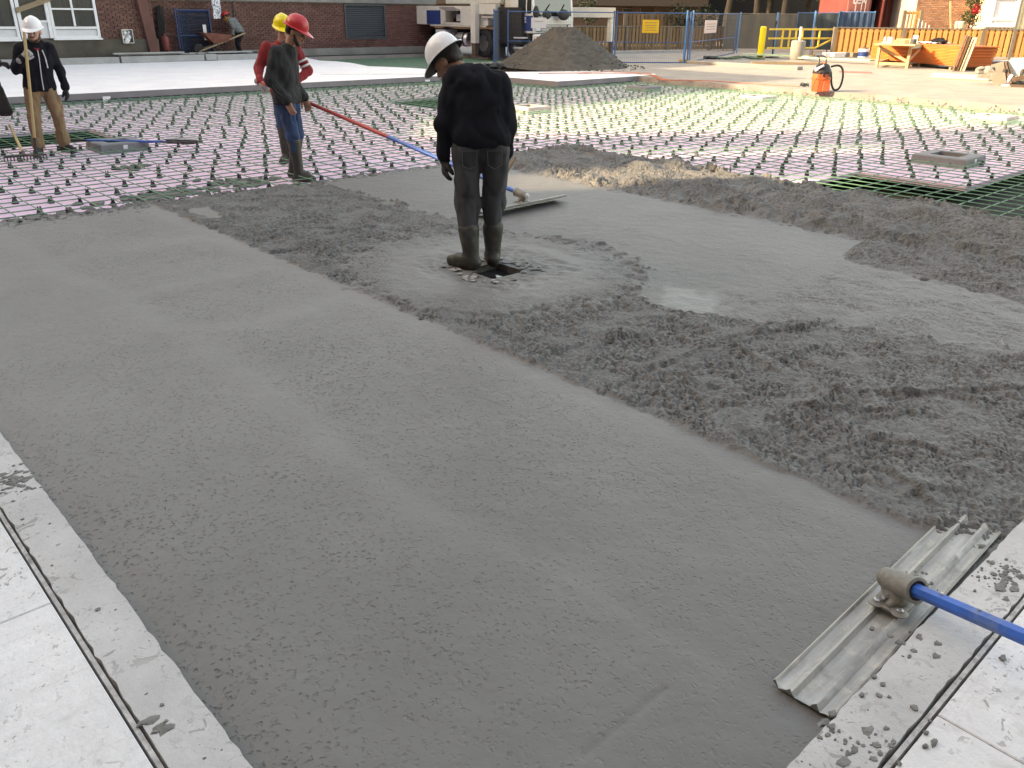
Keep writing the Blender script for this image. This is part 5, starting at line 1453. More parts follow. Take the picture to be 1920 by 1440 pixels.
V3 = lambda *a: np.array(a, float)


def rotm(yaw=0, pitch=0, roll=0):
    """figure faces +y; pitch > 0 looks down, yaw > 0 turns to its left"""
    return np.array((Matrix.Rotation(yaw, 3, 'Z') @ Matrix.Rotation(-pitch, 3, 'X') @ Matrix.Rotation(roll, 3, 'Y')))


def hand_prims(w_, d, nrm, curl=.5, side=1, off=0.0, spread=.06):
    """w_ wrist, d finger direction, nrm palm direction, side +1 puts the thumb on d x nrm"""
    d = d / np.linalg.norm(d); nrm = nrm - d * (nrm @ d); nrm = nrm / np.linalg.norm(nrm); s = np.cross(d, nrm) * side
    P = [cap(w_, w_ + d * .03, .025 + off, .030 + off, nrm, 1.35), cap(w_ + d * .03 - s * .0, w_ + d * .085, .036 + off, .040 + off, nrm, 2.1)]
    for i, (o, l) in enumerate(((.032, .070), (.011, .078), (-.011, .073), (-.031, .058))):
        b = w_ + d * .085 + s * o; a1 = curl * .7; a2 = curl * 1.7; a3 = curl * 2.5
        dd = d + s * o * spread * 10
        D = lambda a: dd * math.cos(a) + nrm * math.sin(a)
        p1 = b + D(a1) * l * .48; p2 = p1 + D(a2) * l * .32; p3 = p2 + D(a3) * l * .24
        P += [cap(b, p1, .0105 + off, .0098 + off), cap(p1, p2, .0098 + off, .009 + off), cap(p2, p3, .009 + off, .0075 + off)]
    t0 = w_ + d * .025 + s * .026; t1 = t0 + (d * .6 + s * .65 + nrm * .35) * .042; t2 = t1 + (d * .85 + s * .15 + nrm * (.25 + curl * .5)) * .034; t3 = t2 + (d * .8 + nrm * (.3 + curl * .6)) * .024
    P += [cap(t0, t1, .015 + off, .0125 + off), cap(t1, t2, .0125 + off, .0105 + off), cap(t2, t3, .0105 + off, .0085 + off)]
    return P


def boot_prims(ank, toe_dir, hgt, r=.062, top_r=.072):
    """rubber boot with the sole on z = ank.z - .08"""
    z0 = ank[2] - .085; t = V3(toe_dir[0], toe_dir[1], 0); t = t / np.linalg.norm(t); heel = V3(ank[0], ank[1], z0 + .045) - t * .045; toe = V3(ank[0], ank[1], z0 + .038) + t * .155
    return [cap(heel, toe, .046, .044, V3(0, 0, 1), 1.12), cap(V3(ank[0], ank[1], z0 + .06) - t * .015, V3(ank[0], ank[1], z0 + .06) + t * .10, .055, .042), cap(ank - t * .01, ank + hgt, r, top_r), cap(heel + V3(0, 0, -.03), toe + V3(0, 0, -.024), .030, .030, np.cross(t, V3(0, 0, 1)), .72)]


def helmet(name, m, parent, c, R, r=.117, brim=.052, ridge=True):
    """hard hat: dome, ridge and a bill that is longest in front (+y)"""
    mb = MB(); n, mm = 40, 12; vs = []
    zz = r * 1.12
    for i in range(mm):
        t = i / (mm - 1) * math.pi / 2
        for j in range(n):
            a = 2 * math.pi * j / n; x = math.cos(a) * math.cos(t) * r * .93; y = math.sin(a) * math.cos(t) * r * 1.12; z = math.sin(t) ** .9 * zz
            if ridge and i < mm - 1: z += .010 * math.exp(-(x / .02) ** 2) * math.cos(t) ** .3 * (1 if t > .5 else t * 2)
            vs.append((x, y, z))
    base = [(vs[j][0], vs[j][1]) for j in range(n)]
    ring2 = []
    for j in range(n):
        a = 2 * math.pi * j / n; f = max(0, math.sin(a)); e = .012 + brim * f ** 1.6
        ring2.append((base[j][0] * (1 + .012 / r) + math.cos(a) * e * .3, base[j][1] * (1 + .012 / r) + (math.sin(a) * e), -.008 - .022 * f ** 1.5))
    k0 = len(vs); vs += ring2; vs += [(x * .995, y * .995, z - .006) for x, y, z in ring2]
    k2 = len(vs); vs += [(x * .95, y * .95, .0) for x, y in base]
    k3 = len(vs); vs += [(x * .5, y * .5, zz * .8) for x, y in base]
    fs = []
    for i in range(mm - 1):
        for j in range(n): fs.append((i * n + j, i * n + (j + 1) % n, (i + 1) * n + (j + 1) % n, (i + 1) * n + j))
    for A, B in ((k0, 0), (k0 + n, k0), (k2, k0 + n), (k3, k2)):
        for j in range(n): fs.append((A + j, A + (j + 1) % n, B + (j + 1) % n, B + j))
    fs.append(tuple(k3 + j for j in range(n)))
    mb.add([tuple(R @ V3(*v) + c) for v in vs], fs)
    mb.m[-(2 * n + 1):] = [1] * (2 * n + 1)
    h = mb.build(name, [m, m_liner], parent, True)
    return h


def skin_mat(name, col): return mat(name, col, .55, .12, 30, .001, 200)


m_skin = skin_mat('tanned skin', (.42, .22, .15)); m_skinl = skin_mat('fair skin', (.50, .29, .22)); m_skind = skin_mat('brown skin', (.29, .145, .09))
m_hairb = mat('dark hair', (.025, .016, .012), .7, .3, 40, .004, 160); m_hairl = mat('brown beard', (.085, .05, .032), .8, .3, 40, .004, 160); m_eye = mat('eye', (.03, .02, .018), .2, .1, 10)
m_blackcloth = mat('black fleece', (.012, .013, .018), .95, .25, 8, .003, 120, spec=.15)
m_charc = mat('charcoal softshell', (.028, .029, .032), .85, .2, 6, .002, 140, spec=.25)
m_redcloth = mat('red jersey', (.25, .018, .022), .85, .15, 6, .002, 120)
m_tan = mat('tan work cotton', (.25, .165, .095), .9, .22, 5, .003, 120, dirt=.3, dirtcol=(.13, .085, .05))
m_jeans = mat('blue denim', (.022, .055, .13), .9, .35, 5, .002, 200, dirt=.2, dirtcol=(.05, .085, .15))
m_greyjean = mat('grey denim', (.046, .048, .056), .9, .3, 5, .002, 200, dirt=.25, dirtcol=(.075, .072, .068))
m_boot = mat('muddy rubber boot', (.036, .035, .030), .55, .35, 9, .004, 50, dirt=.38, dirtcol=(.095, .09, .078))
m_bootd = mat('dark work boot', (.035, .033, .032), .75, .3, 9, .003, 60, dirt=.35, dirtcol=(.09, .085, .08))
m_glove = mat('grey work glove', (.30, .30, .29), .9, .3, 14, .002, 150, dirt=.3, dirtcol=(.05, .06, .10))
m_glovek = mat('black dipped glove', (.028, .028, .03), .8, .4, 14, .002, 150, dirt=.35, dirtcol=(.16, .155, .14))
m_hw = mat('white hard hat', (.80, .81, .83), .3, .04, 4); m_hr = mat('red hard hat', (.55, .028, .035), .32, .06, 4); m_hy = mat('yellow hard hat', (.78, .62, .02), .32, .05, 4); m_liner = mat('hat liner', (.02, .022, .022), .8, .2, 10)
m_zip = mat('zip and cord', (.60, .60, .60), .5, .1, 10); m_stripe = mat('pale stripe', (.66, .64, .64), .8, .08, 10)


def head_prims(c, R):
    g = lambda x, y, z: c + R @ V3(x, y, z)
    return [ell(g(0, -.012, .035), V3(.076, .096, .088), R), ell(g(0, .03, -.035), V3(.060, .068, .085), R), ell(g(0, .055, -.085), V3(.036, .032, .03), R),
            cap(g(0, .088, .022), g(0, .112, -.018), .010, .015), ell(g(0, .098, -.055), V3(.026, .012, .012), R), cap(g(-.035, .078, .028), g(.035, .078, .028), .014, .014),
            ell(g(-.034, .070, -.018), V3(.026, .024, .022), R), ell(g(.034, .070, -.018), V3(.026, .024, .022), R),
            ell(g(-.078, -.012, -.005), V3(.011, .022, .034), R), ell(g(.078, -.012, -.005), V3(.011, .022, .034), R)]


def head_extras(root, c, R, hair, beard):
    g = lambda x, y, z: c + R @ V3(x, y, z)
    mb = MB()
    for s in (-1, 1): mb.ball(g(s * .033, .0935, .006), (.013, .008, .0085), 8)
    tag(mb.build('eyes', m_eye, root, True), kind='stuff')
    mb = MB()
    for s in (-1, 1): mb.beam(tuple(g(s * .016, .100, .027)), tuple(g(s * .052, .090, .029)), .010, .008)
    tag(mb.build('eyebrows', hair, root, True), kind='stuff')
    mb = MB(); mb.beam(tuple(g(-.022, .1075, -.052)), tuple(g(.022, .1075, -.052)), .006, .004); mb.build('mouth_line', mat('lip', (.2, .07, .06), .6, .1, 10), root)
    organic('hair', [ell(g(0, -.035, .035), V3(.081, .086, .090), R), cap(g(-.045, -.075, -.015), g(.045, -.075, -.015), .024, .024)], hair, root, .009, .02, .004, 60)
    if beard is not None:
        organic('beard', [cap(g(-.058, .030, -.060), g(-.03, .068, -.098), .019, .021), cap(g(.058, .030, -.060), g(.03, .068, -.098), .019, .021), cap(g(-.03, .07, -.098), g(.03, .07, -.098), .022, .022), cap(g(-.063, .012, -.02), g(-.058, .03, -.06), .011, .018), cap(g(.063, .012, -.02), g(.058, .03, -.06), .011, .018), cap(g(-.026, .100, -.042), g(.026, .100, -.042), .008, .008)], beard, root, .007, .015, .003, 70)


def person(label, loc, rz, J, hat, skin, coat, legs, foot, hair=None, beard=None, gloves=(None, None), boot_h=None, head_R=None, hood=False, curl=(.35, .35), hand_d=(None, None), hand_n=(None, None), coat_r=1.0, hem=.85, boot_k=.85, cargo=False, flare=False, show_feet=True):
    """J holds joint positions in the figure's own frame (facing +y, right hand at +x)"""
    t = thing('person', label, 'person', loc, rz)
    R = rotm() if head_R is None else head_R
    j = {k: np.array(v, float) for k, v in J.items()}
    nk, hd = j['neck'], j['head']
    body = head_prims(hd, R) + [cap(nk - V3(0, .0, .02), hd + R @ V3(0, -.02, -.05), .058, .054)]
    body += [cap(j['waist'], j['chest'], .10, .12, V3(0, 1, 0), 1.4), cap(j['shR'], j['shL'], .05, .05), cap(j['hipR'], j['hipL'], .075, .075), cap((j['hipR'] + j['hipL']) / 2, j['waist'], .095, .10, V3(0, 1, 0), 1.3)]
    hands = {}
    for s, sd in (('R', 0), ('L', 1)):
        w_, e_ = j['wr' + s], j['el' + s]
        body += [cap(j['sh' + s], e_, .046, .036), cap(e_, w_, .036, .025), cap(j['hip' + s], j['kn' + s], .07, .048), cap(j['kn' + s], j['an' + s], .048, .036), cap(j['an' + s] - V3(0, 0, .03), j['an' + s] - V3(0, 0, .03) + V3(*j['toe' + s], 0) * .13, .034, .028)]
        d = (w_ - e_) if hand_d[sd] is None else np.array(hand_d[sd], float); nn = (V3(-1 if s == 'R' else 1, .2, 0)) if hand_n[sd] is None else np.array(hand_n[sd], float)
        side = 1
        hp = hand_prims(w_, d, nn, curl[sd], side if s == 'L' else -1, 0); hands[s] = (w_, d, nn, curl[sd], side if s == 'L' else -1)
        body += hp
    organic('body', body, skin, t, .0095, .014)
    c = coat_r
    cf = V3(0, 1, 0)
    up = j['chest'] - j['waist']; hm = (j['hipR'] + j['hipL']) / 2; hm[2] = hem + .055; wm = hm * .45 + j['waist'] * .55; X_ = V3(1, 0, 0)
    tp = [cap(hm - X_ * .082 * c, hm + X_ * .082 * c, .122 * c, .122 * c), cap(wm - X_ * .068 * c, wm + X_ * .068 * c, .118 * c, .118 * c), cap(j['waist'] + up * .25 - X_ * .066 * c, j['waist'] + up * .25 + X_ * .066 * c, .118 * c, .118 * c), cap(j['waist'] * .35 + j['chest'] * .65 - X_ * .075 * c, j['waist'] * .35 + j['chest'] * .65 + X_ * .075 * c, .120 * c, .120 * c), cap(j['chest'] - X_ * .085 * c, j['chest'] + X_ * .085 * c, .118 * c, .118 * c), cap(j['shR'] * .72 + j['chest'] * .28 + V3(0, 0, .01), j['shL'] * .72 + j['chest'] * .28 + V3(0, 0, .01), .082 * c, .082 * c), cap(j['chest'], nk - V3(0, 0, .05), .13 * c, .085 * c, cf, 1.2), cap(nk - V3(0, 0, .045), nk + V3(0, 0, .0), .075, .068)]
    for s in 'RL':
        tp += [cap(j['sh' + s], j['el' + s], .078 * c, .060 * c), cap(j['el' + s], j['wr' + s] - (j['wr' + s] - j['el' + s]) * .06, .060 * c, .047 * c), cap(j['wr' + s] - (j['wr' + s] - j['el' + s]) * .10, j['wr' + s] - (j['wr' + s] - j['el' + s]) * .04, .048 * c, .046 * c)]
    if hood:
        b = nk - V3(0, .055, .0)
        tp += [cap(b + V3(-.085, -.01, -.01), b + V3(.085, -.01, -.01), .055, .055), cap(b + V3(-.05, -.065, -.055), b + V3(.05, -.065, -.055), .052, .052), cap(nk + V3(-.075, .02, .01), b + V3(-.08, 0, 0), .035, .045), cap(nk + V3(.075, .02, .01), b + V3(.08, 0, 0), .035, .045)]
    jk = organic('jacket', tp, coat, t, .0105, .045, .0115, 11, .55, seed=len(label), cut=lambda P: np.where(np.abs(P[..., 0] - hm[0]) < .205, hem + .003 * np.sin(P[..., 0] * 40) - P[..., 2], -9.0))
    hb = j['waist'] - V3(0, 0, .16)
    mb = MB()
    lp = [cap(j['hipR'] * .85 + j['hipL'] * .15, j['hipL'] * .85 + j['hipR'] * .15, .108, .108, cf, 1.05), cap((j['hipR'] + j['hipL']) / 2 + V3(0, 0, .02), j['waist'] - V3(0, 0, .05), .125, .118, cf, 1.25)]
    for s in 'RL':
        an = j['an' + s]; kn = j['kn' + s]; b2 = an + (kn - an) * (.12 if boot_h is None else boot_k * .72)
        if flare: b2 = an + (kn - an) * .05
        lp += [cap(j['hip' + s] - V3(0, 0, .03), kn, .106, .082), cap(kn, b2, .081, .074 if boot_h is None else .063)]
        if boot_h is None: lp += [cap(b2 + V3(0, 0, .05), b2, .076, .080)]
        if cargo: sx = 1 if s == 'R' else -1; m_ = j['hip' + s] * .42 + kn * .58; lp += [cap(m_ + V3(sx * .055, .0, .05), m_ + V3(sx * .055, 0, -.08), .045, .048)]
    organic('trousers', lp, legs, t, .0105, .03, .016, 10, .5, seed=len(label) + 3)
    if show_feet:
        for s in 'RL':
            an, kn = j['an' + s], j['kn' + s]
            bh = (kn - an) * (boot_k if boot_h else .28)
            organic('boot', boot_prims(an, j['toe' + s], bh, .056 if boot_h else .052, .076 if boot_h else .060), foot, t, .0105, .018, .004, 16)
    for s, g_ in zip('RL', gloves):
        if g_ is not None:
            w_, d, nn, cu, sd = hands[s]; dn = d / np.linalg.norm(d)
            organic('glove', hand_prims(w_, d, nn, cu, sd, .004) + [cap(w_ - dn * .05, w_ + dn * .02, .040, .036)], g_, t, .0072, .010)
    head_extras(t, hd, R, hair or m_hairb, beard)
    if hat is not None:
        hc = hd + R @ V3(0, -.008, .063)
        h = helmet('hard_hat', hat, t, hc, R)
        mb = MB(); n = 24
        vs = [tuple(hc + R @ V3(.094 * math.cos(2 * math.pi * k / n), .112 * math.sin(2 * math.pi * k / n), z)) for z in (-.03, .01) for k in range(n)]
        mb.add(vs, [(k, (k + 1) % n, n + (k + 1) % n, n + k) for k in range(n)]); mb.add([tuple(np.array(v) * .999) for v in vs], [(n + k, n + (k + 1) % n, (k + 1) % n, k) for k in range(n)]); mb.build('hat_strap', m_liner, h, True)
    return t, j, R


def std(H=1.75, **kw):
    k = H / 1.75
    J = dict(head=(0, .02, 1.625), neck=(0, -.005, 1.475), chest=(0, 0, 1.29), waist=(0, .0, 1.06), shR=(.170, 0, 1.425), shL=(-.170, 0, 1.425), elR=(.235, -.02, 1.13), elL=(-.235, -.02, 1.13), wrR=(.235, .06, .88), wrL=(-.235, .06, .88),
             hipR=(.092, 0, .89), hipL=(-.092, 0, .89), knR=(.105, .015, .49), knL=(-.105, .015, .50), anR=(.11, -.01, .09), anL=(-.11, -.01, .09), toeR=(.25, .97), toeL=(-.25, .97))
    for a, v in J.items():
        if not a.startswith('toe'): J[a] = tuple(x * k for x in v)
    J.update(kw); return J


def face(d): return math.atan2(-d.x, d.y)                    # heading of +y


FZ = -.2
# worker 1: white helmet, tan trousers, wooden pole in the right hand
p = (G(72, 287, FZ) + G(108, 288, FZ)) / 2 + RF(.09, 0); c_ = Vector((-p.x, -p.y, 0)).normalized()
rz1 = face(c_) + .22
J = std(1.66, anR=(.19, .02, .09), anL=(-.15, -.02, .09), knR=(.16, .04, .50), knL=(-.13, .03, .50), toeR=(.45, .9), toeL=(-.5, .85), head=(-.05, .03, 1.535), neck=(-.035, 0, 1.39), chest=(-.02, 0, 1.23), waist=(0, 0, 1.0), shR=(.155, 0, 1.335), shL=(-.20, 0, 1.345), elR=(.25, .03, 1.09), wrR=(.185, .20, 1.235), elL=(-.285, -.02, 1.06), wrL=(-.285, .06, .84), hipR=(.10, 0, .87), hipL=(-.085, 0, .87))
w1, j1, R1 = person('bearded worker in white hard hat, black zip hoodie and tan trousers holding a wooden pole', (p.x, p.y, FZ), rz1, J, m_hw, m_skinl, m_blackcloth, m_tan, m_bootd, m_hairl, m_hairl, (m_glove, m_glovek), None, rotm(-.55, .16), hood=True, curl=(.9, .3), hand_d=(V3(-.55, .25, .5), None), hand_n=(V3(-.4, -.75, -.1), None), cargo=True, hem=.81)
mb = MB()
zt = [(-.03, .112, 1.32), (-.026, .128, 1.23), (-.015, .132, 1.10), (-.005, .132, .98), (.0, .136, .83)]
mb.tube(zt, .006, 6); mb.build('zip', m_zip, w1, True)
mb = MB(); mb.tube([(-.085, .105, 1.32), (-.10, .125, 1.23), (-.105, .13, 1.10)], .008, 6); mb.build('drawstring', m_zip, w1, True)
mb = MB(); mb.add([(-.075, .085, 1.36), (.01, .085, 1.36), (-.03, .118, 1.30)], [(0, 2, 1)]); mb.build('shirt_collar', m_redcloth, w1)

# worker 2: red helmet, seen from the side
p = (G(541, 333, FZ) + G(566, 340, FZ)) / 2
rz2 = face(RF(.98, -.18)); J = std(1.75, anR=(.11, .12, .09), anL=(-.10, -.05, .09), knR=(.105, .07, .51), knL=(-.10, .03, .51), toeR=(.1, 1), toeL=(-.1, 1), head=(.0, .17, 1.60), neck=(0, .07, 1.465), chest=(0, .0, 1.28), waist=(0, .0, 1.05), elR=(.235, -.07, 1.12), wrR=(.215, .11, .90), elL=(-.23, -.03, 1.12), wrL=(-.21, .12, .90), shR=(.170, .0, 1.40), shL=(-.170, .01, 1.40))
w2, j2, R2 = person('worker in red hard hat, charcoal jacket, blue jeans and rubber boots seen from the side', (p.x, p.y, FZ), rz2, J, m_hr, m_skin, m_charc, m_jeans, m_boot, m_hairb, m_hairb, (None, None), True, rotm(.12, .42), curl=(.45, .45), coat_r=1.05, hand_d=(V3(0, .25, -1), V3(0, .3, -1)))
mb = MB(); a = j2['shR'] + V3(.05, -.02, -.03); mb.tube([tuple(j2['elR'] + V3(.055, -.02, .05)), tuple((j2['elR'] + j2['wrR']) / 2 + V3(.058, -.01, .0)), tuple(j2['wrR'] + V3(.046, -.01, .04))], .004, 5); mb.build('sleeve_piping', m_dkgrey, w2, True)
hc = j2['head'] + R2 @ V3(.085, -.07, .0)
mb = MB(); mb.ball(tuple(hc), (.016, .026, .030), 10); mb.ball(tuple(j2['head'] + R2 @ V3(-.085, -.07, .0)), (.016, .026, .030), 10); mb.build('ear_defenders', m_liner, w2, True)

# worker 3: yellow helmet and red jersey behind worker 2, pulling the float
q3 = RF(-2.93, 11.15, FZ)
rz3 = face(RF(.15, -1)); J = std(1.76, head=(-.05, .09, 1.60), neck=(-.02, .03, 1.455), chest=(0, .0, 1.28), shR=(.18, .0, 1.40), shL=(-.18, .03, 1.40), elR=(.30, .0, 1.17), wrR=(.27, .20, 1.0), elL=(-.30, .02, 1.13), wrL=(-.13, .25, .98), anR=(.07, .0, .09), anL=(-.07, .0, .09), knR=(.07, .02, .5), knL=(-.07, .02, .5), hipR=(.08, 0, .89), hipL=(-.08, 0, .89))
w3, j3, R3 = person('worker in yellow hard hat and red jersey behind the red-hatted man', tuple(q3), rz3, J, m_hy, m_skin, m_redcloth, m_jeans, m_boot, m_hairb, None, (m_glove, m_glove), True, rotm(.25, .22), curl=(.85, .85), hand_d=(V3(-.75, .55, -.3), V3(.6, .4, -.3)), hand_n=(V3(-.2, -.3, -.9), V3(0, -.3, -.9)), coat_r=.95)
mb = MB()
for u in (.30, .52):
    c0 = j3['shL'] + (j3['elL'] - j3['shL']) * (u + .25); dd = (j3['elL'] - j3['shL']); dd = dd / np.linalg.norm(dd); e1 = np.cross(dd, V3(0, 1, 0)); e1 /= np.linalg.norm(e1); e2 = np.cross(dd, e1)
    n = 20; r = .0745 - .012 * u; vs = [tuple(c0 + dd * h_ + (e1 * math.cos(2 * math.pi * k / n) + e2 * math.sin(2 * math.pi * k / n)) * r) for h_ in (-.013, .013) for k in range(n)]
    mb.add(vs, [(k, (k + 1) % n, n + (k + 1) % n, n + k) for k in range(n)])
mb.build('sleeve_stripe', m_stripe, w3, True)

# worker 4: back view over the drain, head bent
p = (G(880, 508, -.06) + G(925, 497, -.06)) / 2
rz4 = face(RF(-.12, 1))
J = std(1.70, head=(-.20, .20, 1.365), neck=(-.065, .10, 1.31), chest=(-.02, .05, 1.16), waist=(.0, .02, .98), shR=(.135, .06, 1.245), shL=(-.18, .06, 1.25), elR=(.19, .04, .98), wrR=(.185, .12, .77), elL=(-.245, .02, .99), wrL=(-.245, .05, .765), anL=(-.085, -.04, .09), anR=(.085, .06, .09), knL=(-.095, .02, .46), knR=(.095, .07, .46), toeL=(-.75, .65), toeR=(-.05, 1), hipR=(.10, .0, .85), hipL=(-.10, 0, .85))
w4, j4, R4 = person('worker seen from behind in white hard hat, black hoodie and grey jeans over the drain', (p.x, p.y, -.052), rz4, J, m_hw, m_skind, m_blackcloth, m_greyjean, m_boot, m_hairb, None, (m_glovek, m_glovek), True, rotm(1.0, .70), hood=True, curl=(.35, .4), hand_d=(V3(.0, .25, -1), V3(-.02, .1, -1)), coat_r=1.0, hem=.845, boot_k=.50)
pj = MB()
for s in (-1, 1):
    x = s * .085; pts = [(x - .05, -.112, .83), (x + .05, -.112, .83), (x + .046, -.112, .735), (x, -.108, .71), (x - .046, -.112, .735)]
    pj.tube([Vector(v) for v in pts + [pts[0]]], .0025, 4)
tag(pj.build('pocket_seams', m_dkgrey, w4), kind='stuff')

# worker 5: at the wheelbarrow by the wall
YW = 30.75
p5 = PY(437, 102, YW)
p5.x += .25; rz5 = face(RF(-.9, .2)); J = std(1.70, head=(.0, .36, 1.36), neck=(0, .24, 1.29), chest=(0, .10, 1.17), waist=(0, -.06, .99), shR=(.18, .15, 1.28), shL=(-.18, .15, 1.28), elR=(.24, -.02, 1.02), wrR=(.25, -.0, .77), elL=(-.24, .0, 1.02), wrL=(-.25, .02, .78), hipR=(.09, -.12, .88), hipL=(-.09, -.12, .88), knR=(.1, .06, .50), knL=(-.1, -.02, .49), anR=(.1, .02, .09), anL=(-.1, -.12, .09), toeR=(0, 1), toeL=(0, 1))
qs = NT('grey striped shirt'); co = qs.coord(); wv = qs.n('ShaderNodeTexWave', bands_direction='Z'); wv.inputs['Scale'].default_value = 7; qs.l(co, wv.inputs['Vector'])
m_str = qs.out(qs.mix(qs.fr(wv.outputs['Fac'], .55, .7), (.075, .08, .085), (.20, .215, .215)), .9)
w5, j5, R5 = person('stooping worker in red hard hat and striped grey shirt holding the wheelbarrow by the wall', (p5.x, YW, .04), rz5, J, m_hr, m_skin, m_str, m_blackcloth, m_bootd, m_hairb, None, (m_glovek, m_glovek), None, rotm(0, .45), curl=(.8, .8))
m_org = mat('orange cloth', (.62, .26, .02), .8, .15, 8)
hd = j5['head']; organic('neck_scarf', [cap(hd + V3(-.05, -.09, -.02), hd + V3(-.05, -.10, -.16), .035, .045), cap(hd + V3(.05, -.09, -.02), hd + V3(.05, -.10, -.16), .035, .045), cap(hd + V3(-.07, -.04, -.04), hd + V3(-.07, -.05, -.15), .025, .035), cap(hd + V3(.07, -.04, -.04), hd + V3(.07, -.05, -.15), .025, .035), cap(hd + V3(-.03, .05, -.10), hd + V3(.03, .05, -.10), .035, .035)], m_org, w5, .01, .03, .006, 20)

# worker 6: almost wholly outside the left edge of the picture
P6 = G(-33, 292, FZ)
rz6 = face(Vector((-P6.x, -P6.y, 0)).normalized()) + .1
J = std(1.76, elL=(-.34, -.02, 1.16), wrL=(-.415, .12, 1.16), elR=(.26, -.02, 1.14), wrR=(.2, .16, .98))
w6, j6, R6 = person('worker mostly cut off by the left picture edge, black glove and long dark coat showing', (P6.x, P6.y, FZ), rz6, J, m_hw, m_skinl, m_charc, m_charc, m_boot, m_hairb, None, (m_glovek, m_glovek), True, rotm(0, .2), curl=(.8, .75), hand_d=(None, V3(-.8, .5, -.05)), hand_n=(None, V3(0, .2, -1)))
m_coat = mat('dusty dark coat', (.032, .030, .028), .95, .3, 8, .003, 80, dirt=.4, dirtcol=(.085, .08, .072))
organic('coat_skirt', [cap((-.30, .07, 1.15), (-.36, .09, .60), .05, .10, V3(0, 1, 0), 1.5), cap((-.28, .08, .57), (-.41, .09, .55), .06, .06, V3(0, 1, 0), 1.4), cap((-.12, .03, 1.0), (-.26, .07, .66), .10, .10)], m_coat, w6, .011, .03, .007, 12)

# ------------------------------------------------------------------ hand tools
m_handle = mat('wooden tool handle', (.46, .33, .17), .75, .15, 4, .001, 60, stretch=(6, 6, 1))
m_iron = mat('muddy iron', (.05, .048, .045), .8, .3, 12, .004, 60, dirt=.4, dirtcol=(.14, .13, .12))
m_bluep = mat('blue anodised pole', (.010, .105, .43), .38, .22, 9, dirt=.30, dirtcol=(.16, .22, .33)); m_redp = mat('worn red pole', (.46, .055, .05), .5, .2, 2.5, dirt=.25, dirtcol=(.42, .30, .27))
M1 = Matrix.Translation((p.x, p.y, 0))


def wld(root, v): return Matrix.Translation(root.location) @ Matrix.Rotation(root.rotation_euler.z, 4, 'Z') @ Vector(tuple(v))


def rake(label, top, head, r=.017, width=.40, name='rake'):
    top, head = Vector(top), Vector(head); d = (top - head); L = d.length; d.normalize()
    t = thing(name, label, 'rake', head)
    mb = MB(); mb.tube([d * .16, d * L], [r, r * .95], 10); mb.build('handle', m_handle, t, True)
    mb = MB(); mb.tube([(0, 0, .02), d * .22], [.010, .024], 8); mb.build('ferrule', m_iron, t, True)
    s = Vector((-head.y, head.x, 0)).normalized()
    mb = MB(); mb.beam(s * -width / 2 + Vector((0, 0, .025)), s * width / 2 + Vector((0, 0, .025)), .025, .02); hd_ = mb.build('rake_head', m_iron, t)
    mb = MB(); mb.beam((0, 0, 0), (0, 0, -.055), .012, .008); me = mb.mesh('tine', m_iron)
    for k in range(14):
        o = bpy.data.objects.new('tine', me); link(o, hd_); o.location = s * (-width / 2 + width * k / 13) + Vector((0, 0, .02))
    return t


hw = wld(w1, j1['wrR'] + V3(-.045, .045, .045))
foot = G(68, 291, -.145); dirp = (hw - foot).normalized(); ztop = 1.60
rake('upright wooden rake held by the tan-trousered worker', foot + dirp * ((HZ(47, 64, hw) + .02 - foot.z) / dirp.z), foot, .019, .05)
h2 = G(50, 305, -.12); a2 = PL(15, 228, RF(-7.6, 11.6), RF(-5, 11.6)); dd = (a2 - h2).normalized()
rake('slanting wooden rake standing on the rebar at the left edge', h2 + dd * 1.35, h2 + Vector((0, 0, .06)), .017, .46)

# blue-handled broom rake lying on the drain frame
a, b = G(112, 262, -.06), G(368, 267, -.08)
t = thing('landscape_rake', 'blue-handled rake lying across the dark drain frame on the left', 'rake', a)
d = b - a; dn = d.normalized(); s = Vector((-dn.y, dn.x, 0))
mb = MB(); mb.tube([Vector((0, 0, 0)), d * .2], .016, 8); mb.build('grip', m_blackp, t, True)
mb = MB(); mb.tube([d * .2, d * .78], .017, 8); mb.build('handle', m_bluep, t, True)
mb = MB(); mb.tube([d * .72 + Vector((0, 0, .0)), d * .9 + s * .1], .010, 6); mb.tube([d * .72, d * .9 - s * .1], .010, 6); mb.build('brace', m_iron, t, True)
mb = MB(); mb.beam(d * .76 + s * .10, d + s * .06, .05, .04); mb.beam(d * .80 - s * .05, d + s * -.06, .04, .03); hd_ = mb.build('rake_head', m_iron, t)
mb = MB(); mb.tube([(0, 0, 0), (0, .012, .05), (0, .03, .075)], .004, 5); me = mb.mesh('tine', m_steel)
for k in range(26):
    o = bpy.data.objects.new('tine', me); link(o, hd_); o.location = d * (.77 + .22 * k / 25) + s * .10 + Vector((0, 0, .01))

# far bull float, pulled by worker 3
fa, fb = G(897, 409, -.045), G(1052, 377, -.045); c = (fa + fb) / 2; ax_ = (fb - fa).normalized(); ang = math.atan2(ax_.y, ax_.x); L = (fb - fa).length
m_mag = NT('worn magnesium'); co = m_mag.coord()
mp_ = m_mag.n('ShaderNodeMapping'); mp_.inputs['Scale'].default_value = (1.2, 9, 3); m_mag.l(co, mp_.inputs['Vector'])
f1_ = m_mag.noise(3, 5, .65, mp_.outputs[0]); f2_ = m_mag.noise(14, 5, .7, co)
cc = m_mag.mix(m_mag.fr(f1_, .3, .7), (.27, .265, .252), (.48, .468, .44)); cc = m_mag.mix(m_mag.fr(f2_, .52, .72, 0, .8), cc, (.62, .59, .52)); cc = m_mag.mix(m_mag.fr(m_mag.noise(5, 4, .7, co), .60, .72, 0, .75), cc, (.22, .215, .20))
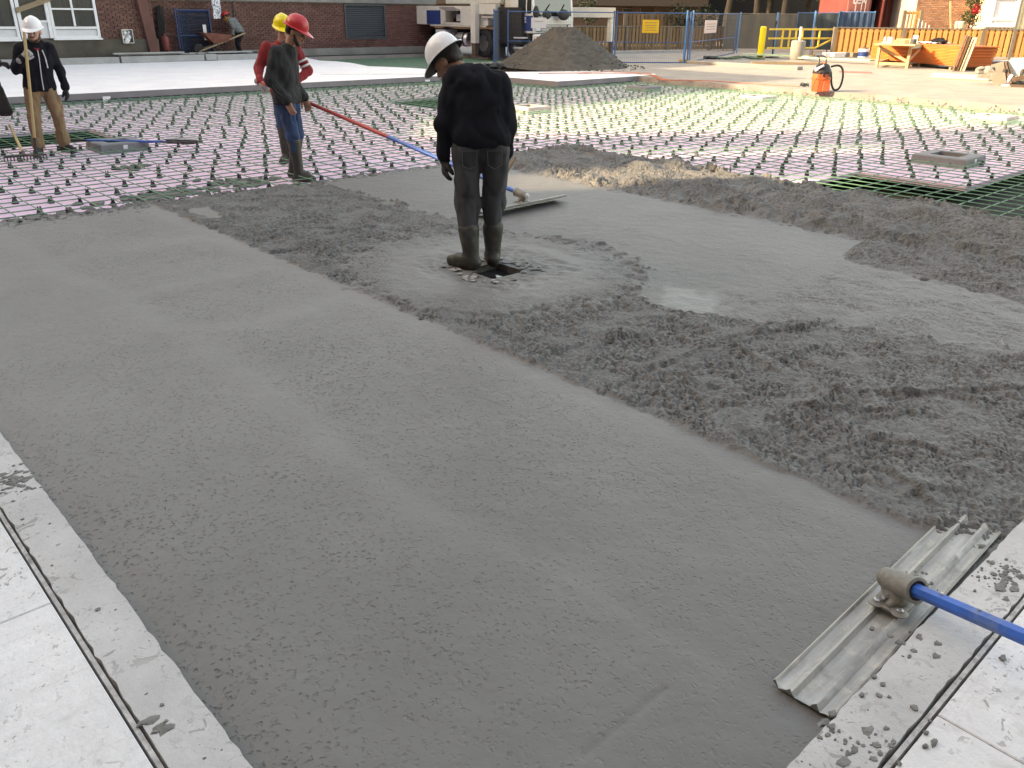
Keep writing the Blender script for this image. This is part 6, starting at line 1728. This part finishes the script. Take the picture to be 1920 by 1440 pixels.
m_mag = m_mag.out(cc, m_mag.fr(f2_, .3, .7, .45, .8), m_mag.bump(f2_, .003, .6), .35, .4)
m_cast = mat('cast bracket', (.25, .24, .215), .6, .25, 9, .004, 60, metal=.3, dirt=.35, dirtcol=(.36, .34, .31))


def float_blade(name, label, c, ang, L, W=.205, m=m_mag, tilt=0.0, seed=1):
    """magnesium blade: shallow channel with two upright ribs and rolled edges, ends chewed and rounded"""
    t = thing(name, label, 'bull float', c, ang); h = W / 2; th = .005
    prof = [(-h, .016), (-h + .006, .004), (-h + .016, 0), (h - .016, 0), (h - .006, .004), (h, .016), (h - .006, .020), (h - .012, .010), (h - .022, .007), (.050, .008), (.037, .023), (.030, .024), (.022, .006), (-.022, .006), (-.030, .024), (-.037, .023), (-.050, .008), (-h + .022, .007), (-h + .012, .010), (-h + .006, .020)]
    n = 60; rd = random.Random(seed); vs = []
    for i in range(n + 1):
        u = -1 + 2 * i / n; x = u * L / 2
        for (y, z) in prof:
            e = (abs(y) / h) ** 2; xe = x
            if abs(u) > .9: xe = math.copysign(L / 2 * (.9 + (abs(u) - .9) * (1 - .22 * e)), u)
            if i in (0, n): xe += rd.uniform(-.006, .006)
            up_ = .004 * max(0, (abs(u) - .955) / .045) ** 2
            vs.append((xe, y, z + up_ + rd.gauss(0, .0003)))
    k = len(prof); fs = [(i * k + j, (i + 1) * k + j, (i + 1) * k + (j + 1) % k, i * k + (j + 1) % k) for i in range(n) for j in range(k)]
    fs += [tuple(range(k)), tuple(range(n * k + k - 1, n * k - 1, -1))]
    mb = MB(); mb.add(vs, fs); bl = mb.build('blade', m, t, True); bl.rotation_euler.x = tilt; return t


def float_bracket(t, pole_dir, m, sc=1.0):
    """cast knuckle: bolted foot, cheek and a barrel along pole_dir (local)"""
    d = Vector(pole_dir).normalized()
    mb = MB(); mb.box((0, 0, .036), (.115 * sc, .10, .010), bev=.002); mb.ball((-.045, -.035, .037), (.026, .026, .007), 14); mb.ball((.045, -.035, .037), (.026, .026, .007), 14); mb.ball((-.045, .035, .037), (.026, .026, .007), 14); mb.ball((.045, .035, .037), (.026, .026, .007), 14)
    ft = mb.build('bracket_foot', m, t, True)
    me_b = MB(); me_b.lathe([(.011, 0), (.011, .007), (.006, .009), (0, .009)], 6); me = me_b.mesh('bolt', m_steel)
    for x in (-.045, .045):
        for y in (-.035, .035):
            o = bpy.data.objects.new('bolt', me); link(o, ft); o.location = (x, y, .042)
    cen = Vector((0, 0, .105))
    a = cen - d * .055; b = cen + d * .075
    kn_ = organic('knuckle', [cap(tuple(cen - d * .048), tuple(cen + d * .02), .033, .034), cap(tuple(cen - d * .01), (0, -.005, .05), .028, .034), cap(tuple(cen - d * .04), (0, .01, .045), .022, .028), cap((-.034, 0, .044), (.034, 0, .044), .014, .014)], m, t, .0045, .008, .0006, 80)
    Mb = Matrix.Translation(cen) @ d.to_track_quat('Z', 'Y').to_matrix().to_4x4()
    mb = MB(); mb.lathe([(0, -.050), (.024, -.048), (.034, -.038), (.0365, -.025), (.0365, .060), (.040, .062), (.040, .078), (.034, .080), (.030, .080), (.028, .04), (0, .04)], 28, Mb); mb.build('barrel', m, kn_, True)
    sd_ = d.cross(Vector((0, 0, 1))).normalized(); mb = MB(); mb.tube([tuple(Vector((0, 0, .062)) - sd_ * .046), tuple(Vector((0, 0, .062)) + sd_ * .046)], .0085, 6); mb.build('pivot_bolt', m_steel, kn_)
    return cen + d * .068, d


hand = (wld(w3, j3['wrR'] + V3(-.05, .06, -.03)) + wld(w3, j3['wrR'] + V3(-.05, .06, -.03))) / 2
t = float_blade('bull_float', 'bull float on a long red and blue pole behind the hoodie man', (c.x, c.y, -.012), ang, L, .19, m_mag, -.30, seed=2)
Rl = Matrix.Rotation(-ang, 3, 'Z'); base = Vector((c.x, c.y, -.04)) + Vector((ax_.x, ax_.y, 0)) * (.28 * L / 2 * 0)
pd = Rl @ (hand - (Vector((c.x, c.y, -.04)) + Vector((0, 0, .105)))); Lp = pd.length
st_, d = float_bracket(t, pd, m_cast)
mid = .60
mb = MB(); mb.tube([st_ - d * .03, st_ + d * (Lp * .44)], .0205, 12); mb.build('blue_pole', m_bluep, t, True)
mb = MB(); mb.tube([st_ + d * (Lp * .43), st_ + d * (Lp * .53)], .0225, 12); mb.tube([st_ + d * (Lp * .52), st_ + d * (Lp + .12)], .0215, 12); mb.build('red_pole', m_redp, t, True)
mb = MB(); mb.ball(tuple(st_ - d * .12), (.032, .032, .032), 12); mb.build('knuckle_cap', m_panel, t, True)

# near bull float leaning over the form edge
cn = [G(px_, py_, -.03) for px_, py_ in ((1467, 1275), (1540, 1342), (1785, 957), (1843, 1000))]; n0, n1_ = (cn[0] + cn[1]) / 2, (cn[2] + cn[3]) / 2; c = (n0 + n1_) / 2; ax_ = (n1_ - n0).normalized(); ang = math.atan2(ax_.y, ax_.x); L = (n1_ - n0).length + .03; Wn = (cn[0] - cn[1]).length
Wn = .180; ang = .022; c.y = .616 + Wn / 2; ax_ = Vector((math.cos(ang), math.sin(ang), 0))
t = float_blade('bull_float', 'worn silver bull float with a blue pole at the slab edge in front', (c.x, c.y, -.042), ang, L, Wn, seed=5)
kp = G(1688, 1090, .07) - Vector((c.x, c.y, 0)); Rl = Matrix.Rotation(-ang, 3, 'Z')
kl = Rl @ Vector((kp.x, kp.y, 0))
pe = G(1920, 1166, .20); ps = G(1735, 1090, .085)
pdl = Rl @ (pe - ps)
st_, d = float_bracket(t, pdl, m_cast)
off = Vector((kl.x, kl.y * 0, 0))
for ch in t.children:
    if ch.name.startswith(('bracket_foot', 'knuckle')): ch.location = off
mb = MB(); mb.tube([st_ - d * .03 + off, st_ + d * 1.9 + off], .0215, 8); pole = mb.build('blue_pole', m_bluep, t, True)
mb = MB(); mb.lathe([(.026, 0), (.028, .004), (.028, .018), (.026, .02)], 16, Matrix.Translation(st_ + off - d * .012) @ d.to_track_quat('Z', 'Y').to_matrix().to_4x4()); mb.build('collar', m_dark2, pole, True)
mb = MB(); q_ = Vector((0, 0, 1)) - d * d.z; q_.normalize()
for u in (.105, .24): mb.ball(tuple(st_ + off + d * u + q_ * .021), .0065, 8)
tag(mb.build('button', m_steel, pole, True), kind='stuff')

# trowel board in worker 4's right hand
hw = wld(w4, j4['wrR'] + V3(.0, .06, -.11)); M4 = Matrix.Translation(hw) @ Matrix.Rotation(w4.rotation_euler.z, 4, 'Z')
t = thing('hand_float', 'grey hand float held in the right hand of the hoodie man', 'hand float', hw); t.rotation_euler = (math.radians(-30), math.radians(35), w4.rotation_euler.z)
mb = MB(); mb.box((.03, .06, -.05), (.012, .11, .36), bev=.003); mb.build('blade', m_wood, t)
mb = MB(); mb.tube([(.02, .03, .03), (-.02, .03, .02), (-.02, .03, -.1), (.02, .03, -.11)], .012, 8); mb.build('handle', m_handle, t, True)

# wheelbarrow
wbx = PY(408, 100, YW).x; t = thing('wheelbarrow', 'rusty red wheelbarrow with wooden handles beside the striped-shirt worker', 'wheelbarrow', (wbx, YW - .1, .16), math.pi)
m_barrow = mat('rusty barrow tray', (.20, .065, .045), .8, .35, 5, dirt=.45, dirtcol=(.13, .10, .08))
mb = MB(); lo_ = [(-.28, -.22, .42), (.22, -.22, .38), (.22, .22, .38), (-.28, .22, .42)]; hi_ = [(-.42, -.36, .66), (.62, -.34, .74), (.62, .34, .74), (-.42, .36, .66)]
inn = [(x * .96, y * .96, z + .005) for x, y, z in hi_]; li = [(x, y * .97, z + .02) for x, y, z in lo_]
mb.add(lo_ + hi_ + inn + li, [(3, 2, 1, 0)] + [(i, (i + 1) % 4, 4 + (i + 1) % 4, 4 + i) for i in range(4)] + [(4 + i, 4 + (i + 1) % 4, 8 + (i + 1) % 4, 8 + i) for i in range(4)] + [(8 + i, 8 + (i + 1) % 4, 12 + (i + 1) % 4, 12 + i) for i in range(4)] + [(12, 13, 14, 15)]); mb.build('tray', m_barrow, t)
for s in (-1, 1):
    mb = MB(); mb.beam((.75, s * .10, .12), (-.95, s * .30, .72), .05, .05); mb.build('handle', m_wood, t)
    mb = MB(); mb.tube([(-.2, s * .24, .42), (-.35, s * .26, .0), (-.15, s * .26, .0), (.1, s * .2, .36)], .014, 6); mb.build('leg', m_iron, t, True)
w_ = MB(); w_.lathe([(.08, -.045), (.17, -.05), (.19, -.02), (.19, .02), (.17, .05), (.08, .045)], 20, Matrix.Translation((.72, 0, .19)) @ Matrix.Rotation(math.pi / 2, 4, 'X')); w_ = w_.build('wheel', m_tyre, t, True)
mb = MB(); mb.lathe([(0, -.04), (.09, -.04), (.09, .04), (0, .04)], 14, Matrix.Translation((.72, 0, .19)) @ Matrix.Rotation(math.pi / 2, 4, 'X')); mb.build('rim', m_iron, w_, True)

# ------------------------------------------------------------------ right-hand side: vacuum, bench, panels, trailer
p = G(1536, 171, GZ); t = thing('wet_vacuum', 'orange wet vacuum with a black hose standing at the edge of the yard', 'vacuum', p, A0 * 0 + math.atan2(RF(1, 0).y, RF(1, 0).x))
m_orange = mat('orange plastic', (.46, .10, .028), .5, .12, 4, dirt=.25, dirtcol=(.38, .20, .12))
zb_ = HZ(1536, 137, p) - GZ; zt_ = HZ(1536, 119, p) - GZ; k = zb_ / .46
mb = MB(); mb.lathe([(0, 0), (.205 * k, 0), (.215 * k, .02 * k), (.235 * k, .30 * k), (.255 * k, .31 * k), (.255 * k, .345 * k), (.24 * k, .35 * k), (.235 * k, .46 * k), (.2 * k, .465 * k), (0, .465 * k)], 28); b_ = mb.build('tank', m_orange, t, True)
mb = MB(); mb.box((.09 * k, -.205 * k, .16 * k), (.2 * k, .09 * k, .30 * k), taper=(.8, .9), bev=.01); mb.build('drain_housing', m_orange, b_)
mb = MB(); mb.lathe([(.24 * k, .45 * k), (.25 * k, .48 * k), (.235 * k, .54 * k), (.19 * k, .60 * k), (.17 * k, .66 * k), (.12 * k, .70 * k), (0, .71 * k)], 24); hd_ = mb.build('motor_head', m_blackp, t, True)
for s, x in ((0, -.02), (1, .14)):
    mb = MB(); mb.box((x * k, -.235 * k, .45 * k), (.06 * k, .03, .13 * k), bev=.005); mb.build('latch', m_blackp, hd_)
mb = MB(); mb.ball((.02 * k, -.04 * k, .71 * k), (.05 * k, .05 * k, .02), 10); mb.build('switch', m_orange, hd_, True)
mb = MB(); mb.box((-.2 * k, -.12 * k, .56 * k), (.12 * k, .1, .1), bev=.02); mb.tube([(-.22 * k, -.15 * k, .52 * k), (-.16 * k, -.2 * k, .60 * k), (-.05 * k, -.22 * k, .66 * k)], .03, 8); mb.build('nozzle', m_steel, t, True)
mb = MB(); top = HZ(1525, 104, p) - GZ
for x in (-.16, .02): mb.tube([(x * k, -.10, .46 * k), (x * k - .0, -.12, top - .1), (x * k - .03, -.14, top - .03), (x * k - .10, -.16, top)], .012, 8)
mb.tube([(-.26 * k, -.16, top), (-.08 * k, -.16, top)], .012, 8); mb.build('push_handle', m_blackp, t, True)
hq = [(.19, .63), (.33, .66), (.45, .64), (.53, .54), (.57, .36), (.55, .14), (.48, .045), (.39, .05), (.32, .18), (.29, .34), (.27, .47)]
hp = []
for i in range(50):
    u = i / 49 * (len(hq) - 1.001); a_ = int(u); f_ = u - a_; g_ = lambda n: hq[min(max(n, 0), len(hq) - 1)]
    c4 = [.5 * ((2 * g_(a_)[q]) + (g_(a_ + 1)[q] - g_(a_ - 1)[q]) * f_ + (2 * g_(a_ - 1)[q] - 5 * g_(a_)[q] + 4 * g_(a_ + 1)[q] - g_(a_ + 2)[q]) * f_ ** 2 + (3 * g_(a_)[q] - g_(a_ - 1)[q] - 3 * g_(a_ + 1)[q] + g_(a_ + 2)[q]) * f_ ** 3) for q in (0, 1)]
    hp.append((c4[0] * k, -.08 + .14 * i / 49, c4[1] * k))
mb = MB(); mb.tube(hp, [.022 + (.004 if i % 2 else 0) for i in range(50)], 10); mb.build('hose', m_blackp, t, True)
mb = MB(); mb.tube([(-.1, -.22 * k, .5 * k), (-.24 * k, -.24 * k, .25 * k), (-.26 * k, -.2 * k, .02)], .007, 6); mb.build('cord', m_blackp, t, True)
p2 = G(1508, 163, GZ); mb = MB(); rd = random.Random(2)
pts = [(p2.x + .12 * math.cos(i * .7) * (1 + .3 * math.sin(i)), p2.y + .10 * math.sin(i * .7), GZ + .02 + .012 * (i % 7)) for i in range(30)]
mb.tube(pts, .009, 6); o = mb.build('cord_coil', m_blackp, None, True); tag(o, 'small tangle of black cord on the ground left of the vacuum', 'cord')
m_cordr = mat('orange extension cord', (.42, .12, .06), .6, .1, 4)
pl = [(1010, 137.3, .008), (1080, 136.8, .008), (1140, 135, .008), (1185, 136.4, .008), (1218, 138.2, .008), (1232, 143, -.01), (1246, 149.5, -.01), (1275, 150.3, -.01), (1340, 152, -.01), (1400, 156, -.01), (1450, 159.5, -.01), (1500, 162.5, -.01)]
mb = MB(); mb.tube([G(a, b, z) for a, b, z in pl], .014, 6); mb.tube([G(a, b, z) for a, b, z in ((1082, 136.9, .01), (1110, 138.6, .008), (1180, 138.2, .008), (1220, 140.3, .004), (1236, 148, -.01), (1252, 150.6, -.01), (1276, 150.0, -.01))], .014, 6)
o = mb.build('extension_cord', m_cordr, None, True); tag(o, 'long orange red cord running over the rear slab to the vacuum', 'cord')
# things lying on the strip left of the sand pile
p = G(914, 131, 0); mb = MB(); mb.box((p.x, p.y, -.08), (1.1, .7, .12), rz=.8); o = mb.build('dark_block', m_dkgrey); tag(o, 'low dark block behind the shoulder of the hoodie man', 'block')
mb = MB()
for i in range(6): q_ = G(905 + 7 * i, 127.5, 0); mb.ball((q_.x, q_.y, .05), (.18, .15, .07 + .03 * (i % 2)), 8, seed=i, lump=.4)
o = mb.build('black_straps', m_blackp, None, True); tag(o, 'heap of black straps on the dark block by the sand pile', 'straps')
for px, py in ((203, 189.5), (822, 158)):
    p = G(px, py, -.17); mb = MB(); mb.box((0, 0, 0), (.16, .012, .10)); o = mb.build('white_tag', m_tape, None, False, (p.x, 19.55, -.13), .05); tag(o, 'small white tag on the slab edge behind the tan-trousered worker' if px < 300 else 'small white tag on the slab edge by the shoulder of the hoodie man', 'tag')

# workbench
m_lum = m_woodl
fl, fr_, bl_, br_ = G(1643, 126.5, GZ), G(1700, 128.5, GZ), G(1668, 117.5, GZ), G(1723, 124.5, GZ)
zt = HZ(1643, 81, fl)
t = thing('workbench', 'rough timber trestle bench loaded with oddments in front of the orange panels', 'workbench', fl); O = Vector(fl)
for a in (fl, fr_, bl_, br_):
    mb = MB(); v = a - O; mb.beam((v.x, v.y, 0), (v.x, v.y, zt - GZ - .06), .09, .09); mb.build('leg', m_lum, t)
H = zt - GZ
for a, b, z0_, z1_ in ((fl, fr_, H - .12, .22), (fr_, br_, .25, H - .12), (bl_, br_, H - .15, .25), (fl, bl_, H - .15, .3)):
    mb = MB(); a_, b_ = a - O, b - O; mb.beam((a_.x, a_.y, z0_), (b_.x, b_.y, z1_), .04, .09); mb.build('brace', m_lum, t)
for a, b in ((fl, fr_), (bl_, br_), (fl, bl_)):
    mb = MB(); a_, b_ = a - O, b - O; mb.beam((a_.x, a_.y, .14), (b_.x, b_.y, .14), .05, .09); mb.build('stretcher', m_lum, t)
e1_ = (fr_ - fl).normalized(); e2_ = (bl_ - fl).normalized()
for i in range(5):
    a_ = -e1_ * .15 + e2_ * (i * (bl_ - fl).length / 4); mb = MB(); mb.beam(tuple(a_ + Vector((0, 0, H - .03))), tuple(a_ + e1_ * ((fr_ - fl).length + .3) + Vector((0, 0, H - .03))), (bl_ - fl).length / 4.2, .045); mb.build('top_plank', m_lum, t)
a_ = fr_ - O; mb = MB(); mb.beam(tuple(a_ + Vector((0, 0, H - .10))), tuple(br_ - O + (br_ - fr_).normalized() * .2 + Vector((0, 0, H - .10))), .05, .12); mb.build('green_end_board', m_greenb, t)
items = [('white_bottle', 'white bottle at the left end of the bench', .05, .15, (.07, .07, .22), m_signw), ('cardboard_tray', 'brown tray of bits in the middle of the bench', .55, .5, (.5, .3, .12), m_woodl), ('wood_block', 'small pale wood block beside the brown tray', .45, .1, (.14, .1, .12), m_woodl), ('wood_block', 'darker wood block near the right end of the bench', .8, .12, (.15, .12, .13), m_wood), ('grey_tin', 'grey tin at the right front corner of the bench', 1.02, .1, (.2, .2, .16), m_dkgrey), ('paint_tin', 'pale paint tin at the left of the bench', .18, .25, (.18, .18, .2), m_panel), ('white_carton', 'white carton behind the tin on the bench', .95, .45, (.16, .12, .26), m_signw), ('steel_tin', 'small shiny tin left of the wood blocks', .32, .12, (.12, .12, .15), m_steel)]
Lx, Ly = (fr_ - fl).length, (bl_ - fl).length
for nm, lab, u, v, (dx_, dy_, dz_), m in items:
    c = fl + e1_ * Lx * u + e2_ * Ly * v; z = GZ + H - .007
    mb = MB()
    if 'tin' in nm or 'bottle' in nm: mb.lathe([(dx_ / 2, 0), (dx_ / 2 * 1.03, .01), (dx_ / 2, dz_ * .8), (dx_ / 2 * (.5 if 'bottle' in nm else 1.03), dz_ * .9), (dx_ / 2 * (.4 if 'bottle' in nm else 1.0), dz_), (0, dz_)], 14)
    elif 'tray' in nm:
        mb.box((0, 0, .012), (dx_, dy_, .024))
        for s in (-1, 1): mb.box((0, s * (dy_ / 2 - .01), dz_ / 2 + .012), (dx_, .02, dz_)); mb.box((s * (dx_ / 2 - .01), 0, dz_ / 2 + .012), (.02, dy_ - .042, dz_))
    else: mb.box((0, 0, dz_ / 2), (dx_, dy_, dz_), bev=.006)
    o = mb.build(nm, m, None, True, (c.x, c.y, z), math.atan2(e1_.y, e1_.x) + random.uniform(-.3, .3)); tag(o, lab, nm.replace('_', ' '))

# stack of orange form panels
m_form = mat('orange form panel', (.56, .14, .035), .65, .12, 2, rnd=.16, dirt=.2, dirtcol=(.42, .16, .07))
A, B = G(1630, 116, GZ), G(1800, 133, GZ); d = (B - A).normalized(); nrm = Vector((-d.y, d.x, 0)); zt = HZ(1720, 81, (A + B) / 2); n = 14; hh = (zt - GZ - .12) / n; L = (B - A).length
if nrm.dot(A) < 0: nrm = -nrm
for i in range(n):
    ex = .22 * i / n; rj = random.uniform(-.02, .02)
    a = A + nrm * .02 * math.sin(i * 2.1) + d * rj; b = B + d * (ex + .03 * math.sin(i * 3)) + nrm * .01
    mb = MB(); mb.beam(a + nrm * .55 + Vector((0, 0, .12 + hh * (i + .5))), b + nrm * .55 + Vector((0, 0, .12 + hh * (i + .5))), 1.1, hh * .86, bev=.006); o = mb.build('form_panel', m_form)
    tag(o, ['lowest orange form panel of the stack', 'second orange form panel from the bottom of the stack'][i] if i < 2 else ['topmost orange form panel of the stack', 'orange form panel just under the topmost one'][n - 1 - i] if i > n - 3 else f'orange form panel in the stack behind the bench, {["third", "fourth", "fifth", "sixth", "seventh", "eighth", "ninth", "tenth", "eleventh", "twelfth"][i - 2]} from the ground', 'form panel', 'stacked orange form panels')
for u in (.1, .5, .9):
    c = A + d * L * u; mb = MB(); mb.beam(c + Vector((0, 0, .04)), c + nrm * 1.1 + Vector((0, 0, .04)), .1, .10); o = mb.build('bearer', m_wood); tag(o, ['timber bearer under the left end of the orange stack', 'timber bearer under the middle of the orange stack', 'timber bearer under the right end of the orange stack'][{.1: 0, .5: 1, .9: 2}[u]], 'bearer', 'bearers under the orange stack')
c = A + d * L * .55 + nrm * .5; mb = MB()
n_ = 14; vs = []
for i in range(n_):
    for j in range(8): vs.append((c.x + d.x * (i - 7) * .1 + nrm.x * (j - 4) * .1, c.y + d.y * (i - 7) * .1 + nrm.y * (j - 4) * .1, zt + .012 + .05 * abs(math.sin(i * 1.7 + j * .9)) * abs(math.sin(j * 1.3 + i * .4))))
kq = len(vs); vs += [(x, y, z - .006) for x, y, z in vs]
fs = [(i * 8 + j, (i + 1) * 8 + j, (i + 1) * 8 + j + 1, i * 8 + j + 1) for i in range(n_ - 1) for j in range(7)]
mb.add(vs, fs + [tuple(kq + v for v in f[::-1]) for f in fs]); o = mb.build('plastic_sheet', m_tape, None, True); tag(o, 'crumpled white plastic sheet lying on the orange stack', 'plastic sheet')
mb = MB(); c2 = c + d * .35
for i in range(7): mb.ball((c2.x + d.x * (i - 3) * .11, c2.y + d.y * (i - 3) * .11, zt + .09), (.12, .11, .05 + .035 * (i % 3)), 9, seed=i, lump=.35)
o = mb.build('dark_jacket', m_blackcloth, None, True); tag(o, 'dark jacket thrown on the plastic sheet over the orange stack', 'jacket')
# boards leaning on the stack
P0 = G(1786, 134, GZ); topz = HZ(1790, 65, P0)
for i, (px, m, wd, lab) in enumerate(((1789, m_rust, .10, 'dark brown board, leftmost of those leaning on the orange stack'), (1794, m_post, .05, 'thin grey board second in the leaning row'), (1797, m_ofence, .05, 'thin orange board in the middle of the leaning row'), (1800, m_dark2, .05, 'black strip second from the right in the leaning row'), (1806, mat('grey plywood', (.40, .33, .25), .85, .12, 3), .26, 'wide grey plywood board, rightmost of the leaning row'))):
    b_ = G(px, 134, GZ) - nrm * .05; tp_ = b_ + nrm * .22; tp_.z = topz - .02 * i
    mb = MB(); mb.beam((b_.x, b_.y, GZ + .01), tp_, wd, .025, up=tuple(-nrm)); o = mb.build('leaning_board', m); tag(o, lab, 'board', 'boards leaning on the orange stack')
# timbers on the ground
for a, b, w_, h_, m, lab in ((G(1748, 146, GZ), G(1856, 152, GZ), .32, .14, mat('cream foam log', (.62, .54, .34), .8, .1, 3), 'long cream beam on the ground before the leaning boards'), (G(1830, 138, GZ), G(1862, 138.5, GZ), .25, .16, m_pave, 'short pale beam beside the trailer'), (G(1815, 128, GZ), G(1890, 132, GZ), 1.2, .3, m_kerb, 'grey low slab under the orange fence at the right edge')):
    mb = MB(); mb.beam((a.x, a.y, GZ + h_ / 2), (b.x, b.y, GZ + h_ / 2), w_, h_, bev=.02); o = mb.build('beam', m); tag(o, lab, 'beam')
# trailer at the right edge
ta, tb = RF(13.3, 23.9), RF(15.05, 22.93); d = (tb - ta).normalized(); ang = math.atan2(d.y, d.x)
pb_ = G(1880, 160, GZ); zl_, zh_ = PL(1890, 158, ta, tb).z, PL(1890, 112, ta, tb).z
t = thing('trailer', 'white compressor trailer with a jack stand at the right picture edge', 'trailer', (ta.x, ta.y, 0), ang); TI = (Matrix.Translation((ta.x, ta.y, 0)) @ Matrix.Rotation(ang, 4, 'Z')).inverted()
x0_ = (TI @ PL(1878, 130, ta, tb)).x
mb = MB(); prof = [(x0_ + .03, zl_), (x0_, zl_ + .1), (x0_ + .06, zh_ - .12), (x0_ + .2, zh_ - .01), (x0_ + .9, zh_ + .06), (x0_ + 2.2, zh_ + .08), (x0_ + 2.2, zl_)]
vs = [(x, y, z) for y in (0, 1.3) for x, z in prof]; k_ = len(prof); mb.add(vs, [tuple(range(k_)), tuple(range(2 * k_ - 1, k_ - 1, -1))] + [(i, k_ + i, k_ + (i + 1) % k_, (i + 1) % k_) for i in range(k_)]); mb.build('canopy', m_twhite, t)
mb = MB(); mb.beam((x0_ - .55, -.12, zl_ + .18), (x0_ + 1.8, -.12, zl_ + .16), .1, .1); mb.build('tow_bar', m_cast, t)
mb = MB(); mb.ball((x0_ - .3, -.15, zl_ + .34), (.14, .1, .12), 9, seed=1, lump=.2); mb.box((x0_ - .15, -.15, zl_ + .2), (.3, .16, .2), R=Matrix.Rotation(.7, 3, 'Y')); mb.ball((x0_ - .5, -.15, zl_ + .38), (.12, .08, .06), 8, seed=2, lump=.2); mb.build('hitch', m_cast, t, True)
for k_, u in enumerate((.08, .5)): mb = MB(); mb.ball((x0_ + u, -.2, zl_ + .33), (.06, .06, .09), 8); mb.box((x0_ + u, -.2, zl_ + .25), (.1, .1, .08)); mb.build('lug', m_iron, t, True)
jx = x0_ + .28; mb = MB(); mb.tube([(jx, -.25, zl_ + .25), (jx - .1, -.33, .0)], [.05, .045], 10); mb.lathe([(.14, 0), (.14, .02), (.05, .05)], 14, Matrix.Translation((jx - .1, -.33, -.02))); mb.build('jack_stand', m_panel, t, True)
mb = MB(); mb.tube([(x0_ - .05, -.25, zl_ + .1), (x0_ + .1, -.3, zl_ + .0), (x0_ + .5, -.3, zl_ + .1), (x0_ + .9, -.3, zl_ - .15), (x0_ + .5, -.35, .05)], .012, 6); mb.build('cable', m_dark2, t, True)
mb = MB(); mb.beam((x0_ + .3, -.5, .15), (x0_ + 1.2, -.4, .35), .12, .1); mb.box((x0_ + .9, -.6, .0), (1.2, .5, .05)); mb.build('skid', m_rust, t)
mb = MB(); mb.box((x0_ + 1.2, .7, .22), (1.8, .9, .4)); mb.build('undercarriage', m_dark2, t)
for i, (dx_, m) in enumerate(((-.25, m_post), (-.1, m_rust), (.02, m_dark2))):
    a = RF(13.3 + dx_ - .05, 23.6); tp_ = PL(1870 + 5 * i, 119, RF(13.0, 24.0), RF(15, 24.0)); mb = MB(); mb.beam((a.x, a.y, GZ), tp_, .3, .04, up=tuple(Vector((a.x, a.y, 0)).normalized() * -1)); o = mb.build('leaning_board', m); tag(o, ['grey board leaning on the trailer hitch', 'rusty brown board leaning on the trailer', 'black board nearest the trailer canopy'][i], 'board', 'boards leaning on the trailer')
